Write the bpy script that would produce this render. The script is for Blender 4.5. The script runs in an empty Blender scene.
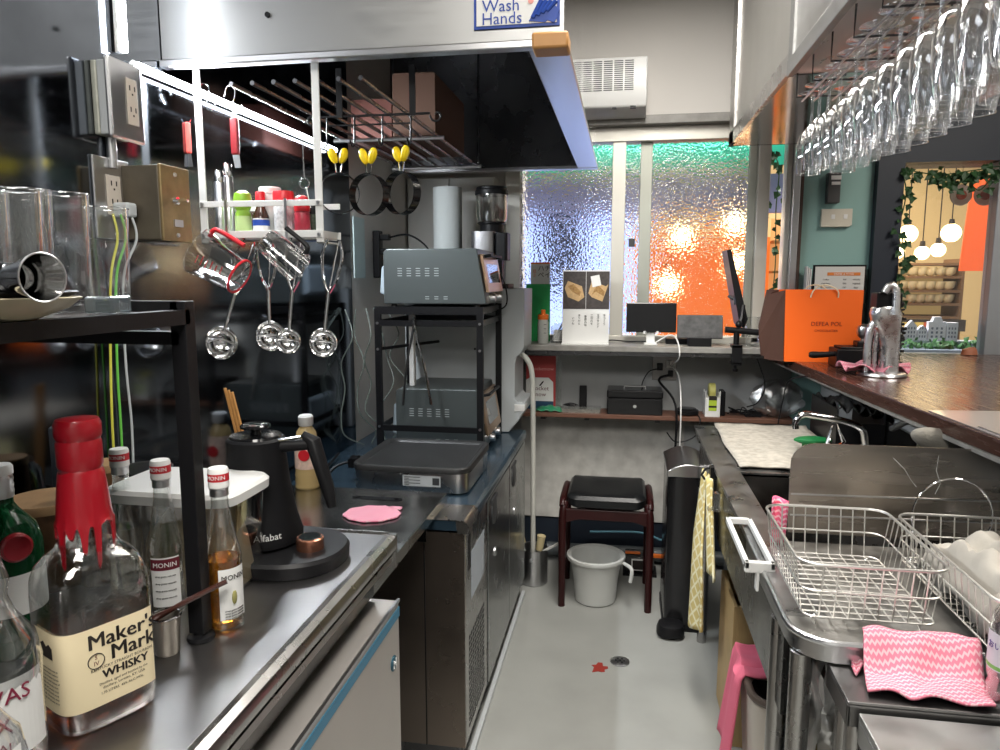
import bpy, math, random
from math import sin, cos, pi, radians
from mathutils import Matrix, Vector
random.seed(7)
sc = bpy.context.scene
COL = sc.collection

# ------------------------------------------------------------------ mesh building
class MB:
    """collects shapes in world coordinates, then links them as one mesh object"""
    def __init__(s):
        s.v = []; s.f = []; s.m = Matrix.Identity(4)
    def _add(s, vs, fs):
        n = len(s.v); s.p = getattr(s, 'p', []) + [(n, len(s.f))]; s.v += [s.m @ Vector(p) for p in vs]
        s.f += [[i + n for i in f] for f in fs]
        return s
    def rot(s, deg, about, axis='Z'):
        a = Vector(about)
        s.m = Matrix.Translation(a) @ Matrix.Rotation(radians(deg), 4, axis) @ Matrix.Translation(-a)
        return s
    def rotv(s, deg, about, axis):
        a = Vector(about)
        s.m = Matrix.Translation(a) @ Matrix.Rotation(radians(deg), 4, Vector(axis)) @ Matrix.Translation(-a)
        return s
    def reset(s): s.m = Matrix.Identity(4); return s
    def box(s, x0, x1, y0, y1, z0, z1):
        return s._add([(x0,y0,z0),(x1,y0,z0),(x1,y1,z0),(x0,y1,z0),(x0,y0,z1),(x1,y0,z1),(x1,y1,z1),(x0,y1,z1)],
                      [(0,3,2,1),(4,5,6,7),(0,1,5,4),(1,2,6,5),(2,3,7,6),(3,0,4,7)])
    def loft(s, rings, cap0=True, cap1=True, closed=False):
        n = len(rings[0]); vs = [p for r in rings for p in r]; fs = []
        m = len(rings)
        for k in range(m if closed else m - 1):
            a = k*n; b = ((k+1) % m)*n
            for i in range(n):
                j = (i+1) % n
                fs.append((a+i, a+j, b+j, b+i))
        if not closed:
            if cap0: fs.append(tuple(reversed(range(n))))
            if cap1: fs.append(tuple(range((m-1)*n, m*n)))
        return s._add(vs, fs)
    def lathe(s, c, prof, seg=24, cap0=True, cap1=True, axis='Z'):
        rings = []
        for r, z in prof:
            ring = []
            for i in range(seg):
                t = 2*pi*i/seg
                if axis == 'Z': ring.append((c[0]+r*cos(t), c[1]+r*sin(t), c[2]+z))
                elif axis == 'X': ring.append((c[0]+z, c[1]+r*cos(t), c[2]+r*sin(t)))
                else: ring.append((c[0]+r*sin(t), c[1]+z, c[2]+r*cos(t)))
            rings.append(ring)
        return s.loft(rings, cap0, cap1)
    def tube(s, pts, r, seg=8, closed=False):
        pts = [Vector(p) for p in pts]; n = len(pts); rings = []
        rr = r if isinstance(r, (list, tuple)) else [r]*n
        up = None
        for i, p in enumerate(pts):
            if closed: d = pts[(i+1) % n] - pts[i-1]
            else: d = pts[min(i+1, n-1)] - pts[max(i-1, 0)]
            if d.length < 1e-9: d = Vector((0,0,1))
            d.normalize()
            if up is None:
                up = Vector((0,0,1)) if abs(d.z) < .9 else Vector((1,0,0))
            u = up - d*up.dot(d)
            if u.length < 1e-4: u = d.orthogonal()
            u.normalize(); w = d.cross(u); up = u
            rings.append([p + (u*cos(2*pi*k/seg) + w*sin(2*pi*k/seg))*rr[i] for k in range(seg)])
        return s.loft(rings, closed=closed)
    def bar(s, p0, p1, r, r1=None, seg=8):
        return s.tube([p0, p1], [r, r if r1 is None else r1], seg)
    def sphere(s, c, r, seg=16, sx=1, sy=1, sz=1):
        k = seg//2; rings = []
        for i in range(1, k):
            t = pi*i/k
            rings.append([(c[0]+sx*r*sin(t)*cos(2*pi*j/seg), c[1]+sy*r*sin(t)*sin(2*pi*j/seg), c[2]-sz*r*cos(t)) for j in range(seg)])
        return s.loft(rings)
    def prism(s, poly, a, b, plane='XY'):
        """poly of 2-D points extruded from a to b along the remaining axis"""
        def P(u, v, w):
            return {'XY': (u,v,w), 'XZ': (u,w,v), 'YZ': (w,u,v)}[plane]
        return s.loft([[P(u,v,a) for u,v in poly], [P(u,v,b) for u,v in poly]])
    def grid(s, fn, nu, nv, thick=0.0):
        vs = [fn(i/(nu-1), j/(nv-1)) for j in range(nv) for i in range(nu)]
        fs = [(j*nu+i, j*nu+i+1, (j+1)*nu+i+1, (j+1)*nu+i) for j in range(nv-1) for i in range(nu-1)]
        return s._add(vs, fs)
    def split(s, name, mat, parent=None, **k):
        """one object per piece"""
        out = []; P = s.p + [(len(s.v), len(s.f))]
        for (v0, f0), (v1, f1) in zip(P, P[1:]):
            q = MB(); q.v = s.v[v0:v1]; q.f = [[i - v0 for i in f] for f in s.f[f0:f1]]
            out.append(q.done(name, mat, parent, **k))
        return out
    def done(s, name, mat, parent=None, smooth=True, bev=0, solid=0, sub=0, label=None):
        me = bpy.data.meshes.new(name)
        off = Vector(parent['_o']) if parent is not None and '_o' in parent else Vector((0,0,0))
        me.from_pydata([tuple(v - off) for v in s.v], [], s.f); me.update()
        if mat: me.materials.append(mat)
        o = bpy.data.objects.new(name, me); COL.objects.link(o)
        if smooth:
            for p in me.polygons: p.use_smooth = True
            me.set_sharp_from_angle(angle=radians(38))
        if solid:
            m = o.modifiers.new('solid', 'SOLIDIFY'); m.thickness = solid; m.offset = 0
        if bev:
            m = o.modifiers.new('bevel', 'BEVEL'); m.width = bev; m.segments = 2; m.limit_method = 'ANGLE'; m.angle_limit = radians(40)
        if sub:
            m = o.modifiers.new('sub', 'SUBSURF'); m.levels = sub; m.render_levels = sub
        if parent is not None:
            o.parent = parent; o['_o'] = tuple(off)
        if label: o['label'] = label
        return o

def thing(name, label, cat, loc, group=None):
    o = bpy.data.objects.new(name, None); COL.objects.link(o); o.location = loc
    o.empty_display_size = .02
    o['_o'] = tuple(loc); o['label'] = label; o['category'] = cat
    if group: o['group'] = group
    return o
def tag(o, label, cat, group=None, kind=None):
    o['label'] = label; o['category'] = cat
    if group: o['group'] = group
    if kind: o['kind'] = kind
    return o
def struct(name, mb, mat, parent=None, **k):
    o = mb.done(name, mat, parent, **k)
    if parent is None: o['kind'] = 'structure'
    return o
def dup(root, loc, label=None, rz=None, group=None):
    def cp(o, par):
        c = o.copy(); COL.objects.link(c)
        if par is not None: c.parent = par
        for ch in o.children: cp(ch, c)
        return c
    r = cp(root, None); r.location = loc
    if rz is not None: r.rotation_euler = (0, 0, radians(rz))
    if label: r['label'] = label
    if group: r['group'] = group
    return r
def rrect(x0, x1, y0, y1, r, n=5):
    pts = []
    for cx, cy, a0 in ((x1-r,y1-r,0),(x0+r,y1-r,90),(x0+r,y0+r,180),(x1-r,y0+r,270)):
        for k in range(n+1):
            a = radians(a0 + 90*k/n); pts.append((cx+r*cos(a), cy+r*sin(a)))
    return pts
def sring(cx, cy, z, rx, ry=None, p=2.0, n=32, rot=0):
    ry = rx if ry is None else ry; out = []; c0 = cos(radians(rot)); s0 = sin(radians(rot))
    for i in range(n):
        t = 2*pi*i/n; c = cos(t); s = sin(t)
        u = rx*(abs(c)**(2/p))*(1 if c >= 0 else -1); v = ry*(abs(s)**(2/p))*(1 if s >= 0 else -1)
        out.append((cx+u*c0-v*s0, cy+u*s0+v*c0, z))
    return out
def catmull(pts, k=6):
    pts = [Vector(p) for p in pts]; out = []
    for i in range(len(pts)-1):
        p0 = pts[max(i-1,0)]; p1 = pts[i]; p2 = pts[i+1]; p3 = pts[min(i+2,len(pts)-1)]
        for j in range(k):
            t = j/k
            out.append(.5*((2*p1)+(p2-p0)*t+(2*p0-5*p1+4*p2-p3)*t*t+(3*p1-p0-3*p2+p3)*t**3))
    out.append(pts[-1]); return out

def text(s, size, loc, rot, mat, parent, name='lettering', wrap=None, extrude=.0002, bold=0, sx=1.0, align='CENTER'):
    """flat lettering as a mesh; rot = matrix columns (right, up, normal) or wrap = (centre, radius, azimuth) to bend it round a bottle"""
    cu = bpy.data.curves.new('t', 'FONT'); cu.body = s; cu.size = size; cu.align_x = align; cu.align_y = 'CENTER'
    cu.extrude = extrude; cu.offset = 0; cu.resolution_u = 2
    to = bpy.data.objects.new('t', cu); COL.objects.link(to)
    dg = bpy.context.evaluated_depsgraph_get(); dg.update()
    me = bpy.data.meshes.new_from_object(to.evaluated_get(dg))
    bpy.data.objects.remove(to); bpy.data.curves.remove(cu)
    off = Vector(parent['_o']) if '_o' in parent else Vector((0,0,0))
    if wrap:
        c, rad, az = wrap
        for v in me.vertices:
            a = radians(az) + (v.co.x*sx)/rad; r = rad + v.co.z + .0004
            v.co = Vector((c[0]+r*cos(a), c[1]+r*sin(a), c[2]+v.co.y)) - off
    else:
        R, U = Vector(rot[0]).normalized(), Vector(rot[1]).normalized(); N = R.cross(U)
        for v in me.vertices:
            v.co = Vector(loc) + R*v.co.x*sx + U*v.co.y + N*(v.co.z+.0003) - off
    me.name = name; me.materials.clear(); me.materials.append(mat)
    o = bpy.data.objects.new(name, me); COL.objects.link(o); o.parent = parent; o['_o'] = tuple(off)
    return o
FRONT = ((1,0,0),(0,0,1))       # faces the camera side (-Y)
RIGHT = ((0,1,0),(0,0,1))       # faces +X

# ------------------------------------------------------------------ materials
def nn(nt, t, **k):
    n = nt.nodes.new(t)
    for a, b in k.items(): setattr(n, a, b)
    return n
MATS = {}
def mat(name, col, rough=.5, metal=0, noise=0, nscale=20, rnoise=0, bump=0, bscale=60, trans=0, ior=1.45, emit=0, ecol=None,
        stretch=None, coat=0, alpha=1, col2=None, sheen=0, spec=None):
    m = bpy.data.materials.new(name); m.use_nodes = True; nt = m.node_tree
    b = nt.nodes['Principled BSDF']; L = nt.links.new
    b.inputs['Base Color'].default_value = (*col, 1); b.inputs['Roughness'].default_value = rough
    b.inputs['Metallic'].default_value = metal; b.inputs['Transmission Weight'].default_value = trans
    b.inputs['IOR'].default_value = ior; b.inputs['Coat Weight'].default_value = coat
    b.inputs['Alpha'].default_value = alpha
    if spec is not None: b.inputs['Specular IOR Level'].default_value = spec
    if emit:
        b.inputs['Emission Color'].default_value = (*(ecol or col), 1); b.inputs['Emission Strength'].default_value = emit
    if noise or rnoise or bump or col2:
        tc = nn(nt, 'ShaderNodeTexCoord'); mp = nn(nt, 'ShaderNodeMapping'); L(tc.outputs['Object'], mp.inputs['Vector'])
        if stretch: mp.inputs['Scale'].default_value = stretch
        nz = nn(nt, 'ShaderNodeTexNoise'); nz.inputs['Scale'].default_value = nscale; nz.inputs['Detail'].default_value = 5
        L(mp.outputs[0], nz.inputs['Vector'])
        if noise or col2:
            r = nn(nt, 'ShaderNodeValToRGB'); L(nz.outputs['Fac'], r.inputs[0])
            c2 = col2 or tuple(min(1, c*(1+noise)) for c in col); c1 = col if col2 else tuple(c*(1-noise) for c in col)
            r.color_ramp.elements[0].position = .22; r.color_ramp.elements[1].position = .78
            r.color_ramp.elements[0].color = (*c1, 1); r.color_ramp.elements[1].color = (*c2, 1)
            L(r.outputs[0], b.inputs['Base Color'])
        if rnoise:
            mr = nn(nt, 'ShaderNodeMapRange'); L(nz.outputs['Fac'], mr.inputs[0])
            mr.inputs[1].default_value = .3; mr.inputs[2].default_value = .7
            mr.inputs[3].default_value = max(.02, rough-rnoise); mr.inputs[4].default_value = min(1, rough+rnoise)
            L(mr.outputs[0], b.inputs['Roughness'])
        if bump:
            nb = nn(nt, 'ShaderNodeTexNoise'); nb.inputs['Scale'].default_value = bscale; nb.inputs['Detail'].default_value = 3
            L(mp.outputs[0], nb.inputs['Vector'])
            bp = nn(nt, 'ShaderNodeBump'); bp.inputs['Strength'].default_value = bump; bp.inputs['Distance'].default_value = .002
            L(nb.outputs['Fac'], bp.inputs['Height']); L(bp.outputs[0], b.inputs['Normal'])
    MATS[name] = m
    return m
def thin_glass(name, tint=(1,1,1), rough=.02, refl=1.0, bump=0, bscale=80, base=.04):
    """thin clear wall: lets light straight through, reflects more towards grazing angles"""
    m = bpy.data.materials.new(name); m.use_nodes = True; nt = m.node_tree; nt.nodes.remove(nt.nodes['Principled BSDF'])
    out = nt.nodes['Material Output']; L = nt.links.new
    tr = nn(nt, 'ShaderNodeBsdfTransparent'); tr.inputs[0].default_value = (*tint, 1)
    gl = nn(nt, 'ShaderNodeBsdfGlossy'); gl.inputs['Roughness'].default_value = rough; gl.inputs[0].default_value = (refl,refl,refl,1)
    lw = nn(nt, 'ShaderNodeLayerWeight'); lw.inputs[0].default_value = .35
    mr = nn(nt, 'ShaderNodeMapRange'); L(lw.outputs['Facing'], mr.inputs[0]); mr.inputs[3].default_value = base; mr.inputs[4].default_value = .9
    mx = nn(nt, 'ShaderNodeMixShader'); L(mr.outputs[0], mx.inputs[0]); L(tr.outputs[0], mx.inputs[1]); L(gl.outputs[0], mx.inputs[2])
    if bump:
        nb = nn(nt, 'ShaderNodeTexNoise'); nb.inputs['Scale'].default_value = bscale
        tc = nn(nt, 'ShaderNodeTexCoord'); L(tc.outputs['Object'], nb.inputs['Vector'])
        bp = nn(nt, 'ShaderNodeBump'); bp.inputs['Strength'].default_value = bump; bp.inputs['Distance'].default_value = .002
        L(nb.outputs['Fac'], bp.inputs['Height']); L(bp.outputs[0], gl.inputs['Normal']); L(bp.outputs[0], lw.inputs['Normal'])
    L(mx.outputs[0], out.inputs[0]); MATS[name] = m
    return m
def zigzag(name, c1, c2, k=420, amp=.006, per=.006, axes=('X','Y')):
    m = mat(name, c1, .9); nt = m.node_tree; L = nt.links.new; b = nt.nodes['Principled BSDF']
    tc = nn(nt, 'ShaderNodeTexCoord'); sp = nn(nt, 'ShaderNodeSeparateXYZ'); L(tc.outputs['Object'], sp.inputs[0])
    pp = nn(nt, 'ShaderNodeMath', operation='PINGPONG'); L(sp.outputs[axes[0]], pp.inputs[0]); pp.inputs[1].default_value = per
    ad = nn(nt, 'ShaderNodeMath', operation='ADD'); L(pp.outputs[0], ad.inputs[0]); L(sp.outputs[axes[1]], ad.inputs[1])
    mu = nn(nt, 'ShaderNodeMath', operation='MULTIPLY'); L(ad.outputs[0], mu.inputs[0]); mu.inputs[1].default_value = k
    si = nn(nt, 'ShaderNodeMath', operation='SINE'); L(mu.outputs[0], si.inputs[0])
    r = nn(nt, 'ShaderNodeValToRGB'); L(si.outputs[0], r.inputs[0])
    r.color_ramp.elements[0].position = .1; r.color_ramp.elements[1].position = .6
    r.color_ramp.elements[0].color = (*c1, 1); r.color_ramp.elements[1].color = (*c2, 1)
    L(r.outputs[0], b.inputs['Base Color'])
    return m

steel = mat('brushed_steel', (.42,.41,.40), .28, 1, noise=.04, nscale=8, rnoise=.05)
steelx = mat('brushed_steel_sheet', (.40,.395,.38), .22, 1, noise=.12, nscale=5, rnoise=.08)
hoodst = mat('hood_steel', (.36,.36,.355), .42, 1, noise=.03, nscale=30, rnoise=.06, stretch=(.3,1,3))
mirror = mat('wall_steel_cladding', (.16,.175,.20), .10, 1, noise=.30, nscale=3.5, rnoise=.06, bump=.03, bscale=9)
darkst = mat('dark_steel', (.12,.12,.125), .28, 1, noise=.2, nscale=6, rnoise=.08)
worktop = mat('worktop_steel', (.28,.272,.27), .33, 1, noise=.12, nscale=9, rnoise=.03)
chrome = mat('chrome', (.75,.75,.75), .08, 1)
satin = mat('satin_metal', (.55,.55,.56), .28, 1)
bluest = mat('blue_film_steel', (.05,.09,.13), .22, .6, rnoise=.06, nscale=12)
black = mat('black_plastic', (.008,.008,.009), .42, spec=.25)
blackm = mat('black_painted_metal', (.007,.007,.008), .38, spec=.3, bump=.05, bscale=200)
blackg = mat('black_gloss', (.008,.008,.009), .12)
darkgrey = mat('dark_grey_plastic', (.045,.047,.05), .45)
white = mat('white_plastic', (.78,.78,.76), .35)
whitep = mat('white_paint', (.72,.72,.70), .4)
wallw = mat('white_wall_paint', (.74,.71,.67), .85, noise=.02, nscale=3)
wallg = mat('grey_wall_paint', (.40,.41,.41), .8, noise=.12, nscale=5)
concr = mat('mottled_concrete_board', (.42,.41,.385), .85, col2=(.66,.65,.61), nscale=16, bump=.1)
floorm = mat('grey_painted_floor', (.34,.345,.325), .38, noise=.10, nscale=5, rnoise=.1, bump=.03, bscale=40)
teal = mat('teal_paint', (.25,.42,.39), .6, noise=.03, nscale=2)
navy = mat('navy_paint', (.012,.018,.030), .5)
ceilm = mat('ceiling_paint', (.76,.74,.70), .9)
wood_dark = mat('dark_stained_wood', (.065,.028,.020), .24, noise=.15, nscale=12, stretch=(8,.6,8), rnoise=.08)
wood_red = mat('reddish_shelf_wood', (.15,.07,.045), .5, noise=.25, nscale=14, stretch=(.6,8,8))
wood_lt = mat('light_plywood', (.52,.36,.17), .55, noise=.14, nscale=10, stretch=(8,1,1))
wood_or = mat('orange_wood', (.50,.25,.08), .5, noise=.15, nscale=14)
wood_mid = mat('turned_brown_wood', (.16,.08,.035), .45, noise=.3, nscale=16, stretch=(1,6,1))
mahog = mat('mahogany_stain', (.028,.006,.006), .35, spec=.3, noise=.2, nscale=20)
greyshelf = mat('grey_stone_shelf', (.27,.26,.24), .5, noise=.25, nscale=18, bump=.05)
alum = mat('pale_aluminium_frame', (.62,.60,.54), .45, .35)
leather = mat('black_leatherette', (.008,.009,.010), .3, spec=.35, bump=.15, bscale=120)
red = mat('red_plastic', (.62,.02,.03), .35)
wax = mat('red_wax', (.28,.003,.010), .28, coat=.4)
yellow = mat('yellow_silicone', (.85,.62,.01), .45)
greenp = mat('green_plastic', (.22,.42,.03), .4)
green2 = mat('bright_green_print', (.02,.40,.10), .5)
orange = mat('orange_paper', (.92,.14,.008), .6)
orangep = mat('orange_plastic', (.85,.18,.02), .4)
kraft = mat('brown_lining_paper', (.085,.038,.026), .7)
blue = mat('blue_print', (.015,.06,.34), .5)
bluetape = mat('blue_film_edge', (.03,.18,.30), .35)
paper = mat('white_paper', (.80,.80,.78), .8)
cream = mat('cream_label_paper', (.82,.70,.46), .7, noise=.03)
ink = mat('dark_ink', (.02,.015,.012), .7)
maroon = mat('maroon_ink', (.12,.01,.02), .7)
brass = mat('weathered_brass', (.30,.22,.11), .42, .8, noise=.35, nscale=22)
toast = mat('slate_grey_enamel', (.085,.098,.098), .35, .3)
lgrey = mat('pale_grey_plastic', (.50,.53,.54), .4)
beige = mat('beige_plastic', (.56,.50,.43), .45)
brownp = mat('brown_plastic', (.10,.075,.06), .4)
cardb = mat('brown_cardboard', (.09,.045,.028), .8)
pot_w = mat('grey_white_bucket_plastic', (.58,.59,.57), .4)
rubber = mat('dark_rubber', (.02,.02,.02), .7)
leafm = mat('ivy_leaf_green', (.01,.04,.012), .5, col2=(.03,.09,.025), nscale=30)
leafl = mat('bright_leaf_green', (.025,.11,.03), .5, col2=(.06,.22,.06), nscale=30)
towel = mat('grey_marbled_cloth', (.54,.50,.43), .9, col2=(.30,.28,.24), nscale=45, bump=.3, bscale=150)
whitecl = mat('off_white_cloth', (.46,.43,.38), .95, bump=.3, bscale=90)
ycloth = None
led = mat('led_tube', (1,1,1), .5, emit=24, ecol=(.90,.95,1))
bulb = mat('warm_lamp_globe', (1,.8,.5), .5, emit=4.5, ecol=(1,.74,.40))
glass = thin_glass('thin_clear_glass', (.97,.98,.98), .015, 1.0, base=.05)
glassw = thin_glass('wine_glass_wall', (.94,.95,.96), .05, 1.0, base=.13)
glassb = thin_glass('rippled_bottle_glass', (.93,.95,.94), .04, 1.0, bump=.35, bscale=110, base=.06)
plastic = thin_glass('clear_plastic', (.90,.91,.90), .12, .9, bump=.5, bscale=40, base=.10)
bagplast = thin_glass('crinkled_plastic_bag', (.66,.68,.68), .30, .9, bump=1, bscale=45, base=.34)
pane = thin_glass('clear_window_pane', (.96,.97,.97), .01, .7, base=.03)
greengl = mat('green_bottle_glass', (.01,.16,.05), .05, trans=.8, ior=1.3)
whisky = mat('amber_whisky', (.30,.055,.006), .02, trans=.92, ior=1.33)
darkliq = mat('dark_syrup', (.06,.018,.006), .06, trans=.5, ior=1.33)
syrup = mat('amber_syrup', (.85,.33,.03), .02, trans=.92, ior=1.33)
palel = mat('pale_spirit', (.88,.86,.78), .02, trans=.96, ior=1.33)
pinkz = zigzag('pink_zigzag_cloth', (.70,.20,.28), (.76,.45,.49), k=700, per=.004)
pinkt = mat('pink_towel_cloth', (.80,.17,.26), .95, bump=.4, bscale=80)
pinkr = zigzag('pink_mesh_cloth', (.70,.20,.30), (.75,.48,.52), k=700, amp=.003, per=.003)

def hammered(name):
    m = bpy.data.materials.new(name); m.use_nodes = True; nt = m.node_tree; nt.nodes.remove(nt.nodes['Principled BSDF'])
    out = nt.nodes['Material Output']; L = nt.links.new
    g = nn(nt, 'ShaderNodeBsdfGlass'); g.inputs['Roughness'].default_value = .10; g.inputs['IOR'].default_value = 1.45
    g.inputs['Color'].default_value = (.97,.98,.97,1)
    tc = nn(nt, 'ShaderNodeTexCoord'); v = nn(nt, 'ShaderNodeTexVoronoi'); v.inputs['Scale'].default_value = 105
    v.feature = 'SMOOTH_F1'
    L(tc.outputs['Object'], v.inputs['Vector'])
    bp = nn(nt, 'ShaderNodeBump'); bp.inputs['Strength'].default_value = 1.0; bp.inputs['Distance'].default_value = .0042
    L(v.outputs['Distance'], bp.inputs['Height']); L(bp.outputs[0], g.inputs['Normal']); L(g.outputs[0], out.inputs[0])
    return m
hamm = hammered('hammered_privacy_glass')

def quilt():
    m = mat('yellow_waffle_cloth', (.72,.62,.30), .95); nt = m.node_tree; L = nt.links.new; b = nt.nodes['Principled BSDF']
    tc = nn(nt, 'ShaderNodeTexCoord'); sp = nn(nt, 'ShaderNodeSeparateXYZ'); L(tc.outputs['Object'], sp.inputs[0])
    def wave(a, sgn):
        mu = nn(nt, 'ShaderNodeMath', operation='MULTIPLY_ADD'); L(sp.outputs['Y'], mu.inputs[0]); mu.inputs[1].default_value = sgn*1.5; L(sp.outputs['Z'], mu.inputs[2])
        k = nn(nt, 'ShaderNodeMath', operation='MULTIPLY'); L(mu.outputs[0], k.inputs[0]); k.inputs[1].default_value = 130
        s_ = nn(nt, 'ShaderNodeMath', operation='SINE'); L(k.outputs[0], s_.inputs[0]); return s_
    a = wave(0, 1); c = wave(0, -1)
    mx = nn(nt, 'ShaderNodeMath', operation='MAXIMUM'); L(a.outputs[0], mx.inputs[0]); L(c.outputs[0], mx.inputs[1])
    r = nn(nt, 'ShaderNodeValToRGB'); L(mx.outputs[0], r.inputs[0])
    r.color_ramp.elements[0].position = .55; r.color_ramp.elements[1].position = .95
    r.color_ramp.elements[0].color = (.62,.50,.20,1); r.color_ramp.elements[1].color = (.80,.76,.52,1)
    L(r.outputs[0], b.inputs['Base Color'])
    return m
ycloth = quilt()
# ------------------------------------------------------------------ the setting
WY = 3.6; WX = -1.06
struct('floor', MB().box(-1.3, 3.2, -1.8, 3.75, -.06, 0), floorm, smooth=False)
struct('ceiling', MB().box(-1.3, 3.2, -1.8, 3.75, 2.79, 2.85), ceilm, smooth=False)
struct('wall_left', MB().box(WX-.12, WX, -1.8, 3.75, 0, 2.79), wallw, smooth=False)
struct('trim_1', MB().box(WX, WX+.004, -1.8, 2.72, .0, 2.79), mirror, smooth=False)
struct('wall_back', MB().box(WX, -.51, WY, 3.75, 1.10, 2.79).box(-.51, .80, WY, 3.75, 2.13, 2.79), wallw, smooth=False)
struct('trim_2', MB().box(WX, .95, WY, 3.75, 0, 1.10), wallg, smooth=False)
struct('wall_pillar', MB().box(.80, 1.105, WY-.02, 3.75, 0, 2.79), teal, smooth=False)
struct('trim_3', MB().box(1.105, 1.215, WY-.07, 3.78, 0, 2.79).box(1.215, 3.2, WY-.04, 3.78, 1.93, 2.79).box(1.215, 3.2, WY-.04, 3.75, 0, 1.05), navy, smooth=False)
struct('wall_right', MB().box(3.2, 3.3, -1.8, 3.75, 0, 2.79), wallg, smooth=False)
struct('wall_front', MB().box(-1.3, 3.3, -1.9, -1.8, 0, 2.79), wallg, smooth=False)
struct('wall_counter', MB().box(.93, 1.02, .3, WY-.025, 0, 1.035), wallg, smooth=False)
struct('trim_4', MB().box(-.50, .31, WY-.02, WY, .20, .70).box(-.50, .60, WY-.028, WY, .70, .76), concr, smooth=False)
struct('dark_recess_strip', MB().box(-1.0, .9, WY-.012, WY, 0, .19), navy, smooth=False)  # dark strip stands in for the shaded recess at the wall foot
struct('trim_5', MB().box(-.30, .62, WY-.09, WY, 2.125, 2.165), greyshelf, smooth=False, bev=.003)

# sliding window with hammered glass
wn = bpy.data.objects.new('window_1', None); COL.objects.link(wn); wn['kind'] = 'structure'; wn['_o'] = (0,0,0)
f = MB()
Z0, Z1 = 1.115, 2.125
f.box(-.585, -.51, WY-.03, WY+.06, Z0, Z1).box(-.51, .80, WY-.03, WY+.06, 2.06, Z1).box(-.51, .80, WY-.03, WY+.06, Z0-.01, Z0+.025)
f.box(.60, .655, WY-.03, WY+.06, Z0, 2.06).box(.728, .752, WY-.02, WY+.06, Z0, 2.06)
f.done('window_frame', alum, wn, smooth=False, bev=.003)
MB().box(-.066, -.002, WY-.022, WY+.0, Z0+.025, 2.06).done('meeting_rail', alum, wn, smooth=False, bev=.003)
MB().box(.066, .122, WY+.008, WY+.032, Z0+.025, 2.06).box(.565, .60, WY+.008, WY+.032, Z0+.025, 2.06).done('sash_stile', mat('grey_sash_metal', (.40,.41,.36), .5, .4), wn, smooth=False, bev=.002)
def wpane(x0, x1, y):
    return MB().box(x0, x1, y, y+.005, Z0+.02, 2.07).done('pane', hamm, wn, smooth=False)
wpane(-.51, -.06, WY-.01); wpane(-.002, .60, WY+.018)
MB().box(.018, .048, WY-.002, WY+.012, 1.57, 1.61).done('latch', darkgrey, wn, smooth=False, bev=.003)
struct('trim_6', MB().box(.752, .785, WY-.05, WY+.06, 1.1, 2.3), satin, smooth=False, bev=.004)
struct('trim_7', MB().box(.785, .80, WY-.045, WY+.06, 1.1, 2.3), mat('brown_edge_strip', (.06,.035,.025), .5), smooth=False)

# big shop window on the right
wn2 = bpy.data.objects.new('window_2', None); COL.objects.link(wn2); wn2['kind'] = 'structure'; wn2['_o'] = (0,0,0)
MB().box(1.615, 1.69, WY-.03, WY+.05, 1.05, 1.93).box(1.215, 3.1, WY-.03, WY+.05, 1.05, 1.075).box(2.6, 2.66, WY-.03, WY+.05, 1.05, 1.93).done('window_frame', mat('grey_window_metal', (.36,.38,.40), .4, .5), wn2, smooth=False, bev=.004)
MB().box(1.215, 1.615, WY+.01, WY+.016, 1.075, 1.93).box(1.69, 2.6, WY+.01, WY+.016, 1.075, 1.93).done('pane', pane, wn2, smooth=False)

# floor marks and drain
dr = thing('floor_drain', 'small round metal drain set in the grey floor', 'drain', (0.017, 2.559, 0.0))
c = (0.017, 2.559, 0.0)
MB().lathe(c, [(.036,.0005),(.036,.004),(.030,.006),(.0,.006)], 28, cap1=False).done('drain_rim', satin, dr)
b = MB()
for k in range(6):
    a = k*pi/3; b.box(c[0]+.015*cos(a)-.004, c[0]+.015*cos(a)+.004, c[1]+.015*sin(a)-.004, c[1]+.015*sin(a)+.004, .0055, .0075)
b.lathe(c, [(.006,.004),(.006,.0075)], 10)
b.done('drain_slots', black, dr)
c = (-0.055, 2.504, 0.0)
pts = []
for k in range(14):
    a = 2*pi*k/14; r = .030*(1+.30*sin(k*2.3)+.18*sin(k*5.1)); pts.append((c[0]+r*cos(a), c[1]+r*sin(a)))
tag(MB().prism(pts, 0.0002, .0015).done('red_leaf', mat('faded_red_leaf', (.30,.03,.02), .7), smooth=False), 'dull red leaf shaped scrap stuck on the floor by the drain', 'scrap')

plastic_side = thin_glass('clear_side_sheet', (.96,.96,.96), .05, 1.0, base=.05)
# ------------------------------------------------------------------ extractor hood
hd = thing('extractor_hood', 'large stainless steel extractor hood hanging over the left counter', 'extractor hood', (-.6,1.576,1.9))
b = MB(); x1 = -.135
b.box(WX+.006, x1, 1.576, 1.59, 1.905, 2.79)
b.done('shell', hoodst, hd, smooth=False)
MB().box(x1-.004, x1, 1.59, 3.27, 1.905, 2.79).done('side_sheet', mat('clear_acrylic', (1,1,1)) if False else plastic_side, hd, smooth=False)
MB().box(x1-.074, x1-.070, 1.592, 3.25, 1.906, 2.45).done('side_baffle', darkst, hd, smooth=False)
b = MB().box(WX+.006, x1+.012, 1.562, 1.59, 1.895, 1.912).box(x1-.075, x1+.012, 1.59, 3.28, 1.895, 1.905)
b.done('rim', satin, hd, smooth=False, bev=.003)
b = MB().box(WX+.006, x1-.070, 3.25, 3.27, 1.90, 2.46).box(WX+.006, x1-.070, 1.595, 3.25, 2.45, 2.46)
b.done('liner', darkst, hd, smooth=False)
b = MB().box(WX+.006, x1+.012, 3.24, 3.285, 1.893, 1.905); b.done('rear_rim', satin, hd, smooth=False)
b = MB()
for q in ((268,15,1.575),(705,10,1.575)):
    pass
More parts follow.
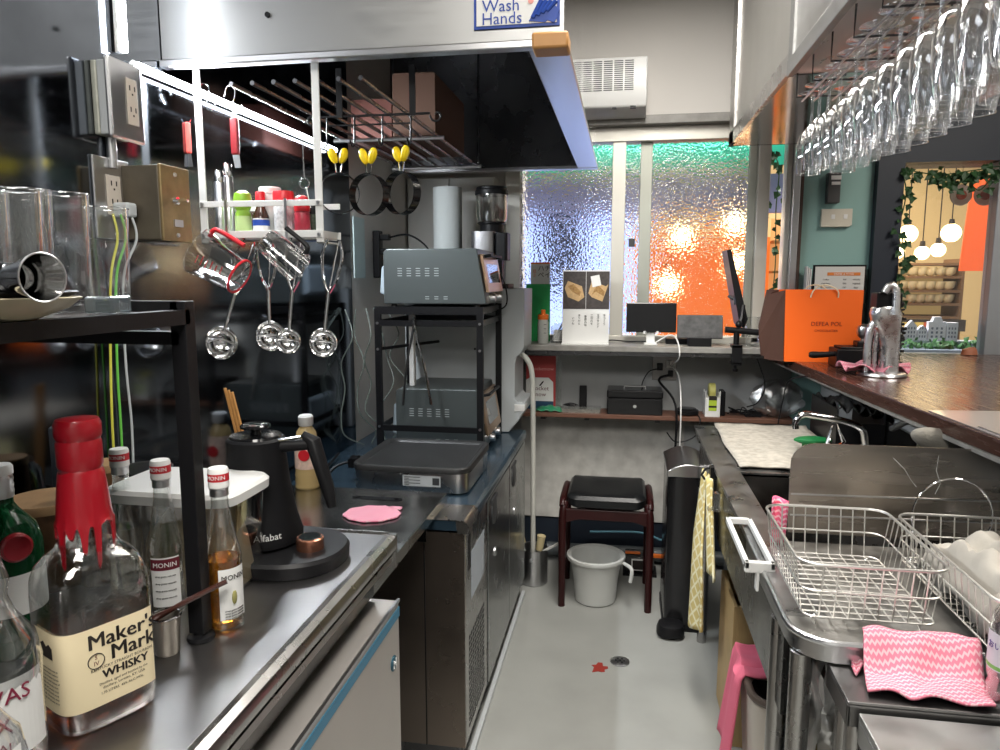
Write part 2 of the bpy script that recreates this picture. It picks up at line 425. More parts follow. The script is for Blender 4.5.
b.lathe((-0.79, 1.575, 1.997), [(.006,-.004),(.006,.0)], 12, axis='Y'); b.done('rivet', black, hd)
c0 = (-0.197, 1.56, 1.917); c1 = (-0.128, 1.56, 1.884)
tag(MB().box(c0[0], c1[0]+.006, 1.535, 1.60, c1[2], c0[2]).done('corner_guard', wood_or, bev=.005), 'orange brown wooden block taped on the corner of the hood', 'corner guard')
# sign
s0 = (-0.324, 1.572, 1.939); s1 = (-0.143, 1.572, 2.011)
sg = thing('hygiene_sign', 'white and blue sign with washing hands picture on the hood', 'sign', (s0[0],1.572,s0[2]))
MB().box(s0[0], s1[0], 1.571, 1.5755, s0[2], s1[2]+.05).done('border', blue, sg, smooth=False)
MB().box(s0[0]+.006, s1[0]-.006, 1.5695, 1.5712, s0[2]+.006, s1[2]+.044).done('panel', paper, sg, smooth=False)
mx = (s0[0]+s1[0])/2
text('Wash', .034, (-0.266, 1.569, 1.982), FRONT, blue, sg, bold=.0012)
text('Hands', .034, (-0.264, 1.569, 1.957), FRONT, blue, sg, bold=.0012)
text('Please', .034, (-0.266, 1.569, 2.01), FRONT, blue, sg, bold=.0012)
b = MB(); hc = (-0.177, 1.568, 1.967)
for k in range(4):
    b.tube([(hc[0]-.022+.010*k, 1.5685, hc[2]-.012+.004*k), (hc[0]-.004+.010*k, 1.5685, hc[2]+.022-.001*k)], .005, 8)
b.prism([(hc[0]-.03,hc[2]-.018),(hc[0]+.004,hc[2]-.022),(hc[0]+.034,hc[2]-.002),(hc[0]+.02,hc[2]+.016),(hc[0]-.02,hc[2]-.002)], 1.5675, 1.5692, 'XZ')
b.prism([(hc[0]+.004,hc[2]-.016),(hc[0]+.022,hc[2]-.024),(hc[0]+.030,hc[2]-.014),(hc[0]+.03,hc[2]+.01)], 1.5672, 1.5690, 'XZ')
b.done('hand_picture', blue, sg)
MB().lathe((hc[0]-.026,1.5692,hc[2]+.022), [(.006,-.001),(.006,.0)], 14, axis='Y').done('soap_dot', mat('pink_print', (.8,.35,.3), .6), sg)

# bars of the shelf under the hood, with boxes stored on it
ra = thing('hanging_wire_shelf', 'steel rod shelf hung under the extractor hood', 'shelf', (-.75,2.2,1.86))
b = MB()
xs = [-.90 + .052*k for k in range(7)]
for x in xs: b.bar((x,1.60,1.862),(x,2.86,1.862), .0055)
b.split('rod', darkst, ra)
MB().bar((-.92,2.84,1.852),(-.56,2.84,1.852),.007).bar((-.92,2.25,1.852),(-.56,2.25,1.852),.006).split('cross_rail', satin, ra)
b = MB()
for x in (-.91,-.57):
    for y in (2.84,): b.bar((x,y,1.85),(x,y,2.45),.005)
b.split('hanger', darkst, ra)
tag(MB().box(-.74,-.60,2.30,2.72,1.87,2.06).box(-.735,-.605,2.299,2.721,2.06,2.063).done('cardboard_box', cardb, bev=.003), 'dark brown cardboard box lying on the wire shelf inside the hood', 'box')
tag(MB().box(-.90,-.76,2.35,2.78,1.87,2.00).box(-.83-.02,-.83+.02,2.3495,2.78,2.0,2.001).done('storage_carton', mat('dark_red_carton', (.10,.03,.02), .7), bev=.003), 'low dark red carton at the left of the wire shelf in the hood', 'box')

# LED tube along the left wall
p0 = (-1.035, 1.461, 1.869); p1 = (-1.035, 2.537, 1.876)
lt = thing('led_strip_light', 'bright white light strip running along the left wall under the hood', 'light', p0)
MB().tube([p0, p1], .009, 8).done('tube', led, lt)
MB().tube([(p0[0]-.012,p0[1],p0[2]+.004), (p1[0]-.012,p1[1],p1[2]+.004)], .010, 6).done('holder', whitep, lt)
# upright piece beside the hood
q0 = (-1.035, 1.423, 1.981); q1 = (-1.035, 1.419, 1.886)
lt2 = thing('led_strip_light', 'short upright white light strip on the wall beside the hood corner', 'light', q1)
MB().tube([(q0[0],q0[1],q0[2]+.15), q1], .008, 8).done('tube', led, lt2)
MB().tube([(q0[0]-.012,q0[1]+.004,q0[2]+.15), (q1[0]-.012,q1[1]+.004,q1[2])], .010, 6).done('holder', whitep, lt2)

# AC / heater unit on the back wall
a0 = (-0.28, 3.38, 2.18); a1 = (0.078, 3.38, 2.386)
ac = thing('wall_fan_unit', 'white wall mounted air unit with slotted grille above the window', 'air conditioner', (-.1,3.59,2.17))
prof = [(3.595,2.15),(3.46,2.15),(3.395,2.18),(3.375,2.23),(3.375,2.37),(3.39,2.39),(3.595,2.39)]
MB().prism(prof, -.42, .082, 'YZ').done('housing', white, ac, bev=.006)
b = MB()
for cx in range(9):
    for r in range(15):
        if cx >= 0:
            x = -.385+.046*cx; b.box(x, x+.039, 3.3725, 3.3755, 2.245+.0088*r, 2.2488+.0088*r)
b.done('grille_slots', darkgrey, ac, smooth=False)
MB().box(.01,.035,3.392,3.41,2.172,2.182).box(-.07,-.05,3.392,3.41,2.172,2.178).split('button', black, ac, smooth=False)

# ------------------------------------------------------------------ back shelf and what is on it
sh = thing('wall_shelf', 'grey stone effect shelf below the window', 'shelf', (.1,3.58,1.09))
MB().box(-.53, .80, 3.31, WY-.035, 1.086, 1.112).done('board', greyshelf, sh, smooth=False, bev=.003)
MB().box(-.53, .80, 3.33, 3.345, 1.066, 1.086).done('front_rail', darkst, sh, smooth=False)
sh2 = thing('low_shelf', 'narrow reddish wood shelf on the back wall under the window shelf', 'shelf', (.1,3.58,.77))
MB().box(-.50, .78, 3.40, WY-.03, .757, .777).done('board', wood_red, sh2, smooth=False, bev=.002)
for x in (-.37,-.16,.17,.47):
    MB().prism([(3.572,.735),(3.40,.747),(3.40,.757),(3.572,.757)], x-.012, x+.012, 'YZ').done('bracket', blackm, sh2, smooth=False)

# squeeze bottles with orange caps
def squeeze(c, label):
    t = thing('squeeze_bottle', label, 'bottle', c, 'orange capped squeeze bottles')
    MB().lathe(c, [(.023,0),(.026,.004),(.026,.10),(.022,.118),(.018,.122)], 20).done('body', mat('milky_plastic', (.72,.72,.68), .4, trans=.3) if 'milky_plastic' not in MATS else MATS['milky_plastic'], t)
    MB().lathe(c, [(.026,.114),(.026,.134),(.022,.138),(.010,.140),(.011,.156),(.009,.160)], 20).done('cap', orangep, t)
    b = MB()
    for k in range(3): b.box(c[0]+.006, c[0]+.018, c[1]-.0262, c[1]-.0255, c[2]+.05+.02*k, c[2]+.052+.02*k)
    b.done('scale_marks', darkgrey, t, smooth=False)
c = (-0.373, 3.4, 1.118); squeeze((c[0],3.40,1.112), 'milky squeeze bottle with orange cap standing before the green card')
c = (-0.483, 3.47, 1.111); squeeze((c[0],3.47,1.112), 'milky squeeze bottle with orange cap half hidden behind the white dispenser')
# payment card sign
p = (-0.417, 3.52, 1.313)
cs = thing('payment_sign', 'green and white payment sign card standing against the window', 'sign', (p[0],3.52,1.112))
x0 = (-0.471, 3.52, 1.313)[0]; x1_ = (-0.353, 3.52, 1.314)[0]
zt = (-0.418, 3.52, 1.487)[2]; zm = (-0.418, 3.52, 1.391)[2]; 
MB().box(x0, x1_, 3.520, 3.526, 1.112, zm).done('green_panel', green2, cs, smooth=False)
MB().box(x0+.022, x1_-.002, 3.519, 3.525, zm, zt).done('white_panel', paper, cs, smooth=False)
MB().box(x0+.022, x1_-.002, 3.5185, 3.5255, zt, zt+.008).done('orange_strip', orangep, cs, smooth=False)
text('ハチ\nペイ', .032, ((x0+x1_)/2+.03, 3.5185, (zt+zm)/2+.010), FRONT, ink, cs, bold=.0008)
text('旦\nミ', .020, ((x0+x1_)/2-.018, 3.5185, (zt+zm)/2+.002), FRONT, orangep, cs)
# clear trays of papers
tr = thing('clear_tray', 'clear plastic holders leaning between the sign and the menu stand', 'holder', (-0.289, 3.48, 1.113))
b = MB(); c = (-0.284, 3.48, 1.113)
b.rot(28, (c[0]-.02,3.48,1.114), 'Y').box(c[0]-.05,c[0]-.044,3.45,3.53,1.113,1.25)
b.box(c[0]-.035,c[0]-.031,3.45,3.53,1.117,1.262).reset(); b.done('sleeve', mat('frosted_sleeve', (.70,.76,.78), .3, trans=.4), tr, smooth=False, bev=.002)
b = MB().box(c[0]-.055,c[0]+.035,3.44,3.54,1.1125,1.117).box(c[0]-.055,c[0]-.051,3.44,3.54,1.1125,1.19).box(c[0]-.05,c[0]+.03,3.535,3.538,1.117,1.20)
b.done('tray', plastic, tr, smooth=False)
b = MB()
for k in range(6): b.box(c[0]-.045,c[0]+.02,3.45,3.53,1.119+.009*k,1.124+.009*k)
b.done('paper_stack', paper, tr, smooth=False)
# menu stand with two food photos
m0 = (-0.281, 3.38, 1.121); m1 = (-0.064, 3.38, 1.456)
ms = thing('menu_stand', 'white menu stand with two food photographs and Japanese text', 'menu', (m0[0],3.38,1.112))
X0, X1, ZT = m0[0], m1[0], m1[2]
MB().box(X0,X1,3.385,3.389,1.115,ZT).done('card', paper, ms, smooth=False)
MB().box(X0-.002,X1+.002,3.34,3.43,1.112,1.118).done('stand_foot', white, ms, smooth=False, bev=.001)
zp = (-0.176, 3.38, 1.277)[2]; xm = (X0+X1)/2
phd = mat('slate_photo_ground', (.055,.045,.042), .5, noise=.4, nscale=60)
MB().box(X0+.003,xm-.001,3.3835,3.385,zp,ZT-.006).done('photo_print', phd, ms, smooth=False)
MB().box(xm+.001,X1-.001,3.3835,3.385,zp,ZT-.006).done('photo_print', phd, ms, smooth=False)
fwood = mat('photo_board_tan', (.55,.36,.17), .6, noise=.2, nscale=90); fbrown = mat('photo_food_brown', (.20,.09,.03), .6, noise=.5, nscale=150, col2=(.50,.30,.10))
for cx_, s_ in ((xm-.054,1),(xm+.056,-1)):
    cz = zp+.085
    MB().prism([(cx_-.045,cz+.012*s_),(cx_-.030,cz+.045),(cx_+.035,cz+.02),(cx_+.047,cz-.03*s_),(cx_+.02,cz-.05),(cx_-.03,cz-.03)], 3.3828, 3.3836, 'XZ').done('board_picture', fwood, ms, smooth=False)
    MB().prism([(cx_-.03,cz+.02*s_),(cx_-.005,cz+.03),(cx_+.03,cz-.005),(cx_+.025,cz-.025),(cx_-.01,cz-.005)], 3.3822, 3.3829, 'XZ').done('food_picture', fbrown, ms, smooth=False)
MB().prism([(xm+.02,zp+.15),(xm+.06,zp+.158),(xm+.07,zp+.11),(xm+.03,zp+.10)], 3.3821, 3.3828, 'XZ').done('napkin_picture', paper, ms, smooth=False)
for k, s_ in enumerate(('手\nづ\nく\nり','玉\n子\nサ\nン\nド','二\n切\nれ\nを','季\n節\nの\n味','あ\nり\nが\nと','い\nつ\nも')):
    text(s_, .013, (X1-.022-.029*k, 3.3845, zp-.050-.006*(k % 2)), FRONT, ink, ms)
# small black monitor on a white foot
d0 = (0.015, 3.42, 1.169); d1 = (0.243, 3.42, 1.306)
mo = thing('small_display', 'small black screen on a white foot on the window shelf', 'screen', ((d0[0]+d1[0])/2,3.43,1.112))
MB().box(d0[0],d1[0],3.42,3.434,d0[2],d1[2]).done('screen', blackg, mo, smooth=False, bev=.003)
xm = (d0[0]+d1[0])/2
MB().box(xm-.03,xm+.03,3.39,3.47,1.112,1.119).box(xm-.02,xm+.02,3.436,3.446,1.115,d0[2]+.05).box(xm-.035,xm-.025,3.412,3.44,d0[2]-.008,d0[2]+.006).box(xm+.025,xm+.035,3.412,3.44,d0[2]-.008,d0[2]+.006).done('foot', white, mo, smooth=False, bev=.002)
# dusty black tablet
t0 = (0.245, 3.37, 1.148); t1 = (0.447, 3.37, 1.255)
tb = thing('tablet', 'dusty black tablet lying back on its stand at the right of the shelf', 'tablet', ((t0[0]+t1[0])/2,3.37,1.112))
MB().rot(-14,(0,3.37,t0[2]),'X').box(t0[0],t1[0],3.37,3.382,t0[2],t1[2]+.002).reset().done('body', mat('dusty_black', (.025,.025,.026), .5, col2=(.09,.09,.09), nscale=35), tb, smooth=False, bev=.004)
MB().box(t0[0]+.05,t1[0]-.05,3.355,3.44,1.112,t0[2]+.004).done('stand_foot', black, tb, smooth=False, bev=.003)
tag(MB().box(.20,.40,3.46,3.53,1.112,1.138).done('router_box', black, bev=.004), 'flat black electronic box behind the screen and the tablet', 'box')

# monitor on an arm, seen edge-on
c = (0.505, 3.42, 1.185); 
ma = thing('monitor_mount', 'black monitor arm clamped to the shelf edge by the bar', 'monitor arm', (c[0],3.33,1.112))
cx_ = (0.5, 3.33, 1.102)[0]
MB().box(cx_-.022,cx_+.022,3.295,3.306,1.035,1.125).box(cx_-.022,cx_+.022,3.295,3.36,1.113,1.127).box(cx_-.022,cx_+.022,3.295,3.36,1.040,1.050).done('clamp', blackm, ma, smooth=False, bev=.002)
MB().bar((cx_,3.33,1.015),(cx_,3.33,1.085),.006).lathe((cx_,3.33,1.005),[(.012,0),(.012,.012)],14).done('clamp_screw', blackm, ma)
MB().bar((cx_,3.335,1.125),(cx_,3.335,1.20),.013,seg=14).done('post', blackm, ma)
e0 = (0.426, 3.335, 1.243); e1 = (0.662, 3.335, 1.201)
MB().tube([(cx_-.05,3.335,1.192),(cx_+.02,3.335,1.187),(e1[0]-.01,3.33,1.176)], .014, 10).done('lower_arm', blackm, ma)
MB().sphere((cx_+.01,3.35,1.215),.016).tube([(cx_+.01,3.35,1.2),(cx_+.025,3.37,1.25),(cx_+.03,3.38,1.30)], .010, 8).done('joint', blackm, ma)
mo2 = thing('monitor', 'flat black monitor seen edge-on hanging on the arm before the window', 'monitor', (cx_-.02,3.40,1.22))
b = MB(); h0 = (0.453, 3.4, 1.544); h1 = (0.55, 3.4, 1.196)
b.prism([(h0[0]-.003,h0[2]),(h0[0]+.016,h0[2]+.004),(h1[0]+.004,h1[2]+.04),(h1[0]-.01,h1[2]),(h1[0]-.03,h1[2]+.01)], 3.385, 3.57, 'XZ')
b.done('panel', blackm, mo2, smooth=False, bev=.003)
MB().box(h0[0]+.04,h0[0]+.058,3.40,3.46,1.30,1.34).bar((h0[0]+.018,3.44,1.34),(h0[0]+.05,3.43,1.32),.008).done('mount_bracket', darkgrey, mo2, smooth=False, bev=.003)

# clear tumblers behind the arm
def tumbler(c, r, h, label, grp=None, name='drinking_glass'):
    t = thing(name, label, 'glass', c, grp)
    MB().lathe(c, [(r*.80,0),(r*.84,.004),(r,h)], 24, cap1=False).done('wall', glass, t)
    MB().lathe((c[0],c[1],c[2]), [(r*.76,.001),(r*.78,.010),(.0005,.012)], 20).done('base', glass, t)
    MB().tube([(c[0]+r*cos(2*pi*k/28), c[1]+r*sin(2*pi*k/28), c[2]+h) for k in range(28)], .0009, 5, closed=True).done('rim', glassw, t)
    return t
for k, (c, yy, lb) in enumerate((((0.587, 3.45, 1.137),3.45,'clear tumbler on the window shelf between the monitor and the bag'),((0.666, 3.5, 1.134),3.50,'clear tumbler at the far right end of the window shelf'))):
    tumbler((c[0],yy,1.112), .034, .13, lb, 'tumblers at the end of the shelf')

# wall socket with cables
s0 = (0.147, 3.59, 0.922); s1 = (0.263, 3.59, 1.057)
so = thing('wall_socket', 'metal double socket plate on the wall between the two shelves', 'socket', ((s0[0]+s1[0])/2,3.598,(s0[2]+s1[2])/2))
MB().box(s0[0],s1[0],3.591,3.599,s0[2],s1[2]).done('plate', mat('grey_socket_plate', (.22,.21,.20), .4, .6), so, smooth=False, bev=.002)
MB().box(s0[0]+.022,s0[0]+.05,3.57,3.592,s0[2]+.05,s0[2]+.085).box(s0[0]+.075,s0[0]+.10,3.57,3.592,s0[2]+.02,s0[2]+.05).split('plug', black, so, smooth=False, bev=.003)
MB().box(s0[0]+.065,s0[0]+.095,3.57,3.592,s0[2]+.065,s0[2]+.10).done('plug', white, so, smooth=False, bev=.003)
def cable(name, pts, r, m, label, k=6):
    return tag(MB().tube(catmull(pts, k), r, 6).done(name, m), label, 'cable')
W = s0[0]
cable('power_cable', [(W+.085,3.565,s0[2]+.03),(W+.03,3.52,.93),(W+.10,3.36,.84),(W+.105,3.36,.6),(W+.10,3.40,.2),(W+.09,3.5,.012)], .006, black, 'thick black cable dropping from the wall socket to the floor')
cable('power_cable', [(W+.08,3.565,s0[2]+.08),(W+.12,3.50,.96),(W+.125,3.37,.84),(W+.125,3.37,.6),(W+.115,3.42,.2),(W+.12,3.52,.012)], .0035, white, 'white cable dropping from the wall socket beside the black one')
cable('power_cable', [(W+.035,3.565,s0[2]+.06),(W-.02,3.52,.97),(W-.05,3.50,.90),(W+.0,3.49,.86)], .003, black, 'thin black cable curling from the socket down to the cash box')
cable('power_cable', [(xm,3.44,1.125),(xm-.10,3.46,1.122),(xm-.18,3.45,1.128),(xm-.25,3.46,1.118)], .003, black, 'thin black cable lying along the window shelf left of the screen')
cable('power_cable', [(xm+.02,3.42,1.12),(xm+.09,3.40,1.16),(W+.10,3.32,1.13),(W+.105,3.315,1.06),(W+.08,3.52,1.01),(W+.08,3.565,s0[2]+.10)], .0032, white, 'pale cable running over the shelf edge to the socket')

# things on the low shelf
zl = .777
k0 = (-0.065, 3.42, 0.762); k1 = (0.192, 3.42, 0.909)
cb = thing('cash_box', 'black steel cash box with a lid handle on the low shelf', 'cash box', ((k0[0]+k1[0])/2,3.48,zl))
MB().box(k0[0],k1[0],3.41,3.56,zl,zl+.078).done('body', blackg, cb, smooth=False, bev=.004)
MB().box(k0[0]-.002,k1[0]+.002,3.407,3.563,zl+.080,zl+.118).done('lid', blackg, cb, smooth=False, bev=.006)
xm_ = (k0[0]+k1[0])/2
MB().tube([(xm_-.05,3.47,zl+.118),(xm_-.05,3.47,zl+.130),(xm_+.05,3.47,zl+.130),(xm_+.05,3.47,zl+.118)], .004, 6).done('handle', satin, cb)
MB().lathe((xm_,3.4105,zl+.042), [(.008,-.004),(.008,0)], 16, axis='Y').done('lock', chrome, cb)
# tape dispenser
c = (0.42, 3.43, 0.795)
tp = thing('tape_dispenser', 'upright white tape dispenser with yellow label on the low shelf', 'tape dispenser', (c[0],3.46,zl))
MB().prism([(3.42,zl),(3.53,zl),(3.53,zl+.09),(3.50,zl+.12),(3.47,zl+.105),(3.42,zl+.125)], c[0]-.034, c[0]-.030, 'YZ').prism([(3.42,zl),(3.53,zl),(3.53,zl+.09),(3.50,zl+.12),(3.47,zl+.105),(3.42,zl+.125)], c[0]+.030, c[0]+.034, 'YZ').box(c[0]-.03,c[0]+.03,3.42,3.53,zl,zl+.09).done('body', white, tp, smooth=False, bev=.002)
MB().lathe((c[0]-.015,3.475,zl+.115), [(.035,0),(.038,.002),(.038,.028),(.035,.03)], 24, axis='X').done('tape_roll', mat('tape_yellow', (.45,.42,.12), .4), tp)
MB().box(c[0]-.018,c[0]+.018,3.4185,3.4202,zl+.03,zl+.085).done('label_sticker', mat('lime_sticker', (.45,.60,.05), .5), tp, smooth=False)
MB().box(c[0]-.018,c[0]+.018,3.4178,3.419,zl+.045,zl+.054).box(c[0]-.018,c[0]+.018,3.4178,3.419,zl+.08,zl+.10).split('sticker_band', ink, tp, smooth=False)
tag(MB().box(c[0]+.042,c[0]+.062,3.46,3.55,zl,zl+.115).done('black_case', black, bev=.003), 'slim black case upright beside the tape dispenser', 'case')
c = (0.308, 3.46, 0.8)
dk = thing('coin_dish', 'round dark glossy dish on the low shelf by the tape dispenser', 'dish', (c[0],3.47,zl))
MB().lathe((c[0],3.47,zl), [(.045,0),(.055,.006),(.055,.022),(.048,.026)], 28).done('base', black, dk)
MB().lathe((c[0],3.47,zl+.026), [(.046,0),(.040,.006),(.0005,.008)], 28, cap1=False).done('lid', blackg, dk)
cable('charging_cable', [(c[0]+.04,3.44,zl+.012),(c[0]+.055,3.385,.765),(c[0]+.03,3.378,.69),(c[0]-.05,3.385,.66),(c[0]-.09,3.45,.69)], .003, black, 'thin black cable looping below the low shelf')
# delivery bag / poster
r0 = (-0.446, 3.5, 0.8); r1 = (-0.32, 3.5, 1.061)
rb = thing('delivery_flyer', 'red and white rocket flyer in a clear sleeve on the low shelf', 'flyer', (r0[0],3.5,zl))
zs = (-0.382, 3.5, 0.922)[2]
MB().box(r0[0]-.02,r1[0],3.50,3.504,zl,r1[2]-.02).done('red_panel', mat('dull_red_print', (.42,.05,.05), .6), rb, smooth=False)
MB().prism([(r0[0]-.02,zl+.04),(r1[0]-.01,zl+.04),(r1[0]-.012,zs-.01),(r1[0]-.035,zs+.012),(r0[0],zs+.012),(r0[0]-.02,zs)], 3.497, 3.4995, 'XZ').done('white_panel', paper, rb, smooth=False)
MB().box(r0[0]-.02,r1[0]-.01,3.4965,3.4995,zl,zl+.04).done('blue_band', mat('deep_blue_print', (.02,.06,.12), .5), rb, smooth=False)
text('rocket\nnow', .030, ((r0[0]+r1[0])/2-.01,3.4965,zl+.088), FRONT, maroon, rb, bold=.001)
text('rocketnow', .024, ((r0[0]+r1[0])/2,3.4995,zl+.20), FRONT, mat('faded_pink_print', (.75,.35,.33), .6), rb)
b = MB(); hx = (r0[0]+r1[0])/2-.006
b.prism([(hx-.012,zl+.118),(hx+.004,zl+.138),(hx+.012,zl+.142),(hx+.008,zl+.132),(hx-.006,zl+.114)], 3.4955, 3.4965, 'XZ'); b.done('rocket_mark', ink, rb, smooth=False)
MB().box(r0[0]-.03,r1[0]+.03,3.506,3.507,zl,r1[2]).done('sleeve', plastic, rb, smooth=False)
c = (-0.349, 3.43, 0.81)
tag(MB().grid(lambda u,v: (c[0]-.06+.13*u, 3.41+.08*v, zl+.008+.018*sin(3.1*u)*sin(3.0*v)+.004*sin(19*u+7*v)), 14, 8).done('green_packet', mat('green_wrapper', (.02,.22,.10), .35), solid=.003), 'crumpled green packet on the low shelf before the flyer', 'packet')
c = (-0.186, 3.44, 0.798)
cc = thing('clear_case', 'shallow clear plastic case of papers on the low shelf', 'case', (c[0],3.46,zl))
MB().box(c[0]-.10,c[0]+.09,3.42,3.53,zl+.018,zl+.0195).box(c[0]-.10,c[0]+.09,3.42,3.4215,zl,zl+.03).done('shell', plastic, cc, smooth=False)
MB().box(c[0]-.095,c[0]+.085,3.425,3.52,zl,zl+.016).done('contents', mat('pinkish_papers', (.50,.44,.40), .7, noise=.4, nscale=70), cc, smooth=False)
c = (-0.187, 3.54, 0.846)
tag(MB().box(c[0]-.018,c[0]+.018,3.545,3.557,zl+.0,zl+.115).done('phone_charger', black, bev=.003), 'small upright black slab behind the clear case', 'charger')
c = (-0.245, 3.46, 0.818)
tag(MB().tube(catmull([(c[0]-.04,3.538,zl+.012),(c[0],3.536,zl+.022),(c[0]+.04,3.540,zl+.008)],5), .008, 8).done('black_pen_case', black), 'slim black object lying behind the clear case', 'case')
# cable tangle + adapter
b = MB(); c = (0.594, 3.46, 0.818)
for k in range(6):
    pts = [(c[0]-.09+.035*j+random.uniform(-.01,.01), 3.44+random.uniform(0,.09), zl+.006+random.uniform(0,.03)) for j in range(6)]
    b.tube(catmull(pts,4), .003, 5)
b.box(c[0]-.02,c[0]+.05,3.45,3.50,zl,zl+.025)
tag(b.done('cable_tangle', black), 'tangle of black cables and adapter on the low shelf right end', 'cable')
cable('charging_cable', [(0.596, 3.36, 1.064),(0.636, 3.36, 0.943),(0.613, 3.38, 0.861),(0.573, 3.42, 0.83)], .003, black, 'thin black cable hanging from the window shelf beside the plastic bag')
cable('charging_cable', [(0.73, 2.9, 1.048),(0.651, 2.95, 1.023),(0.64, 3.0, 0.935),(0.63, 3.02, 0.832)], .003, black, 'thin black cable arching under the bar towards the sink')
# plastic bag
c = (0.696, 3.42, 0.829)
def bagf(u, v):
    t = 2*pi*u; ph = pi*v; r = .085*(1+.16*sin(5*t+3*ph)+.10*sin(11*t-5*ph))
    return (c[0]+.02+r*1.25*sin(ph)*cos(t), 3.47+r*.7*sin(ph)*sin(t), zl+.088-.088*cos(ph)*(1+.05*sin(6*t)))
tag(MB().grid(bagf, 34, 16).done('plastic_bag', bagplast), 'crumpled clear plastic bag at the right end of the low shelf', 'bag')
# ------------------------------------------------------------------ left wall: sockets, boxes, cables
eb = thing('junction_box', 'grey steel junction box with a double outlet on its front, high on the left wall', 'junction box', (WX,1.31,1.67))
MB().box(WX+.004,-1.042,1.340,1.430,1.706,1.850).done('back_box', mat('galvanised_box', (.45,.46,.40), .5, .3, noise=.2, nscale=30), eb, smooth=False, bev=.004)
MB().box(-1.042,-1.021,1.340,1.430,1.706,1.850).done('extension_ring', mat('pale_grey_metal', (.55,.58,.60), .4, .2), eb, smooth=False, bev=.003)
MB().box(-1.021,-1.010,1.333,1.437,1.699,1.857).done('cover', satin, eb, smooth=False, bev=.005)
def outlet(par, x, y0, y1, z0, z1):
    MB().box(x,x+.003,y0,y1,z0,z1).done('outlet', beige, par, smooth=False, bev=.001)
    b = MB(); ym = (y0+y1)/2
    for zz in (z0+(z1-z0)*.28, z0+(z1-z0)*.74):
        b.box(x+.003,x+.0036,ym-.009,ym-.006,zz,zz+.010).box(x+.003,x+.0036,ym+.006,ym+.009,zz,zz+.010).box(x+.003,x+.0036,ym-.002,ym+.002,zz-.009,zz-.005)
    b.done('outlet_slots', ink, par, smooth=False)
outlet(eb, -1.010, 1.382, 1.414, 1.733, 1.825)
MB().bar((-1.046,1.375,1.705),(-1.046,1.375,1.645),.010,seg=12).done('conduit', satin, eb)
op = thing('outlet_plate', 'flat metal outlet plate with a white plug, on the left wall under the junction box', 'socket', (WX,1.38,1.50))
MB().box(WX+.004,WX+.010,1.322,1.43,1.50,1.665).done('plate', satin, op, smooth=False, bev=.002)
outlet(op, WX+.010, 1.355, 1.397, 1.55, 1.63)
MB().box(WX+.013,WX+.05,1.365,1.395,1.545,1.575).done('plug', lgrey, op, smooth=False, bev=.005)
MB().lathe((WX+.010,1.376,1.655), [(.004,0),(.003,.002)], 12, axis='X').lathe((WX+.010,1.376,1.510), [(.004,0),(.003,.002)], 12, axis='X').split('screw', satin, op)
for x_, m_, lb in ((0, MATS['pale_grey_plastic'], 'grey cable running down the wall from the plugged outlet'), (.02, mat('green_cable', (.15,.55,.08), .4), 'bright green cable running down the left wall'), (.035, mat('yellow_cable', (.62,.60,.08), .4), 'yellow cable running down the left wall next to the green one')):
    cable('wall_cable', [(WX+.045-x_*.6,1.38-x_*.8,1.55),(WX+.05-x_*.5,1.385-x_,1.50),(WX+.025,1.37-x_*1.1,1.42),(WX+.02,1.365-x_*1.3,1.25),(WX+.02,1.37-x_*1.7,1.10),(WX+.02,1.36-x_*1.5,.93)], .0026, m_, lb)
lb_ = thing('lock_box', 'weathered brass coloured steel box with a key switch on the left wall', 'box', (WX,1.42,1.51))
MB().box(WX+.004,-.965,1.405,1.50,1.50,1.655).done('body', mat('dull_brown_metal', (.14,.12,.09), .5, .7, noise=.2, nscale=18), lb_, smooth=False, bev=.003)
MB().box(-.965,-.958,1.403,1.505,1.498,1.657).done('front', brass, lb_, smooth=False, bev=.002)
MB().bar((-.958,1.45,1.585),(-.93,1.452,1.585),.004).lathe((-.958,1.45,1.585),[(.010,0),(.008,.006)],14,axis='X').done('key', chrome, lb_)
MB().lathe((-.958,1.452,1.64), [(.005,0),(.004,.003)], 12, axis='X').lathe((-.958,1.452,1.512), [(.005,0),(.004,.003)], 12, axis='X').split('screw', satin, lb_)
MB().box(-.958,-.954,1.438,1.468,1.53,1.545).done('latch', satin, lb_)
# steel canisters standing behind / sheet on the far wall
tag(MB().box(WX+.005,WX+.010,2.74,2.86,1.42,1.66).done('wall_notice', mat('pale_cyan_sheet', (.55,.68,.68), .4), smooth=False), 'pale cyan sheet stuck on the left wall beyond the steel cladding', 'notice')
pw = thing('power_strip', 'black power strip fixed upright on the left wall above the grey oven', 'power strip', (WX,3.0,1.45))
MB().box(WX,WX+.03,2.98,3.03,1.42,1.62).done('body', black, pw, smooth=False, bev=.004)
MB().box(WX+.03,WX+.07,2.985,3.02,1.58,1.605).box(WX+.03,WX+.07,2.985,3.02,1.52,1.545).done('plug', black, pw, smooth=False, bev=.004)
cable('power_cable', [(WX+.07,3.0,1.592),(WX+.16,2.98,1.60),(WX+.24,2.97,1.55),(WX+.27,3.0,1.47)], .004, black, 'black cable from the upper plug of the power strip')
cable('power_cable', [(WX+.07,3.0,1.532),(WX+.12,2.97,1.53),(WX+.17,2.96,1.48),(WX+.18,2.99,1.42)], .004, black, 'black cable from the lower plug of the power strip')
wc = thing('wall_cabinet', 'off white cabinet on the far wall behind the paper roll', 'cabinet', (-.8,3.59,1.55))
MB().box(-1.05,-.62,3.47,3.595,1.47,1.90).done('body', mat('cabinet_offwhite', (.55,.54,.50), .5), wc, smooth=False, bev=.004)
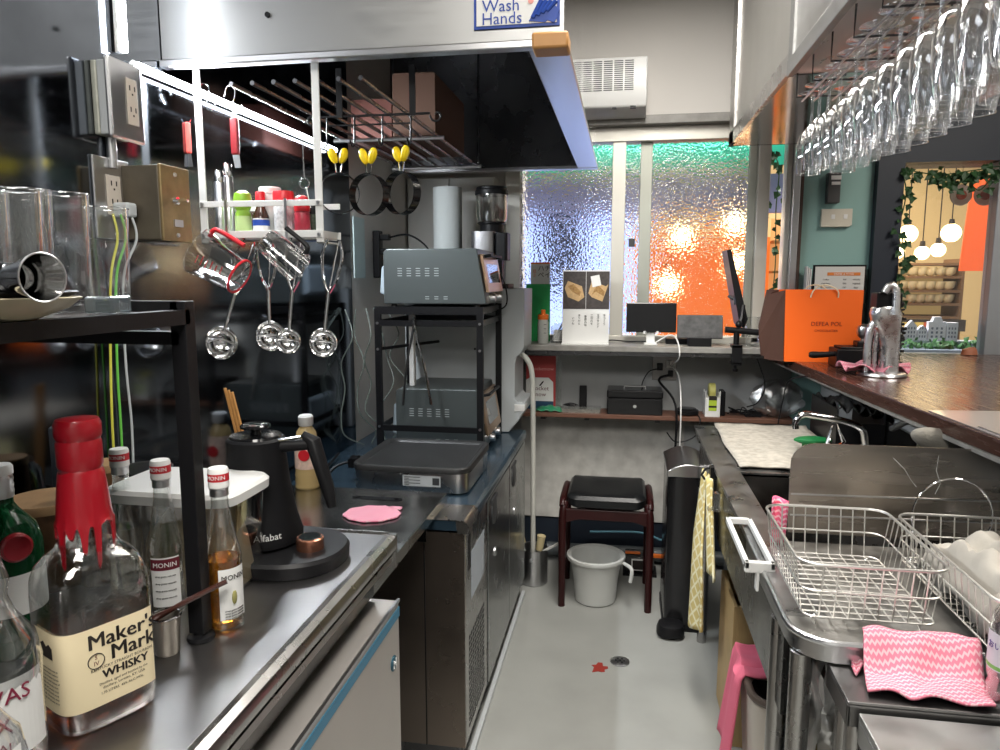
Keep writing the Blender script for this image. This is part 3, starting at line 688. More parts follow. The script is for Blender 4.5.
for x in (-1.045,-.83): MB().box(x,x+.205,3.458,3.47,1.475,1.895).done('door', mat('cabinet_door_white', (.60,.59,.55), .5) if 'cabinet_door_white' not in MATS else MATS['cabinet_door_white'], wc, smooth=False, bev=.003)

# ------------------------------------------------------------------ white hanging spice rack
sr = thing('spice_rack', 'white metal rack hanging from the hood holding spice jars', 'rack', (-.84,1.6,1.50))
XL, XR = -.985, -.695
b = MB()
for x in (XL,XR):
    for y in (1.60,):
        b.box(x-.009,x+.009,y-.002,y+.002,1.50,1.905)
        b.box(x-.009,x+.009,y-.002,y+.10,1.50,1.504)
b.split('upright', whitep, sr, smooth=False, bev=.001)
b = MB()
for z in (1.520,1.592):
    for y in (1.597,1.703): b.box(XL-.009,XR+.009,y-.0015,y+.0015,z-.007,z+.007 if z > 1.55 else z+.010)
for x in (XL,XR): b.box(x-.0015,x+.0015,1.60,1.703,1.513,1.530)
b.split('rail', whitep, sr, smooth=False, bev=.001)
MB().box(XL,XR,1.60,1.70,1.510,1.514).done('tray', whitep, sr, smooth=False)
b = MB()
for x in (-.925,-.775): b.box(x-.003,x+.003,1.592,1.5945,1.505,1.602)
b.split('divider', satin, sr, smooth=False)
b = MB()
for x in (XL,XR):
    for z in (1.520,1.592): b.lathe((x,1.5935,z), [(.004,-.003),(.004,.003)], 12, axis='Y')
b.split('screw', satin, sr)
zt = 1.5145
# jars
def jar(name, px, y, prof, m, cap, mc, label, cat='jar', lab=None, txt=None):
    x = AT0(px, y)
    c = (x, y, zt); t = thing(name, label, cat, c, 'jars on the spice rack')
    prof = [(r*1.06, z*1.18) for r, z in prof]; cap = [(r*1.06, z*1.18) for r, z in cap]; lab = lab and ([(r*1.06, z*1.18) for r, z in lab[0]], lab[1])
    MB().lathe(c, prof, 24).done('body', m, t)
    MB().lathe(c, cap, 24).done('lid', mc, t)
    if lab: MB().lathe(c, lab[0], 24, cap0=False, cap1=False).done('label_band', lab[1], t)
    if txt: text(txt[0], txt[1], None, None, txt[3], t, wrap=((x,y,zt+txt[2]), txt[4], -82))
    return t
def AT0(px, y):   # x position along the rack, evenly read from left to right
    return (XL + (px-200)*(XR-XL)/(316-200))*y/1.6
jar('spice_jar', 240, 1.645, [(.015,0),(.018,.003),(.017,.05),(.013,.058)], greenp, [(.014,.056),(.019,.064),(.021,.076),(.018,.090),(.008,.096)], greenp, 'lime green jar with a ball shaped cap on the spice rack', lab=([(.0182,.010),(.0180,.045)], mat('pale_green_label', (.45,.60,.25), .5)), txt=('SPICE',.008,.03,paper,.0185) if False else None)
jar('sauce_bottle', 258, 1.65, [(.017,0),(.018,.003),(.018,.045),(.010,.062),(.0095,.075)], mat('dark_brown_bottle', (.05,.018,.008), .1), [(.0105,.073),(.0105,.092),(.009,.094)], red, 'small dark bottle with red cap and white and blue label', 'bottle', ([(.0184,.008),(.0184,.040)], paper))
jar('spice_jar', 281, 1.655, [(.020,0),(.022,.003),(.022,.064),(.019,.068)], mat('grey_speckled_jar', (.50,.50,.50), .4, noise=.35, nscale=160), [(.0235,.068),(.0235,.090),(.022,.094)], red, 'wide jar of grey powder with a big red screw lid')
jar('spice_jar', 299, 1.638, [(.016,0),(.018,.003),(.017,.048),(.015,.054)], mat('crimson_shaker', (.36,.03,.05), .3), [(.0175,.052),(.0180,.070),(.014,.080),(.006,.084)], mat('crimson_cap', (.50,.01,.02), .35), 'crimson shaker with a rounded cap at the right end of the spice rack')
jar('spice_jar', 268, 1.688, [(.022,0),(.024,.003),(.024,.09),(.022,.095)], mat('frosted_jar', (.62,.62,.60), .5), [(.025,.093),(.025,.104),(.023,.106)], paper, 'tall frosted white jar standing behind the red capped ones')
jar('spice_jar', 309, 1.688, [(.013,0),(.014,.003),(.014,.045),(.012,.05)], mat('dark_herbs', (.05,.07,.04), .5, noise=.5, nscale=200), [(.0145,.05),(.0145,.075),(.012,.08)], black, 'narrow dark jar with a black lid behind the crimson shaker')
MB_l = [o for o in bpy.data.objects if o.name.startswith('sauce_bottle')][0]
b = MB().lathe((AT0(258,1.65),1.65,zt), [(.0198,.030),(.0198,.044)], 24, cap0=False, cap1=False); b.done('blue_band', blue, MB_l)
# steel shaker tubes
for px, h, y, lb in ((217,.165,1.665,'tall plain steel shaker at the left end of the spice rack'), (226,.185,1.69,'taller thin steel tube behind the plain steel shaker')):
    x = AT0(px, y)
    t = thing('steel_shaker', lb, 'shaker', (x,y,zt))
    MB().lathe((x,y,zt), [(.013,0),(.013,h*.82),(.011,h*.84)], 20).done('body', satin, t)
    MB().lathe((x,y,zt), [(.0115,h*.83),(.0115,h*.98),(.010,h)], 20).done('cap', chrome, t)

# hooks and knives on the wall side
def s_hook(c, s=.05):
    return catmull([(c[0]-.4*s,c[1],c[2]+.1*s),(c[0]-.2*s,c[1],c[2]+.55*s),(c[0]+.15*s,c[1],c[2]+.45*s),(c[0]+.12*s,c[1],c[2]),(c[0]-.05*s,c[1],c[2]-.4*s),(c[0]+.2*s,c[1],c[2]-.7*s),(c[0]+.5*s,c[1],c[2]-.35*s)],5)
hooks = [((-1.0, 1.66, 1.854),'steel s-hook on the rods just right of the rack post'),((-0.933, 1.66, 1.846),'steel s-hook hanging above the dark red knife'),((-1.068, 1.66, 1.819),'bare steel s-hook left of the white rack post')]
for c, lb in hooks:
    tag(MB().tube(s_hook(c), .0016, 6).done('s_hook', chrome), lb, 'hook', 'steel s-hooks under the hood')
def knife(c, ln, m, lb, tilt=0):
    t = thing('knife', lb, 'knife', c)
    MB().rot(tilt, c, 'Y').box(c[0]-.010,c[0]+.010,c[1]-.006,c[1]+.006,c[2]-ln,c[2]).reset().done('handle', m, t, smooth=False, bev=.004)
    MB().rot(tilt, c, 'Y').prism([(c[0]-.008,c[2]-ln),(c[0]+.009,c[2]-ln),(c[0]+.012,c[2]-ln-.03),(c[0]-.003,c[2]-ln-.03)], c[1]-.001, c[1]+.001, 'XZ').reset().done('blade', satin, t, smooth=False)
knife((-1.057, 1.66, 1.795), .075, mat('coral_plastic', (.75,.10,.08), .4), 'coral red peeler hanging at the left of the rack post')
knife((-0.919, 1.64, 1.796), .085, mat('dark_red_handle', (.22,.01,.015), .3), 'dark red handled knife hanging behind the rack')

# measuring cups hung on the rack
def cup(c, r, h, az, el, hm, label, spout=True, hs=-1, band=None):
    """beaker whose axis points along (az, el); built upright and turned about its centre"""
    t = thing('measuring_cup', label, 'measuring cup', c)
    ax = Vector((0,0,1)).cross(Vector((cos(radians(az)),sin(radians(az)),0)))
    def turn(b): return b.rotv(el, c, tuple(ax))
    body = turn(MB())
    rings = []
    for k, (q, z) in enumerate(((.80,-.5),(.85,-.45),(.93,0),(1.0,.5))):
        ring = []
        for i in range(32):
            a = 2*pi*i/32; s_ = 1+(.25*max(0,cos(a))**12 if (spout and k == 3) else 0)
            ring.append((c[0]+r*q*s_*cos(a), c[1]+r*q*s_*sin(a), c[2]+z*h))
        rings.append(ring)
    body.loft(rings, True, False); body.done('beaker', plastic_c, t)
    rim = turn(MB()); rim.tube(rings[-1], .0016, 5, closed=True).tube([(p[0],p[1],p[2]) for p in rings[0]], .0012, 5, closed=True); rim.done('rim', plastic_c, t)
    hb = turn(MB())
    hb.tube(catmull([(c[0]+hs*r*.95,c[1],c[2]+h*.42),(c[0]+hs*r*1.30,c[1],c[2]+h*.40),(c[0]+hs*r*1.42,c[1],c[2]+h*.25),(c[0]+hs*r*1.38,c[1],c[2]-h*.32)],5), .0055, 8)
    if band: turn(MB()).tube([(c[0]+r*.82*cos(2*pi*k/28),c[1]+r*.82*sin(2*pi*k/28),c[2]-h*.49) for k in range(28)], .003, 6, closed=True).done('base_band', band, t)
    hb.done('handle', hm, t)
    m_ = turn(MB())
    for k in range(6): m_.box(c[0]-.010,c[0]+.012-.004*(k%2),c[1]-r*.95-.001,c[1]-r*.93,c[2]-h*.3+k*h*.11,c[2]-h*.3+k*h*.11+.0012)
    m_.done('scale_marks', hm if hm is red else ink, t, smooth=False)
    return t
plastic_c = thin_glass('clear_hard_plastic', (.84,.84,.84), .07, 1.0, base=.16)
cup((-0.929, 1.56, 1.45), .050, .115, 180, 62, red, 'clear measuring jug with red handle hanging on its side from the rack', hs=1, band=red)
cup((-0.769, 1.56, 1.474), .037, .095, 0, 130, black, 'clear grey measuring jug with black handle hanging by the rack front', spout=False)
# dishers hanging
def disher(top, bot, r, label):
    top = Vector(top); bot = Vector(bot); t = thing('ice_cream_scoop', label, 'scoop', tuple(top), 'metal scoops hanging under the spice rack')
    d = (bot-top); L = d.length; d.normalize(); sd = Vector((1,0,0)) - d*d.x; sd.normalize()
    mid = top + d*L*.50
    b = MB()
    for s_ in (-1,1):
        b.tube(catmull([top+sd*s_*.014, top+d*L*.15+sd*s_*.024, top+d*L*.36+sd*s_*.017, mid+sd*s_*.003, mid+d*.01],5), .0038, 6)
    b.done('spring_handle', chrome, t)
    MB().bar(mid, bot-d*r*.8, .0050, .0038, 10).bar(top+sd*.012+d*.005, mid+sd*.001, .0020).done('shaft', chrome, t)
    bb = MB(); n = Vector((0,-1,0)); n = (n - d*n.dot(d)).normalized(); u = d; w = u.cross(n)
    rings = []
    for k in range(8):
        a = pi/2*k/7*.98; rings.append([bot + (u*cos(2*pi*i/24)+w*sin(2*pi*i/24))*r*cos(a) - n*r*.9*sin(a) for i in range(24)])
    bb.loft(rings, False, True); bb.done('bowl', chrome, t, solid=.0012)
    MB().tube([bot+(u*cos(2*pi*i/24)+w*sin(2*pi*i/24))*r for i in range(24)], .0014, 5, closed=True).done('bowl_rim', chrome, t)
    MB().tube([bot + (w*sin(a)*.98 - n*.9*cos(a))*r*.93 for a in [(-pi/2)+pi*k/10 for k in range(11)]], .0018, 5).done('sweep_blade', satin, t)
    return t
disher((-0.871, 1.6, 1.509), (-0.959, 1.6, 1.264), .040, 'metal scoop at the left end, hanging under the red handled jug')
disher((-0.851, 1.64, 1.511), (-0.851, 1.64, 1.279), .037, 'metal scoop turned away, second from the left under the rack')
disher((-0.753, 1.6, 1.512), (-0.785, 1.6, 1.271), .030, 'smaller metal scoop partly before the turned away one')
disher((-0.662, 1.6, 1.507), (-0.697, 1.6, 1.268), .034, 'metal scoop at the right end under the rack foot')
tag(MB().box(-.80,-.745,1.612,1.66,1.475,1.505).done('blue_packet', mat('blue_packet', (.02,.06,.30), .4), bev=.002) if False else MB().box((-0.772, 1.66, 1.53)[0],(-0.734, 1.66, 1.53)[0],1.66,1.70,(-0.773, 1.66, 1.509)[2],(-0.772, 1.66, 1.53)[2]).done('blue_clip', mat('blue_clip', (.02,.06,.30), .4), bev=.002), 'small blue clip beneath the right end of the spice rack', 'clip')

# ------------------------------------------------------------------ black hook rail with yellow tabbed rings
hr = thing('hook_rail', 'black wrought iron hook rail with scrolled ends hanging below the hood', 'hook rail', (-0.565, 1.66, 1.794))
h0 = (-0.717, 1.66, 1.795); h1 = (-0.446, 1.66, 1.792); zr = (h0[2]+h1[2])/2
def scroll(c, s_, flip):
    return [(c[0]+flip*s_*(1-.055*k)*cos(k*.42+pi*1.0)+flip*s_, c[1], c[2]+s_*(1-.055*k)*sin(-k*.42)) for k in range(15)]
b = MB().tube([(h0[0],1.66,zr),(h1[0],1.66,zr)], .0028, 6)
b.tube(scroll((h1[0],1.66,zr-.005), .016, 1), .0026, 6).tube([(p[0],p[1],p[2]) for p in scroll((h0[0],1.66,zr-.005), .016, -1)], .0026, 6)
b.tube([(h0[0]+.02,1.66,zr-.020),(h1[0]-.045,1.66,zr-.020)], .002, 6)
b.done('bar', blackm, hr)
b = MB()
for px in ((-0.662, 1.66, 1.797)[0], (-0.486, 1.66, 1.791)[0]): b.box(px-.007,px+.007,1.655,1.659,zr-.004,1.90)
b.split('hanger', blackm, hr, smooth=False)
b = MB()
for k in range(4):
    x = h0[0]+.022+.068*k; b.tube(catmull([(x,1.66,zr),(x,1.658,zr-.03),(x,1.655,zr-.062),(x,1.640,zr-.072),(x,1.628,zr-.060)],4), .0022, 6)
b.split('hook', blackm, hr)
def egg_ring(c, r, yaw, tilt, label):
    t = thing('egg_ring', label, 'egg ring', c, 'black ring moulds with yellow tabs')
    # c = hanging point ; ring centre below
    cc = Vector((c[0], c[1], c[2]-.052-r))
    def turn(b): return b.rotv(yaw, c, (0,0,1))
    b = turn(MB()); rings = []
    for i in range(32):
        a = 2*pi*i/32; u = Vector((cos(a),0,sin(a)))
        p = cc+u*r; q = cc+u*(r-.0015); o_ = Vector((0,.012,0))
        rings.append([p-o_, p+o_, q+o_, q-o_])
    b.loft(rings, closed=True); b.done('ring', blackg, t)
    b = turn(MB()).tube([(c[0]-.008,c[1],c[2]-.026),(c[0]-.005,c[1],c[2]-.05),(cc.x-.003,cc.y,cc.z+r)], .0018, 6).tube([(c[0]+.009,c[1],c[2]-.026),(c[0]+.005,c[1],c[2]-.05),(cc.x+.003,cc.y,cc.z+r)], .0018, 6)
    b.done('wire_stem', chrome, t)
    for s_ in (-1,1):
        turn(MB()).rotv(yaw,c,(0,0,1)).tube(catmull([(c[0]+s_*.005,c[1],c[2]-.030),(c[0]+s_*.012,c[1],c[2]-.014),(c[0]+s_*.017,c[1],c[2]+.004)],4), [.004,.006,.008,.009,.0098,.0098,.009,.007,.003], 8).done('tab', yellow, t)
    return t
egg_ring((-0.662, 1.64, 1.715), .047, 22, 0, 'leftmost black ring mould with yellow tabs on the hook rail')
egg_ring((-0.58, 1.615, 1.708), .047, -14, 0, 'middle black ring mould with small yellow tabs on the hook rail')
egg_ring((-0.51, 1.64, 1.715), .049, -26, 0, 'rightmost black ring mould with broad yellow tabs')
# can opener type ring by rack post
c = (-0.757, 1.66, 1.656)
tag(MB().tube([(c[0]+.012*cos(k*pi/10),c[1],c[2]-.012+.012*sin(k*pi/10)) for k in range(20)], .0022, 6, closed=True).tube([(c[0],c[1],c[2]),(c[0]-.001,c[1],c[2]+.10)],.0016,6).tube([(c[0]+.004,c[1],c[2]-.024),(c[0]+.012,c[1],c[2]-.07)],.003,6).done('bottle_opener', chrome), 'ring handled steel opener hanging by the right rack post', 'opener')

# ------------------------------------------------------------------ near left counter
nz = .92
nc = thing('undercounter_fridge', 'stainless steel undercounter fridge with a pale door, front left', 'fridge', (-.75,.6,0))
XF = -.428
b = MB(); b.box(WX+.006,XF-.02,-.6,1.305,.885,nz)
b.done('worktop', worktop, nc, smooth=False, bev=.003)
# rounded nose
pts = [(XF-.022,nz),(XF-.012,nz+.002),(XF-.003,nz-.004),(XF,nz-.014),(XF-.002,nz-.028),(XF-.010,nz-.037),(XF-.022,nz-.038)]
MB().prism([(x,z) for x,z in pts], -.6, 1.305, 'XZ').done('worktop_nose', steel, nc)
MB().box(XF-.03,XF-.008,-.6,1.303,.868,.880).box(WX+.006,XF-.02,1.305,1.311,.86,nz+.004).box(XF-.03,XF-.002,1.300,1.312,.855,nz+.001).done('worktop_lip', steel, nc, smooth=False)
MB().box(WX+.01,XF-.07,-.58,1.27,.10,.868).done('body', darkst, nc, smooth=False)
MB().box(XF-.068,XF+.004,-.2,1.297,.12,.790).done('door', mat('pale_vinyl_steel', (.50,.47,.44), .35, .6, noise=.04, nscale=6), nc, smooth=False, bev=.004)
MB().box(XF-.075,XF-.045,-.2,1.290,.80,.84).done('handle_recess', blackg, nc, smooth=False)
MB().box(XF+.0038,XF+.0052,-.2,1.296,.758,.778).done('blue_film', bluetape, nc, smooth=False)
MB().box(XF,XF+.006,-.2,1.298,.787,.793).done('door_trim', satin, nc, smooth=False)
bc = (-0.475, 1.396, 0.675)
MB().lathe((XF+.0045,1.255,.680), [(.015,-.001),(.015,.0015),(.012,.003)], 24, cap0=False, axis='X').done('badge', mat('blue_badge', (.03,.10,.14), .3, .3), nc)
MB().box(XF+.0076,XF+.0085,1.247,1.250,.672,.688).box(XF+.0076,XF+.0085,1.260,1.263,.672,.688).box(XF+.0076,XF+.0085,1.247,1.263,.679,.682).done('badge_mark', paper, nc, smooth=False)
for y in (-.5,1.22):
    for x in (WX+.08,XF-.11): MB().bar((x,y,0),(x,y,.10),.018,seg=14).done('foot', satin, nc)

# sheet bridging the gap
stz = .80
br = thing('bridging_board', 'flat stainless steel board bridging the two counters, with a dark slot', 'board', (-.77,1.6,stz))
MB().box(WX+.006,-.495,1.32,1.978,stz-.008,stz).box(-.50,-.494,1.32,1.978,stz-.03,stz).done('plate', steelx, br, smooth=False, bev=.002)
MB().box(WX+.006,-.52,1.84,1.85,.70,stz-.008).box(WX+.02,WX+.05,1.32,1.36,0,stz-.008).box(-.56,-.53,1.32,1.36,0,stz-.008).done('support', darkst, br, smooth=False)
c0 = (-0.758, 1.891, 0.8); c1 = (-0.594, 1.9, 0.8)
MB().box(c0[0]+.02,c1[0]-.02,c0[1]-.012,c0[1]+.012,stz+.0002,stz+.0015).lathe((c0[0]+.02,c0[1],stz),[(.012,0),(.012,.0015)],16).lathe((c1[0]-.02,c0[1],stz),[(.012,0),(.012,.0015)],16).done('slot', black, br)
c = (-0.642, 1.751, 0.8)
tag(MB().prism([(c[0]+.075*cos(k*pi/14)*(1+.05*sin(k*1.7)), c[1]+.065*sin(k*pi/14)*(1+.05*cos(k*2.1))) for k in range(28)], stz+.001, stz+.006).box(c[0]+.03,c[0]+.065,c[1]+.045,c[1]+.065,stz+.001,stz+.006).done('round_pad', pinkr, bev=.002), 'round pink mesh pad lying on the steel board', 'pad')

# kettle on its base
kx, ky = (-0.658, 1.205, 0.95)[0], (-0.658, 1.205, 0.95)[1]
kx, ky = -.640, 1.165
kt = thing('electric_kettle', 'matt black gooseneck style electric kettle standing on its round base', 'kettle', (kx,ky,nz+.03))
kb = thing('kettle_base', 'wide round black power base with a copper dial under the kettle', 'kettle base', (-.62,ky,nz))
MB().loft([sring(-.595,ky-.01,nz+.001,.118,.098,2.3,40), sring(-.595,ky-.01,nz+.022,.120,.100,2.3,40), sring(-.595,ky-.01,nz+.028,.116,.096,2.3,40)]).done('base', black, kb)
MB().lathe((-.535,ky-.02,nz+.028), [(.024,0),(.024,.019),(.022,.021)], 30).done('dial', mat('copper_ring', (.45,.20,.13), .25, .9), kb)
MB().lathe((-.535,ky-.02,nz+.049), [(.020,0),(.019,.001)], 30).done('dial_top', blackg, kb)
k0 = nz+.030
MB().lathe((kx,ky,k0), [(.072,0),(.076,.004),(.076,.016),(.066,.05),(.056,.11),(.051,.16),(.051,.186),(.047,.190)], 40).done('body', mat('matt_black_enamel', (.006,.006,.007), .55, spec=.2), kt)
MB().lathe((kx,ky,k0+.190), [(.046,0),(.044,.004),(.010,.005),(.008,.012),(.016,.014),(.026,.017),(.026,.021),(.024,.023)], 30).done('lid', blackg, kt)
MB().lathe((kx,ky,k0+.213), [(.024,-.001),(.018,.0008)], 24).done('lid_knob_top', chrome, kt)
MB().tube([(kx+.045,ky,k0+.175),(kx+.10,ky+.01,k0+.178)], [.012,.010], 10).tube([(kx+.085,ky+.01,k0+.196),(kx+.103,ky+.01,k0+.184),(kx+.128,ky+.01,k0+.10),(kx+.135,ky+.01,k0+.065)], [.006,.014,.012,.008], 10).done('handle', black, kt, bev=0)
MB().tube([(kx+.040,ky-.01,k0+.186),(kx+.085,ky,k0+.192)], .003, 6).done('handle_trim', chrome, kt)
text('Alfabat', .017, None, None, paper, kt, wrap=((kx,ky,k0+.026), .0748, -52))
# honey / syrup squeeze bottle behind
c = (-0.918, 1.965, 0.8)
hb = thing('syrup_squeeze_bottle', 'squeeze bottle with honeycomb rings, red and white label and white cap behind the kettle', 'bottle', (c[0],c[1],stz))
cx_, cy_ = c[0], c[1]
MB().lathe((cx_,cy_,stz), [(.034,0),(.037,.004)]+[(.037-.002*(k%2),.008+.008*k) for k in range(6)]+[(.035,.06),(.035,.13),(.028,.17),(.018,.185),(.016,.19)], 24).done('body', mat('pale_honey_plastic', (.62,.45,.20), .25, trans=.2), hb)
MB().lathe((cx_,cy_,stz), [(.0358,.062),(.0358,.125),(.032,.150)], 24, cap0=False, cap1=False).done('label_band', mat('cream_pink_label', (.75,.55,.45), .5, noise=.25, nscale=90), hb)
MB().lathe((cx_,cy_,stz), [(.020,.188),(.022,.192),(.022,.215),(.018,.22)], 24).done('cap', white, hb)
a_ = radians(-80); MB().rotv(0,(0,0,0),(0,0,1)).lathe((cx_+.0365*cos(a_)-.0,cy_+.0365*sin(a_),stz+.105), [(.017,-.001),(.017,.001)], 20, axis='Y').done('red_emblem', red, hb)
# chopsticks
c0 = (-0.765, 1.42, 1.094); c1 = (-0.823, 1.4, 1.187); 
ck = thing('utensil_holder', 'dark utensil cup behind the kettle with wooden chopsticks', 'holder', (-.80,1.43,stz))
MB().lathe((c0[0]+.0,1.43,stz), [(.03,0),(.033,.13),(.031,.13),(.028,.004)], 20, cap1=False).done('cup', darkst, ck)
for k in range(3):
    tag(MB().bar((c0[0]+.010*k-.01,1.43,stz+.02),(c1[0]-.012+.008*k,1.40,c1[2]-.004*k),.0028,.0034,6).done('chopstick', wood_or), 'orange brown wooden chopstick leaning out of the cup behind the kettle', 'chopstick', 'wooden chopsticks behind the kettle')
# steel gravy dish / bowl behind box
c = (-0.846, 1.33, 1.051)
gb = thing('steel_bowl', 'shiny steel pitcher with black edged rim behind the white lidded box', 'pitcher', (-.87,1.30,nz) if False else (-.90,1.20,nz))
MB().lathe((-.90,1.21,nz), [(.04,0),(.062,.02),(.07,.07),(.066,.115),(.05,.135)], 30).done('body', chrome, gb)
MB().lathe((-.90,1.21,nz+.135), [(.052,0),(.053,.005),(.02,.012),(.0005,.014)], 26).done('lid', black, gb)
MB().tube(catmull([(-.835,1.205,nz+.11),(-.80,1.20,nz+.12),(-.785,1.195,nz+.08),(-.80,1.195,nz+.03)],5), .006, 8).done('handle', black, gb)

# storage box with white lid
sb = thing('food_container', 'clear plastic food box with a white lid on the near left counter', 'container', (-.69,1.0,nz))
bx0,bx1,by0,by1,bt = -.80,-.588,.972,1.115,.172
MB().loft([sring((bx0+bx1)/2,(by0+by1)/2,nz+.002,(bx1-bx0)/2-.008,(by1-by0)/2-.006,6,40), sring((bx0+bx1)/2,(by0+by1)/2,nz+bt-.02,(bx1-bx0)/2,(by1-by0)/2,6,40)], True, False).done('box', plastic_c, sb)
MB().loft([sring((bx0+bx1)/2,(by0+by1)/2,nz+bt-.020,(bx1-bx0)/2+.006,(by1-by0)/2+.006,6,40), sring((bx0+bx1)/2,(by0+by1)/2,nz+bt-.006,(bx1-bx0)/2+.007,(by1-by0)/2+.007,6,40), sring((bx0+bx1)/2,(by0+by1)/2,nz+bt,(bx1-bx0)/2+.002,(by1-by0)/2+.002,6,40)]).done('lid', white, sb)
tag(MB().loft([sring(-.69,1.045,nz+.006,.092,.05,4,32), sring(-.685,1.045,nz+.08,.08,.045,3,32), sring(-.67,1.045,nz+.14,.05,.03,2.5,32)]).done('bread_slices', mat('pale_bread', (.62,.50,.30), .85, noise=.12, nscale=40, bump=.3), bev=0), 'pale bread slices inside the white lidded box', 'bread')
# ------------------------------------------------------------------ bottles on the near counter
def lathe_bottle(name, c, prof, m, label, cat='bottle', grp=None, seg=32):
    t = thing(name, label, cat, c, grp)
    MB().lathe(c, prof, seg, True, False).done('glass', m, t)
    return t
def liquid(t, c, prof, m):
    MB().lathe(c, prof, 28).done('liquid', m, t)
# syrups (250 ml, textured neck, white cap with red band)
def syrup_bottle(c, lvl, lm, label, lab_col=None, az=-70, names=None):
    t = lathe_bottle('syrup_bottle', c, [(.022,0),(.026,.004),(.026,.105),(.025,.112),(.018,.142),(.0120,.182),(.0115,.199)], glassb, label, grp='flavoured syrup bottles on the counter')
    liquid(t, c, [(.020,.004),(.0245,.008)] + ([(.0245,lvl)] if lvl < .106 else [(.0245,.105),(.022,min(lvl,.12))]), lm)
    MB().lathe(c, [(.0128,.196),(.0128,.206),(.0136,.207),(.0136,.211)], 24, True, False).done('collar', satin, t)
    MB().lathe(c, [(.0142,.209),(.0142,.233),(.0128,.236)], 28).done('cap', white, t)
    MB().lathe(c, [(.0144,.218),(.0144,.229)], 28, False, False).done('cap_band', mat('cap_red', (.50,.02,.03), .4) if 'cap_red' not in MATS else MATS['cap_red'], t)
    text('MONIN', .008, None, None, paper, t, wrap=((c[0],c[1],c[2]+.2235), .0145, -75), bold=.0003)
    if lab_col:
        b = MB(); r = .0264
        for k in range(12):
            a0 = radians(az-46+92*k/12); a1 = radians(az-46+92*(k+1)/12)
            b._add([(c[0]+r*cos(a0),c[1]+r*sin(a0),c[2]+.020),(c[0]+r*cos(a1),c[1]+r*sin(a1),c[2]+.020),(c[0]+r*cos(a1),c[1]+r*sin(a1),c[2]+.095),(c[0]+r*cos(a0),c[1]+r*sin(a0),c[2]+.095)], [(0,1,2,3)])
        b.done('paper_label', paper, t)
        if lab_col != 'plain':
            b = MB(); r = .0267
            for k in range(12):
                a0 = radians(az-46+92*k/12); a1 = radians(az-46+92*(k+1)/12)
                b._add([(c[0]+r*cos(a0),c[1]+r*sin(a0),c[2]+.076),(c[0]+r*cos(a1),c[1]+r*sin(a1),c[2]+.076),(c[0]+r*cos(a1),c[1]+r*sin(a1),c[2]+.093),(c[0]+r*cos(a0),c[1]+r*sin(a0),c[2]+.093)], [(0,1,2,3)])
            b.done('label_band', maroon, t)
            text('MONIN', .010, None, None, paper, t, wrap=((c[0],c[1],c[2]+.084), .0272, az), bold=.0003)
        else:
            text('MONIN', .0105, None, None, ink, t, wrap=((c[0],c[1],c[2]+.082), .0268, az), bold=.0004)
            MB().rotv(0,(0,0,0),(0,0,1)).sphere((c[0]+.0262*cos(radians(az)),c[1]+.0262*sin(radians(az)),c[2]+.052), .009, 12, .25, .7, 1.2).done('fruit_picture', mat('olive_print', (.35,.33,.12), .6), t)
        for k in range(4):
            text('sirop gusto naturale', .0036, None, None, ink, t, wrap=((c[0],c[1],c[2]+.067-.011*k if lab_col != 'plain' else c[2]+.034-.004*k), .0268, az))
    return t
SY = [(-0.557, 0.905, 0.92), (-0.665, 0.931, 0.92), (-0.773, 0.984, 0.92), (-0.841, 0.999, 0.92)]
syrup_bottle(SY[0], .105, syrup, 'amber syrup bottle with white fruit label at the right of the rack post', 'plain', az=-28)
syrup_bottle(SY[1], .06, palel, 'clear syrup bottle with maroon banded label left of the rack post', 'band', az=-60)
syrup_bottle(SY[2], .11, palel, 'clear syrup bottle behind the red waxed whisky bottle on its right')
syrup_bottle(SY[3], .10, darkliq, 'dark syrup bottle almost hidden behind the red wax neck')

# big whisky bottle with red wax
def rot2(x, y, a):
    a = radians(a); return (x*cos(a)-y*sin(a), x*sin(a)+y*cos(a))
mc = (-0.595, 0.695, 0.92); mx_, my_ = mc[0], mc[1]
RA = 64
wb = thing('whisky_bottle', 'large square whisky bottle with dripping red wax neck and cream label', 'bottle', (mx_,my_,nz))
def ws(z, r, p): return sring(mx_, my_, nz+z*1.09, r*1.04, r*.90, p, 48, RA)
MB().loft([ws(0,.046,4),ws(.004,.050,4.5),ws(.02,.0515,5),ws(.13,.0515,5),ws(.152,.0510,4.5),ws(.166,.0475,3.6),ws(.176,.040,3),ws(.184,.031,2.4),ws(.195,.0275,2),ws(.210,.0265,2),ws(.255,.0225,2),ws(.30,.0195,2)], True, False).done('glass', glassb, wb)
MB().loft([ws(.005,.046,4.5),ws(.012,.049,5),ws(.060,.0495,5),ws(.063,.049,5)]).done('liquid', whisky, wb)
# wax
b = MB(); n = 48; rings = []
def wr(z, k):
    t = 2*pi*k/n
    return 0
n = 96; drip = [0]*n
for k0_, ln, wd in ((6,.036,2),(18,.012,3),(28,.028,2),(40,.010,3),(52,.036,2),(61,.018,2),(69,.050,1.8),(75,.016,2.5),(82,.034,2),(89,.052,1.6)):
    for k in range(n):
        d = min(abs(k-k0_), n-abs(k-k0_)); drip[k] = max(drip[k], ln*math.exp(-(d/wd)**4), .006*math.exp(-(d/wd/2.2)**2))
zw = [.318,.317,.312,.300,.296,.292,.270,.2655,.262,.245,.225,.215]
rw = [q_*1.22 for q_ in [.010,.0175,.0195,.0195,.0180,.0190,.0190,.0176,.0190,.0208,.0224,.0232]]
for z, r in zip(zw, rw): rings.append([(mx_+r*cos(2*pi*k/n), my_+r*sin(2*pi*k/n), nz+z*1.09) for k in range(n)])
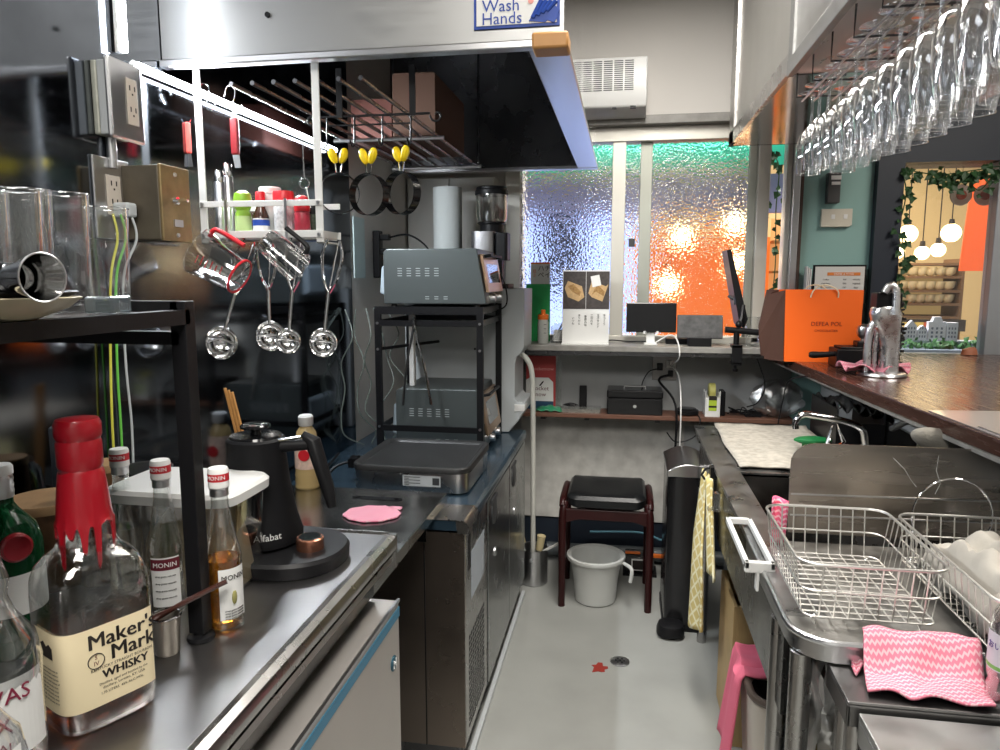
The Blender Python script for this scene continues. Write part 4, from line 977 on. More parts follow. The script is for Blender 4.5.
for f_ in (.5, 1):
    rings.append([(mx_+(.0290+.0012*f_)*cos(2*pi*k/n), my_+(.0290+.0012*f_)*sin(2*pi*k/n), nz+.232-drip[k]*f_) for k in range(n)])
rings.append([(mx_+.0280*cos(2*pi*k/n), my_+.0280*sin(2*pi*k/n), nz+.230-drip[k]*1.02) for k in range(n)])
b.loft(rings[::-1], False, True); b.done('wax_seal', wax, wb)
# label wraps two faces: follow the bottle's outline
ring0 = sring(0, 0, 0, .0521*1.04, .0521*.90, 5, 240, RA)
def outline(u):
    """u in metres along the outline measured from the front-right face centre"""
    return None
per = [0]
for k in range(240):
    a, b_ = ring0[k], ring0[(k+1) % 240]; per.append(per[-1]+math.hypot(a[0]-b_[0], a[1]-b_[1]))
# index where the normal of the label face points: local -Y side of the rotated section
def at_len(s0_, d):
    s_ = (s0_ + d) % per[-1]
    for k in range(240):
        if per[k+1] >= s_:
            f_ = (s_-per[k])/(per[k+1]-per[k]+1e-9); a, b_ = ring0[k], ring0[(k+1) % 240]
            return (a[0]+(b_[0]-a[0])*f_, a[1]+(b_[1]-a[1])*f_)
k_mid = 180
s_mid = per[k_mid]
def wrap_on(me_pts, zc, off_s, lift):
    out = []
    for x, z in me_pts:
        p = at_len(s_mid, off_s+x); q = 1+lift/.05
        out.append((mx_+p[0]*q, my_+p[1]*q, zc+z))
    return out
b = MB(); NU = 60; u0, u1 = -.105, .046
vs = []
for j in range(2):
    vs += wrap_on([(u0+(u1-u0)*i/(NU-1), 0) for i in range(NU)], nz+.030 + j*.092, 0, .0006)
b._add(vs, [(i,i+1,NU+i+1,NU+i) for i in range(NU-1)])
b.done('paper_label', cream, wb)
def wtext(s, size, off_s, z, m=ink, bold=0, sx=1, name='lettering'):
    o = text(s, size, (0,0,0), ((1,0,0),(0,1,0)), m, wb, name=name, bold=bold, sx=sx, extrude=.0001)
    off = Vector(wb['_o'])
    for v in o.data.vertices:
        lx, lz = v.co.x+off.x, v.co.y+off.y
        p = at_len(s_mid, off_s+lx); q = 1+(.0010+max(0, v.co.z+off.z)*.3)/.05
        v.co = Vector((mx_+p[0]*q, my_+p[1]*q, nz+.010+z+lz)) - off
    return o
wtext("Maker's", .0245, .010, .095, bold=.0005)
wtext("Maker's", .0245, 0.0106, 0.0953)
wtext("Maker's", .0245, 0.0111, .095)
wtext("Mark", .0245, .020, .076, bold=.0005)
wtext("Mark", .0245, 0.0206, 0.0763)
wtext("Mark", .0245, 0.0211, .076)
wtext("KENTUCKY STRAIGHT BOURBON", .0045, .008, .0635)
wtext("WHISKY", .0135, .010, .0545, bold=.0003)
wtext("WHISKY", .0135, 0.0106, 0.0548)
wtext("WHISKY", .0135, 0.0111, .0545)
wtext("Distilled, aged and bottled by the", .0040, .008, .045)
wtext("distillery, Loretto, KY. USA", .0042, .008, .040)
wtext("1.75 LITERS  45% ALC./VOL.", .0040, .006, .034)
wtext("S\nIV", .0070, -.020, .074, maroon)
b = MB(); b.tube(wrap_on([(-.020+.0085*cos(a*pi/12), .0735-.0+.0085*sin(a*pi/12)) for a in range(24)], nz+.010, 0, .0012), .0005, 5, closed=True); b.done('seal_mark', ink, wb)
for k in range(9): wtext(random.choice(('Handmade in small batches of','fewer than nineteen barrels','fully matured spirit made in','the hills of Kentucky since')), .0034, -.078, .070-.0046*k)
b = MB(); q = wrap_on([(-.092,0),(-.066,0),(-.066,.013),(-.072,.017),(-.078,.013),(-.084,.018),(-.092,.014)], nz+.092, 0, .0011)
b._add(q, [tuple(range(7))]); b.done('house_picture', ink, wb, smooth=False)

# two scotch bottles at the left edge
def scotch(c, az, label, capm, m_lab, txt, s_=1.0):
    t = lathe_bottle('scotch_bottle', c, [(.034*s_,0),(.038*s_,.004),(.0385*s_,.10*s_),(.040*s_,.125*s_),(.036*s_,.150*s_),(.022*s_,.172*s_),(.0165*s_,.190*s_),(.0195*s_,.205*s_),(.0145*s_,.225*s_),(.0135*s_,.255*s_)], glass, label, grp='scotch bottles at the left edge')
    MB().lathe(c, [(.0365*s_,.004),(.0370*s_,.04)], 28).done('liquid', whisky, t)
    MB().lathe(c, [(.0150*s_,.250*s_),(.0150*s_,.285*s_),(.013*s_,.287*s_)], 24).done('cap', capm, t)
    b = MB(); r = .0392*s_
    for k in range(20):
        a0 = radians(az-75+150*k/20); a1 = radians(az-75+150*(k+1)/20)
        b._add([(c[0]+r*cos(a0),c[1]+r*sin(a0),c[2]+.050),(c[0]+r*cos(a1),c[1]+r*sin(a1),c[2]+.050),(c[0]+r*cos(a1),c[1]+r*sin(a1),c[2]+.128),(c[0]+r*cos(a0),c[1]+r*sin(a0),c[2]+.128)], [(0,1,2,3)])
    b.done('paper_label', paper, t)
    text('CHIVAS', .021, None, None, m_lab, t, wrap=((c[0],c[1],c[2]+.112), .0398*s_, az), bold=.0008)
    text('REGAL', .012, None, None, m_lab, t, wrap=((c[0],c[1],c[2]+.063), .0398*s_, az), bold=.0003)
    b = MB()
    for a in (-14, 14):
        for s2 in (-1,1):
            p = [(c[0]+r*1.012*cos(radians(az+a+s2*q_)), c[1]+r*1.012*sin(radians(az+a+s2*q_)), c[2]+.078+.015*(q_+8)/16) for q_ in (-8,8)]
            b.tube(p, .0012, 5)
    b.split('crest_mark', m_lab, t)
    return t
c = (-0.659, 0.633, 0.92); c = ((-0.593, 0.56, 1.013)[0], .56, nz)
scotch(c, -52, 'scotch bottle with maroon lettering beside the red waxed bottle', satin, mat('wine_red_print', (.22,.02,.05), .5), 'CHIVAS', 1.04)
c = ((-0.506, 0.46, 1.049)[0], .455, nz)
scotch(c, -58, 'nearest scotch bottle with teal lettering at the bottom left corner', satin, mat('teal_print', (.02,.16,.22), .5), 'CHIVAS', .88)

# green gin bottle with red seal, behind
c = (-0.915, 0.93, 0.92)
c = ((-0.809, 0.8, 1.045)[0], .80, nz)
gn = thing('gin_bottle', 'dark green bottle with a red round seal and white topped cap at the left edge', 'bottle', c)
MB().lathe(c, [(.040,0),(.044,.004),(.044,.150),(.038,.172),(.020,.194),(.0145,.204),(.0145,.218)], 32).done('glass', greengl, gn)
MB().lathe(c, [(.0160,.212)]+[(.0160+.0008*(k%2),.216+.004*k) for k in range(7)]+[(.0155,.243)], 24).done('cap_ring', satin, gn)
MB().lathe(c, [(.0172,.243),(.0172,.253),(.015,.256)], 24).done('cap', paper, gn)
MB().lathe(c, [(.0445,.060),(.0445,.115)], 32, False, False).done('paper_label', paper, gn)
sc_ = (c[0]+.0425*cos(radians(-28)), c[1]+.0425*sin(radians(-28)), c[2]+.152)
b = MB().rotv(-28, sc_, (0,0,1)); b.lathe(sc_, [(.019,-.006),(.019,.002),(.016,.004),(.013,.003)], 26, axis='X'); b.done('wax_medallion', mat('deep_red_seal', (.30,.01,.02), .3), gn)
# turned wooden pots
def wood_pot(c, r, h, label, lidr=None):
    t = thing('wooden_canister', label, 'canister', c)
    MB().lathe(c, [(r*.86,0),(r,.01),(r,h*.45),(r*.93,h*.5),(r*.99,h*.56),(r*.97,h)], 30).done('body', wood_mid, t)
    MB().lathe(c, [(r*1.02,h),(r*1.02,h+.010),(r*.98,h+.014)], 30).done('lid', mat('pale_wood_lid', (.42,.26,.13), .5, noise=.2, nscale=18) if 'pale_wood_lid' not in MATS else MATS['pale_wood_lid'], t)
wood_pot(((-0.925, 1.0, 1.026)[0],1.0,nz), .062, .130, 'wide turned brown wooden canister behind the green bottle')
wood_pot(((-0.95, 1.16, 1.047)[0],1.17,nz), .036, .145, 'narrow brown wooden canister behind the red wax neck')
c = ((-1.118, 1.2, 1.088)[0]+.01,1.19,nz)
bk = thing('black_canister', 'tall dark metal canister with a lid ring by the left wall', 'canister', c)
MB().lathe(c, [(.055,0),(.06,.005),(.06,.22),(.055,.225)], 30).done('body', mat('dark_blue_steel', (.05,.06,.075), .3, .7), bk)
MB().lathe(c, [(.050,.225),(.05,.235),(.02,.238),(.018,.245),(.0005,.246)], 26).done('lid', black, bk)
MB().tube([(c[0]+.034*cos(k*pi/10),c[1]+.034*sin(k*pi/10),c[2]+.256) for k in range(20)], .003, 6, closed=True).done('lid_ring', satin, bk)

# paper cup with straws by the rack post
c = (-0.595, 0.824, 0.92)
cu = thing('measuring_scoop_cup', 'small grey metal cup with a pouring lip beside the rack post', 'cup', (c[0],c[1],nz))
MB().lathe((c[0],c[1],nz), [(.0145,0),(.0155,.002),(.0185,.052),(.0195,.054),(.0175,.052),(.0145,.004)], 26, cap1=False).done('cup', mat('warm_grey_metal', (.33,.30,.26), .4, .5), cu)
MB().tube([(c[0]+.019*cos(k*pi/12),c[1]+.019*sin(k*pi/12),nz+.053) for k in range(24)], .0016, 6, closed=True).done('rim', chrome, cu)
for k in range(2):
    tag(MB().tube([(c[0]-.015+.005*k,c[1]-.01,nz+.050),(c[0]+.02,c[1]+.008+.012*k,nz+.066),(c[0]+.060+.005*k,c[1]+.028+.016*k,nz+.086)], .0035, 10).done('black_straw', mat('brown_black_stick', (.05,.015,.01), .3) if 'brown_black_stick' not in MATS else MATS['brown_black_stick']), 'short dark brown stick resting on the grey metal cup', 'stick', 'dark sticks on the metal cup')

# ------------------------------------------------------------------ black counter rack with glasses
rk = thing('counter_rack', 'black metal shelf rack standing on the near left counter', 'rack', (-.57,.866,nz))
px_, py_ = -.572, .866; zt = 1.378
b = MB().box(px_-.011,px_+.011,py_-.011,py_+.011,nz+.012,zt+.012); b.done('post', blackm, rk, smooth=False, bev=.001)
MB().lathe((px_,py_,nz), [(.018,0),(.019,.002),(.018,.006),(.010,.008),(.009,.014)], 24).done('foot', black, rk)
b = MB().box(-.98-.011,-.98+.011,py_-.011,py_+.011,nz+.012,zt+.012); b.done('post', blackm, rk, smooth=False)
MB().lathe((-.98,py_,nz), [(.018,0),(.019,.002),(.018,.006),(.010,.008),(.009,.014)], 24).done('foot', black, rk)
for x in (px_,-.98):
    MB().box(x-.011,x+.011,.02,.042,nz+.012,zt+.012).done('post', blackm, rk, smooth=False)
    MB().lathe((x,.031,nz), [(.018,0),(.019,.002),(.018,.006),(.010,.008),(.009,.014)], 24).done('foot', black, rk)
MB().box(px_-.011,px_+.011,.031,py_,zt-.018,zt+.001).box(-.991,-.969,.031,py_,zt-.018,zt+.001).box(-.98,px_,py_-.011,py_+.011,zt-.006,zt+.012).box(-.98,px_,.02,.042,zt-.018,zt+.001).box(-.98,px_,py_-.011,py_+.011,zt-.045,zt-.028).done('frame', blackm, rk, smooth=False)
MB().box(-.97,px_-.01,.042,py_-.012,zt-.012,zt-.002).done('shelf_board', mat('dark_shelf_board', (.03,.022,.02), .35, noise=.3, nscale=12), rk, smooth=False)
# glasses on the rack
zz = zt-.001
for (px, yy, r, h, lb) in ((72,.80,.027,.145,'tall clear tumbler at the right of the group on the black rack'),(36,.83,.031,.155,'widest tall clear tumbler at the back of the black rack'),(18,.72,.027,.14,'tall clear tumbler at the left edge of the black rack'),(112,.83,.026,.13,'clear tumbler nearest the outlet plate on the black rack'),(-6,.80,.028,.150,'tall clear tumbler cut off by the left edge of the picture')):
    x = {72:(-0.678, 0.8, 1.393)[0],36:(-0.761, 0.83, 1.391)[0],18:(-0.672, 0.72, 1.395)[0],112:(-0.646, 0.83, 1.392)[0],-6:(-0.793, 0.8, 1.392)[0]}[px]
    tumbler((x,yy,zz), r, h, lb, 'tall tumblers on the black rack')
c = ((-0.593, 0.76, 1.38)[0], .755, zz)
ds = thing('glass_block', 'thick clear glass block dish on the rack near its corner post', 'dish', c)
MB().box(c[0]-.018,c[0]+.018,c[1]-.018,c[1]+.018,c[2]+.002,c[2]+.022).done('block', mat('smoked_glass', (.25,.30,.32), .05, trans=.8), ds, smooth=False, bev=.003)
MB().lathe(c, [(.022,0),(.023,.003),(.021,.004)], 26).done('base', glassw, ds)
# plates and jigger
c = ((-0.586, 0.62, 1.374)[0]-.03, .60, zz)
pl = thing('serving_plate', 'beige stoneware plate with curled rim on the black rack', 'plate', c)
MB().lathe(c, [(.035,0),(.05,.002),(.080,.014),(.092,.024),(.089,.025),(.075,.016),(.04,.005),(.0005,.004)], 40, cap1=False).done('plate', mat('beige_stoneware', (.42,.37,.26), .4, noise=.15, nscale=30), pl)
c2 = (c[0], c[1], zz+.0165)
pl2 = thing('serving_plate', 'black plate stacked on the beige plate', 'plate', c2)
MB().lathe(c2, [(.035,0),(.05,.001),(.074,.005),(.089,.013),(.087,.0145),(.072,.008),(.04,.004),(.0005,.003)], 40, cap1=False).done('plate', black, pl2)
jc = ((-0.532, 0.56, 1.411)[0], .56, c2[2]+.027)
jg = thing('jigger', 'steel bar jigger lying on its side on the black plate', 'jigger', jc)
b = MB().rotv(-14, jc, (0,0,1)); b.lathe(jc, [(.0215,.040),(.0205,.0398),(.0125,.004),(.0115,.0),(.0125,-.004),(.017,-.035),(.016,-.0352),(.008,-.004),(.0005,0)], 30, False, False, axis='X'); b.done('cup', chrome, jg, solid=.0006)
b = MB().rotv(-14, jc, (0,0,1)); b.tube([(jc[0]+.040,jc[1]+.021*cos(k*pi/14),jc[2]+.021*sin(k*pi/14)) for k in range(28)], .0009, 6, closed=True); b.done('rim', satin, jg)

# ------------------------------------------------------------------ cold table in the middle
cz = .76; CY0, CY1 = 1.853, 3.07; CF = -.405
ct = thing('cold_table', 'long stainless steel refrigerated table with doors facing the aisle', 'refrigerated table', (-.73,2.46,0))
MB().box(WX+.006,CF-.02,CY0+.004,CY1,cz-.035,cz).done('top', bluest, ct, smooth=False)
MB().prism([(CF-.03,cz),(CF-.012,cz+.001),(CF-.003,cz-.006),(CF,cz-.018),(CF-.003,cz-.034),(CF-.03,cz-.036)], CY0, CY1, 'XZ').done('top_nose', bluest, ct)
MB().box(WX+.006,CF-.03,CY0,CY0+.14,cz,cz+.0015).prism([(CF-.035,cz+.001),(CF-.012,cz+.0025),(CF-.003,cz-.0045),(CF+.0012,cz-.018),(CF-.002,cz-.034),(CF-.03,cz-.036)], CY0-.001, CY0+.14, 'XZ').done('top_end', steel, ct)
endm = mat('brown_grey_steel', (.20,.165,.14), .30, .9, noise=.05, nscale=5, rnoise=.06)
MB().box(WX+.02,CF-.012,CY0+.004,CY0+.022,.085,cz-.03).done('end_panel', endm, ct, smooth=False)
MB().box(CF-.012-.115,CF-.012-.112,CY0+.001,CY0+.005,.085,cz-.06).done('panel_seam', black, ct, smooth=False)
MB().box(WX+.02,CF-.05,CY0+.022,CY1-.01,.085,cz-.035).done('body', darkst, ct, smooth=False)
MB().box(CF-.05,CF-.010,CY0+.012,2.18,.09,cz-.04).done('machine_panel', steel, ct, smooth=False, bev=.003)
b = MB()
for k in range(16):
    for j in range(9): b.box(CF-.0105,CF-.0092,1.905+.026*j,1.921+.026*j,.12+.018*k,.131+.018*k)
b.done('vent_slots', black, ct, smooth=False)
MB().box(CF-.0105,CF-.009,1.90,1.93,.60,.70).done('control_strip', black, ct, smooth=False)
MB().box(CF-.0102,CF-.009,1.94,2.13,.50,.64).done('notice_sticker', mat('pale_blue_sticker', (.42,.47,.52), .5), ct, smooth=False)
for (y0, y1) in ((2.19,2.62),(2.63,3.06)):
    d = MB().box(CF-.05,CF-.006,y0,y1,.09,cz-.045).done('door', mat('door_steel', (.30,.31,.31), .24, 1, noise=.15, nscale=9, rnoise=.06) if 'door_steel' not in MATS else MATS['door_steel'], ct, smooth=False, bev=.003)
    MB().lathe((CF-.005,y0+.10,cz-.11), [(.045,-.0015),(.045,.002),(.036,.004)], 24, cap0=False, axis='X').box(CF-.006,CF-.002,y0+.05,y0+.15,cz-.075,cz-.062).done('handle', darkgrey, d)
    MB().lathe((CF-.005,y0+.12,.50), [(.016,-.001),(.016,.002)], 20, axis='X').done('lock_cap', satin, d)
MB().box(WX+.05,CF-.035,CY0+.03,CY1-.02,0,.085).done('plinth', darkst, ct, smooth=False)
MB().box(CF-.018,CF-.004,CY0+.01,CY1,.0,.02).done('skirting', lgrey, ct, smooth=False)

# hot plate
gx0,gx1,gy0,gy1 = -.83,-.452,2.075,2.46
hp = thing('hot_plate', 'electric griddle with steel body and black plate on the cold table', 'griddle', ((gx0+gx1)/2,(gy0+gy1)/2,cz))
MB().prism(rrect(gx0+.006,gx1-.006,gy0+.006,gy1-.006,.035), cz+.006, cz+.066, 'XY').done('body', steel, hp)
b = MB()
for x in (gx0+.05,gx1-.05):
    for y in (gy0+.05,gy1-.05): b.lathe((x,y,cz), [(.012,0),(.012,.008)], 12)
b.split('foot', black, hp)
R0 = rrect(gx0,gx1,gy0,gy1,.045); R1 = rrect(gx0+.012,gx1-.012,gy0+.012,gy1-.012,.036)
b = MB().loft([[(x,y,cz+.067) for x,y in R0],[(x,y,cz+.082) for x,y in R0],[(x,y,cz+.086) for x,y in rrect(gx0+.003,gx1-.003,gy0+.003,gy1-.003,.043)],[(x,y,cz+.085) for x,y in R1],[(x,y,cz+.076) for x,y in rrect(gx0+.022,gx1-.022,gy0+.022,gy1-.022,.03)]])
b.done('plate', mat('nonstick_plate', (.022,.022,.022), .42, spec=.5, bump=.1, bscale=150), hp)
MB().box(gx0-.045,gx0-.01,gy0+.10,gy0+.15,cz+.045,cz+.075).lathe((gx0-.045,gy0+.125,cz+.06),[(.016,0),(.022,.003),(.022,.028)],20,axis='X').done('thermostat', blackg, hp)
MB().box(gx0+.17,gx0+.29,gy0+.0045,gy0+.006,cz+.024,cz+.058).done('rating_label', lgrey, hp, smooth=False)
b = MB()
for k in range(6): b.box(gx0+.175,gx0+.19+.012*(k*3%6),gy0+.0035,gy0+.0046,cz+.028+.0048*k,cz+.0298+.0048*k)
b.box(gx0+.265,gx0+.286,gy0+.0035,gy0+.0046,cz+.030,cz+.052); b.done('label_print', darkgrey, hp, smooth=False)
cable('griddle_cable', [(gx0-.045,gy0+.125,cz+.06),(gx0-.09,gy0+.10,cz+.045),(gx0-.11,gy0+.02,cz+.01),(-.98,2.18,cz+.006),(-1.02,2.45,cz+.02)], .005, black, 'black cable running from the griddle to the left wall')

# black two tier rack
rx0,rx1,ry0,ry1 = -.905,-.515,2.58,2.98; rz = 1.315
or_ = thing('appliance_rack', 'black metal rack on the cold table carrying the grey ovens', 'rack', ((rx0+rx1)/2,(ry0+ry1)/2,cz))
for x in (rx0,rx1):
    for y in (ry0,ry1): MB().box(x-.012,x+.012,y-.003,y+.012,cz+.002,rz).done('post', blackm, or_, smooth=False)
b = MB()
for z in (rz-.018, rz-.062, .855):
    b.box(rx0,rx1,ry0-.002,ry0+.006,z-.011,z+.011 if z != rz-.018 else rz).box(rx1-.006,rx1+.002,ry0,ry1,z-.011,z+.011)
    b.box(rx0-.002,rx0+.006,ry0,ry1,z-.011,z+.011).box(rx0,rx1,ry1,ry1+.008,z-.011,z+.011)
b.bar((rx0,ry0+.01,1.155),(rx0+.17,ry0+.25,1.165),.006)
b.split('rail', blackm, or_, smooth=False)
MB().box(rx0,rx1,ry0,ry1,rz-.012,rz-.004).done('top_board', blackm, or_, smooth=False)
b = MB()
for x in (rx0,rx1):
    for z in (rz-.062,1.155,.86): b.lathe((x,ry0-.004,z), [(.005,-.003),(.005,.001)], 12, axis='Y')
b.split('screw', satin, or_)

def oven(x0,x1,y0,y1,z0,h,label):
    t = thing('toaster_oven', label, 'toaster oven', ((x0+x1)/2,(y0+y1)/2,z0), 'grey toaster ovens on the rack')
    MB().prism([(x0,z0+.012),(x1-.002,z0+.012),(x1+.0,z0+.02),(x1-.035,z0+h),(x0+.012,z0+h),(x0,z0+h-.012)], y0, y1, 'XZ').done('body', toast, t, smooth=False, bev=.004)
    b = MB()
    for x in (x0+.03,x1-.04):
        for y in (y0+.03,y1-.03): b.lathe((x,y,z0), [(.012,0),(.010,.014)], 12)
    b.split('foot', darkgrey, t)
    b = MB()
    for k in range(5):
        for j in range(4): b.box(x0+.055+.035*k,x0+.072+.035*k,y0-.0008,y0+.001,z0+h*.66-.009*j,z0+h*.66+.0025-.009*j)
    b.done('side_vents', mat('pale_slot', (.40,.44,.44), .4) if 'pale_slot' not in MATS else MATS['pale_slot'], t, smooth=False); b = MB()
    for k in range(3):
        for j in range(2): b.box(x0+.16+.035*k,x0+.175+.035*k,y0-.0008,y0+.001,z0+.03+.008*j,z0+.0325+.008*j)
    b.done('base_vents', MATS['pale_slot'], t, smooth=False)
    sl = -35/ (h-.02)/1000
    d = MB(); 
    def fx(z): return x1-.035*(z-z0-.02)/(h-.02)
    zb, zt_ = z0+.055, z0+h-.02
    d._add([(fx(zb)+.002,y0+.02,zb),(fx(zb)+.002,y1-.02,zb),(fx(zt_)+.002,y1-.02,zt_),(fx(zt_)+.002,y0+.02,zt_),(fx(zb)+.014,y0+.02,zb),(fx(zb)+.014,y1-.02,zb),(fx(zt_)+.014,y1-.02,zt_),(fx(zt_)+.014,y0+.02,zt_)],
           [(0,3,2,1),(4,5,6,7),(0,1,5,4),(1,2,6,5),(2,3,7,6),(3,0,4,7)])
    dd = d.done('door', mat('painted_copper_reflection', (.62,.42,.28), .30, .9) if 'painted_copper_reflection' not in MATS else MATS['painted_copper_reflection'], t, smooth=False, bev=.002)  # copper reflection put into the door's colour
    w_ = MB(); za, zc_ = zb+.035, zt_-.035
    w_._add([(fx(za)+.0145,y0+.06,za),(fx(za)+.0145,y1-.06,za),(fx(zc_)+.0145,y1-.06,zc_),(fx(zc_)+.0145,y0+.06,zc_)], [(0,1,2,3)]); w_.done('window', mat('oven_glass', (.05,.035,.025), .05, coat=1) if 'oven_glass' not in MATS else MATS['oven_glass'], dd, smooth=False)
    MB().tube([(fx(zt_)+.014,y0+.05,zt_-.008),(fx(zt_)+.035,y0+.055,zt_-.004),(fx(zt_)+.035,y1-.055,zt_-.004),(fx(zt_)+.014,y1-.05,zt_-.008)], .006, 8).done('handle', black, dd)
    b = MB()
    for yy in (y0+.10,y1-.10): b.lathe((x1-.004,yy,z0+.034), [(.017,0),(.015,.022)], 16, axis='X')
    b.split('knob', satin, t)
    MB().prism([(x0-.03,z0+.05),(x0,z0+.04),(x0,z0+h*.75),(x0-.022,z0+h*.7)], y0+.04, y1-.04, 'XZ').done('rear_cover', mat('pale_blue_cover', (.42,.50,.56), .4) if 'pale_blue_cover' not in MATS else MATS['pale_blue_cover'], t, smooth=False, bev=.006)
    return t
oven(-.885,-.495,2.60,2.95,rz-.003,.215,'upper grey toaster oven on top of the black rack')
oven(-.86,-.505,2.64,2.96,cz+.004,.235,'lower grey toaster oven inside the black rack')
# tongs
c = (-0.761, 2.57, 1.259); e1 = (-0.806, 2.56, 0.948); e2 = (-0.697, 2.56, 0.952)
tg = thing('tongs', 'steel and black tongs hanging open from the black rack', 'tongs', c)
MB().tube(catmull([c,(c[0]-.008,c[1],c[2]-.05),((c[0]+e1[0])/2-.006,2.565,(c[2]+e1[2])/2),e1],5), .0045, 6).done('arm', darkst, tg)
MB().tube(catmull([c,(c[0]+.008,c[1],c[2]-.05),((c[0]+e2[0])/2+.004,2.565,(c[2]+e2[2])/2),e2],5), .0052, 6).done('arm', chrome, tg)
MB().tube([(c[0],c[1]+.004,c[2]+.018),(c[0]+.002,c[1]-.006,c[2]-.01),(c[0],c[1],c[2]-.022)], .006, 8).done('hinge', chrome, tg)
MB().bar((c[0]-.05,2.60,.98),(c[0]-.035,2.60,1.30),.011,seg=10)
tag(MB().box(-.822,-.802,2.70,2.73,cz+.24,rz-.02).done('white_strut', white, smooth=False, bev=.003), 'narrow white upright bar behind the hanging tongs', 'bar')
b = MB()
for k in range(5):
    q_ = [(-1.04+.02*k+random.uniform(-.01,.01),2.62+.05*k,1.30)]
    for z_ in (1.2,1.1,1.0,.9,.82): q_.append((-1.02+.025*k+random.uniform(-.04,.05),2.60+.05*k+random.uniform(-.03,.03),z_))
    q_.append((-1.0+.02*k,2.66+.03*k,cz+.006)); b.tube(catmull(q_,5), .0026, 5)
tag(b.done('hanging_cables', mat('grey_green_cable', (.16,.19,.17), .5)), 'loose dark cables hanging between the wall and the black rack', 'cable')

# white dispenser with moulded side
dx0, dx1, dy0, dy1, dz0, dz1 = -.80, -.385, 3.0, 3.05, cz, 1.375
dp = thing('ice_dispenser', 'tall white and grey plastic dispenser with a moulded tray on its side', 'dispenser', (-.6,3.02,dz0))
prof = [(-.93,cz+.002),(-.475,cz+.002),(-.435,cz+.05),(-.415,cz+.085),(-.405,cz+.095),(-.405,cz+.135),(-.435,cz+.135),(-.448,cz+.15),(-.448,cz+.30),(-.440,cz+.33),(-.420,cz+.345),(-.410,cz+.37),(-.408,dz1),(-.93,dz1)]
MB().prism(prof, 3.00, 3.26, 'XZ').done('body', lgrey, dp, smooth=False, bev=.004)
MB().prism([(-.45,cz+.093),(-.405,cz+.097),(-.403,cz+.125),(-.45,cz+.125)], 2.995, 3.05, 'XZ').done('tray', white, dp, smooth=False, bev=.003)
MB().lathe((-.62,2.999,1.12), [(.005,-.002),(.005,0)], 12, axis='Y').done('screw', black, dp)
# grinder
gx, gy, gz = -.565, 3.10, dz1
gr = thing('coffee_grinder', 'black and steel coffee grinder with a clear hopper on the dispenser', 'coffee grinder', (gx,gy,gz))
MB().prism(rrect(gx-.075,gx+.085,gy-.09,gy+.09,.02), gz, gz+.02, 'XY').done('base', black, gr)
MB().prism(rrect(gx-.08,gx+.02,gy-.07,gy+.07,.025), gz+.02, gz+.24, 'XY').done('body', mat('dark_satin_steel', (.33,.33,.34), .3, .9), gr)
MB().prism(rrect(gx+.022,gx+.075,gy-.05,gy+.05,.012), gz+.12, gz+.235, 'XY').box(gx+.022,gx+.05,gy-.03,gy+.03,gz+.02,gz+.12).done('spout', black, gr, smooth=False)
MB().lathe((gx,gy,gz+.24), [(.05,0),(.05,.03),(.062,.035),(.062,.04)], 28, True, False).done('collar', black, gr)
MB().lathe((gx,gy,gz+.275), [(.052,0),(.066,.02),(.068,.12)], 28, True, False).done('hopper', plastic_c, gr)
MB().lathe((gx,gy,gz+.395), [(.071,0),(.071,.018),(.066,.022),(.066,.030),(.062,.034)], 28).done('lid', black, gr)
cable('grinder_cable', [(-0.524, 2.95, 1.485),(-0.479, 2.93, 1.392),(-0.475, 2.93, 1.31),(-0.534, 2.93, 1.281)], .0035, black, 'black cable looping from the grinder past the dispenser')
# paper roll
c = ((-0.759, 3.08, 1.54)[0], 3.10, dz1)
pr = thing('paper_roll', 'tall white paper towel roll standing behind the upper oven', 'paper roll', c)
MB().lathe(c, [(.015,0),(.062,0),(.062,.43),(.015,.43)], 32, False, False).done('roll', mat('tissue_white', (.66,.70,.69), .9, bump=.5, bscale=120), pr)
MB().lathe(c, [(.015,0),(.015,.43)], 16, False, False).done('core', cardb, pr)
tag(MB().loft([sring(-.86,3.10,dz1+.002,.05,.05,3,20), sring(-.86,3.10,dz1+.07,.045,.045,2.5,20), sring(-.86,3.10,dz1+.10,.02,.02,2,20)]).done('white_jug', mat('translucent_jug', (.62,.62,.58), .4)), 'pale plastic jug left of the paper roll', 'jug')

# ------------------------------------------------------------------ things on the floor at the back
pt = (-0.376, 3.021, 0.0); pc = ((-0.389, 3.124, 0.0)[0], 3.22, 0)
po = thing('brush_pot', 'round steel pot on the floor holding brushes and a pole', 'pot', pc)
MB().lathe(pc, [(.062,0),(.066,.004),(.066,.17),(.068,.172),(.064,.170),(.063,.01)], 30, cap1=False).done('pot', satin, po)
MB().lathe((pc[0]-.004,pc[1]-.067,.13), [(.008,-.004),(.008,.001)], 12, axis='Y').done('rivet', chrome, po)
m_pole = white
zt2 = (-0.46, 3.14, 1.095)
tag(MB().tube(catmull([((-0.458, 3.1, 1.099)[0],3.10,(-0.458, 3.1, 1.099)[2]),((-0.414, 3.1, 1.074)[0],3.10,(-0.414, 3.1, 1.074)[2]),((-0.387, 3.1, 1.0)[0],3.105,(-0.387, 3.1, 1.0)[2]),((-0.385, 3.13, 0.793)[0],3.13,(-0.385, 3.13, 0.793)[2]),(pc[0],3.20,.05)],6), .0115, 10).done('hooked_pole', mat('cream_plastic_pole', (.62,.62,.57), .4)), 'cream hooked pole standing in the steel pot at the end of the cold table', 'pole')
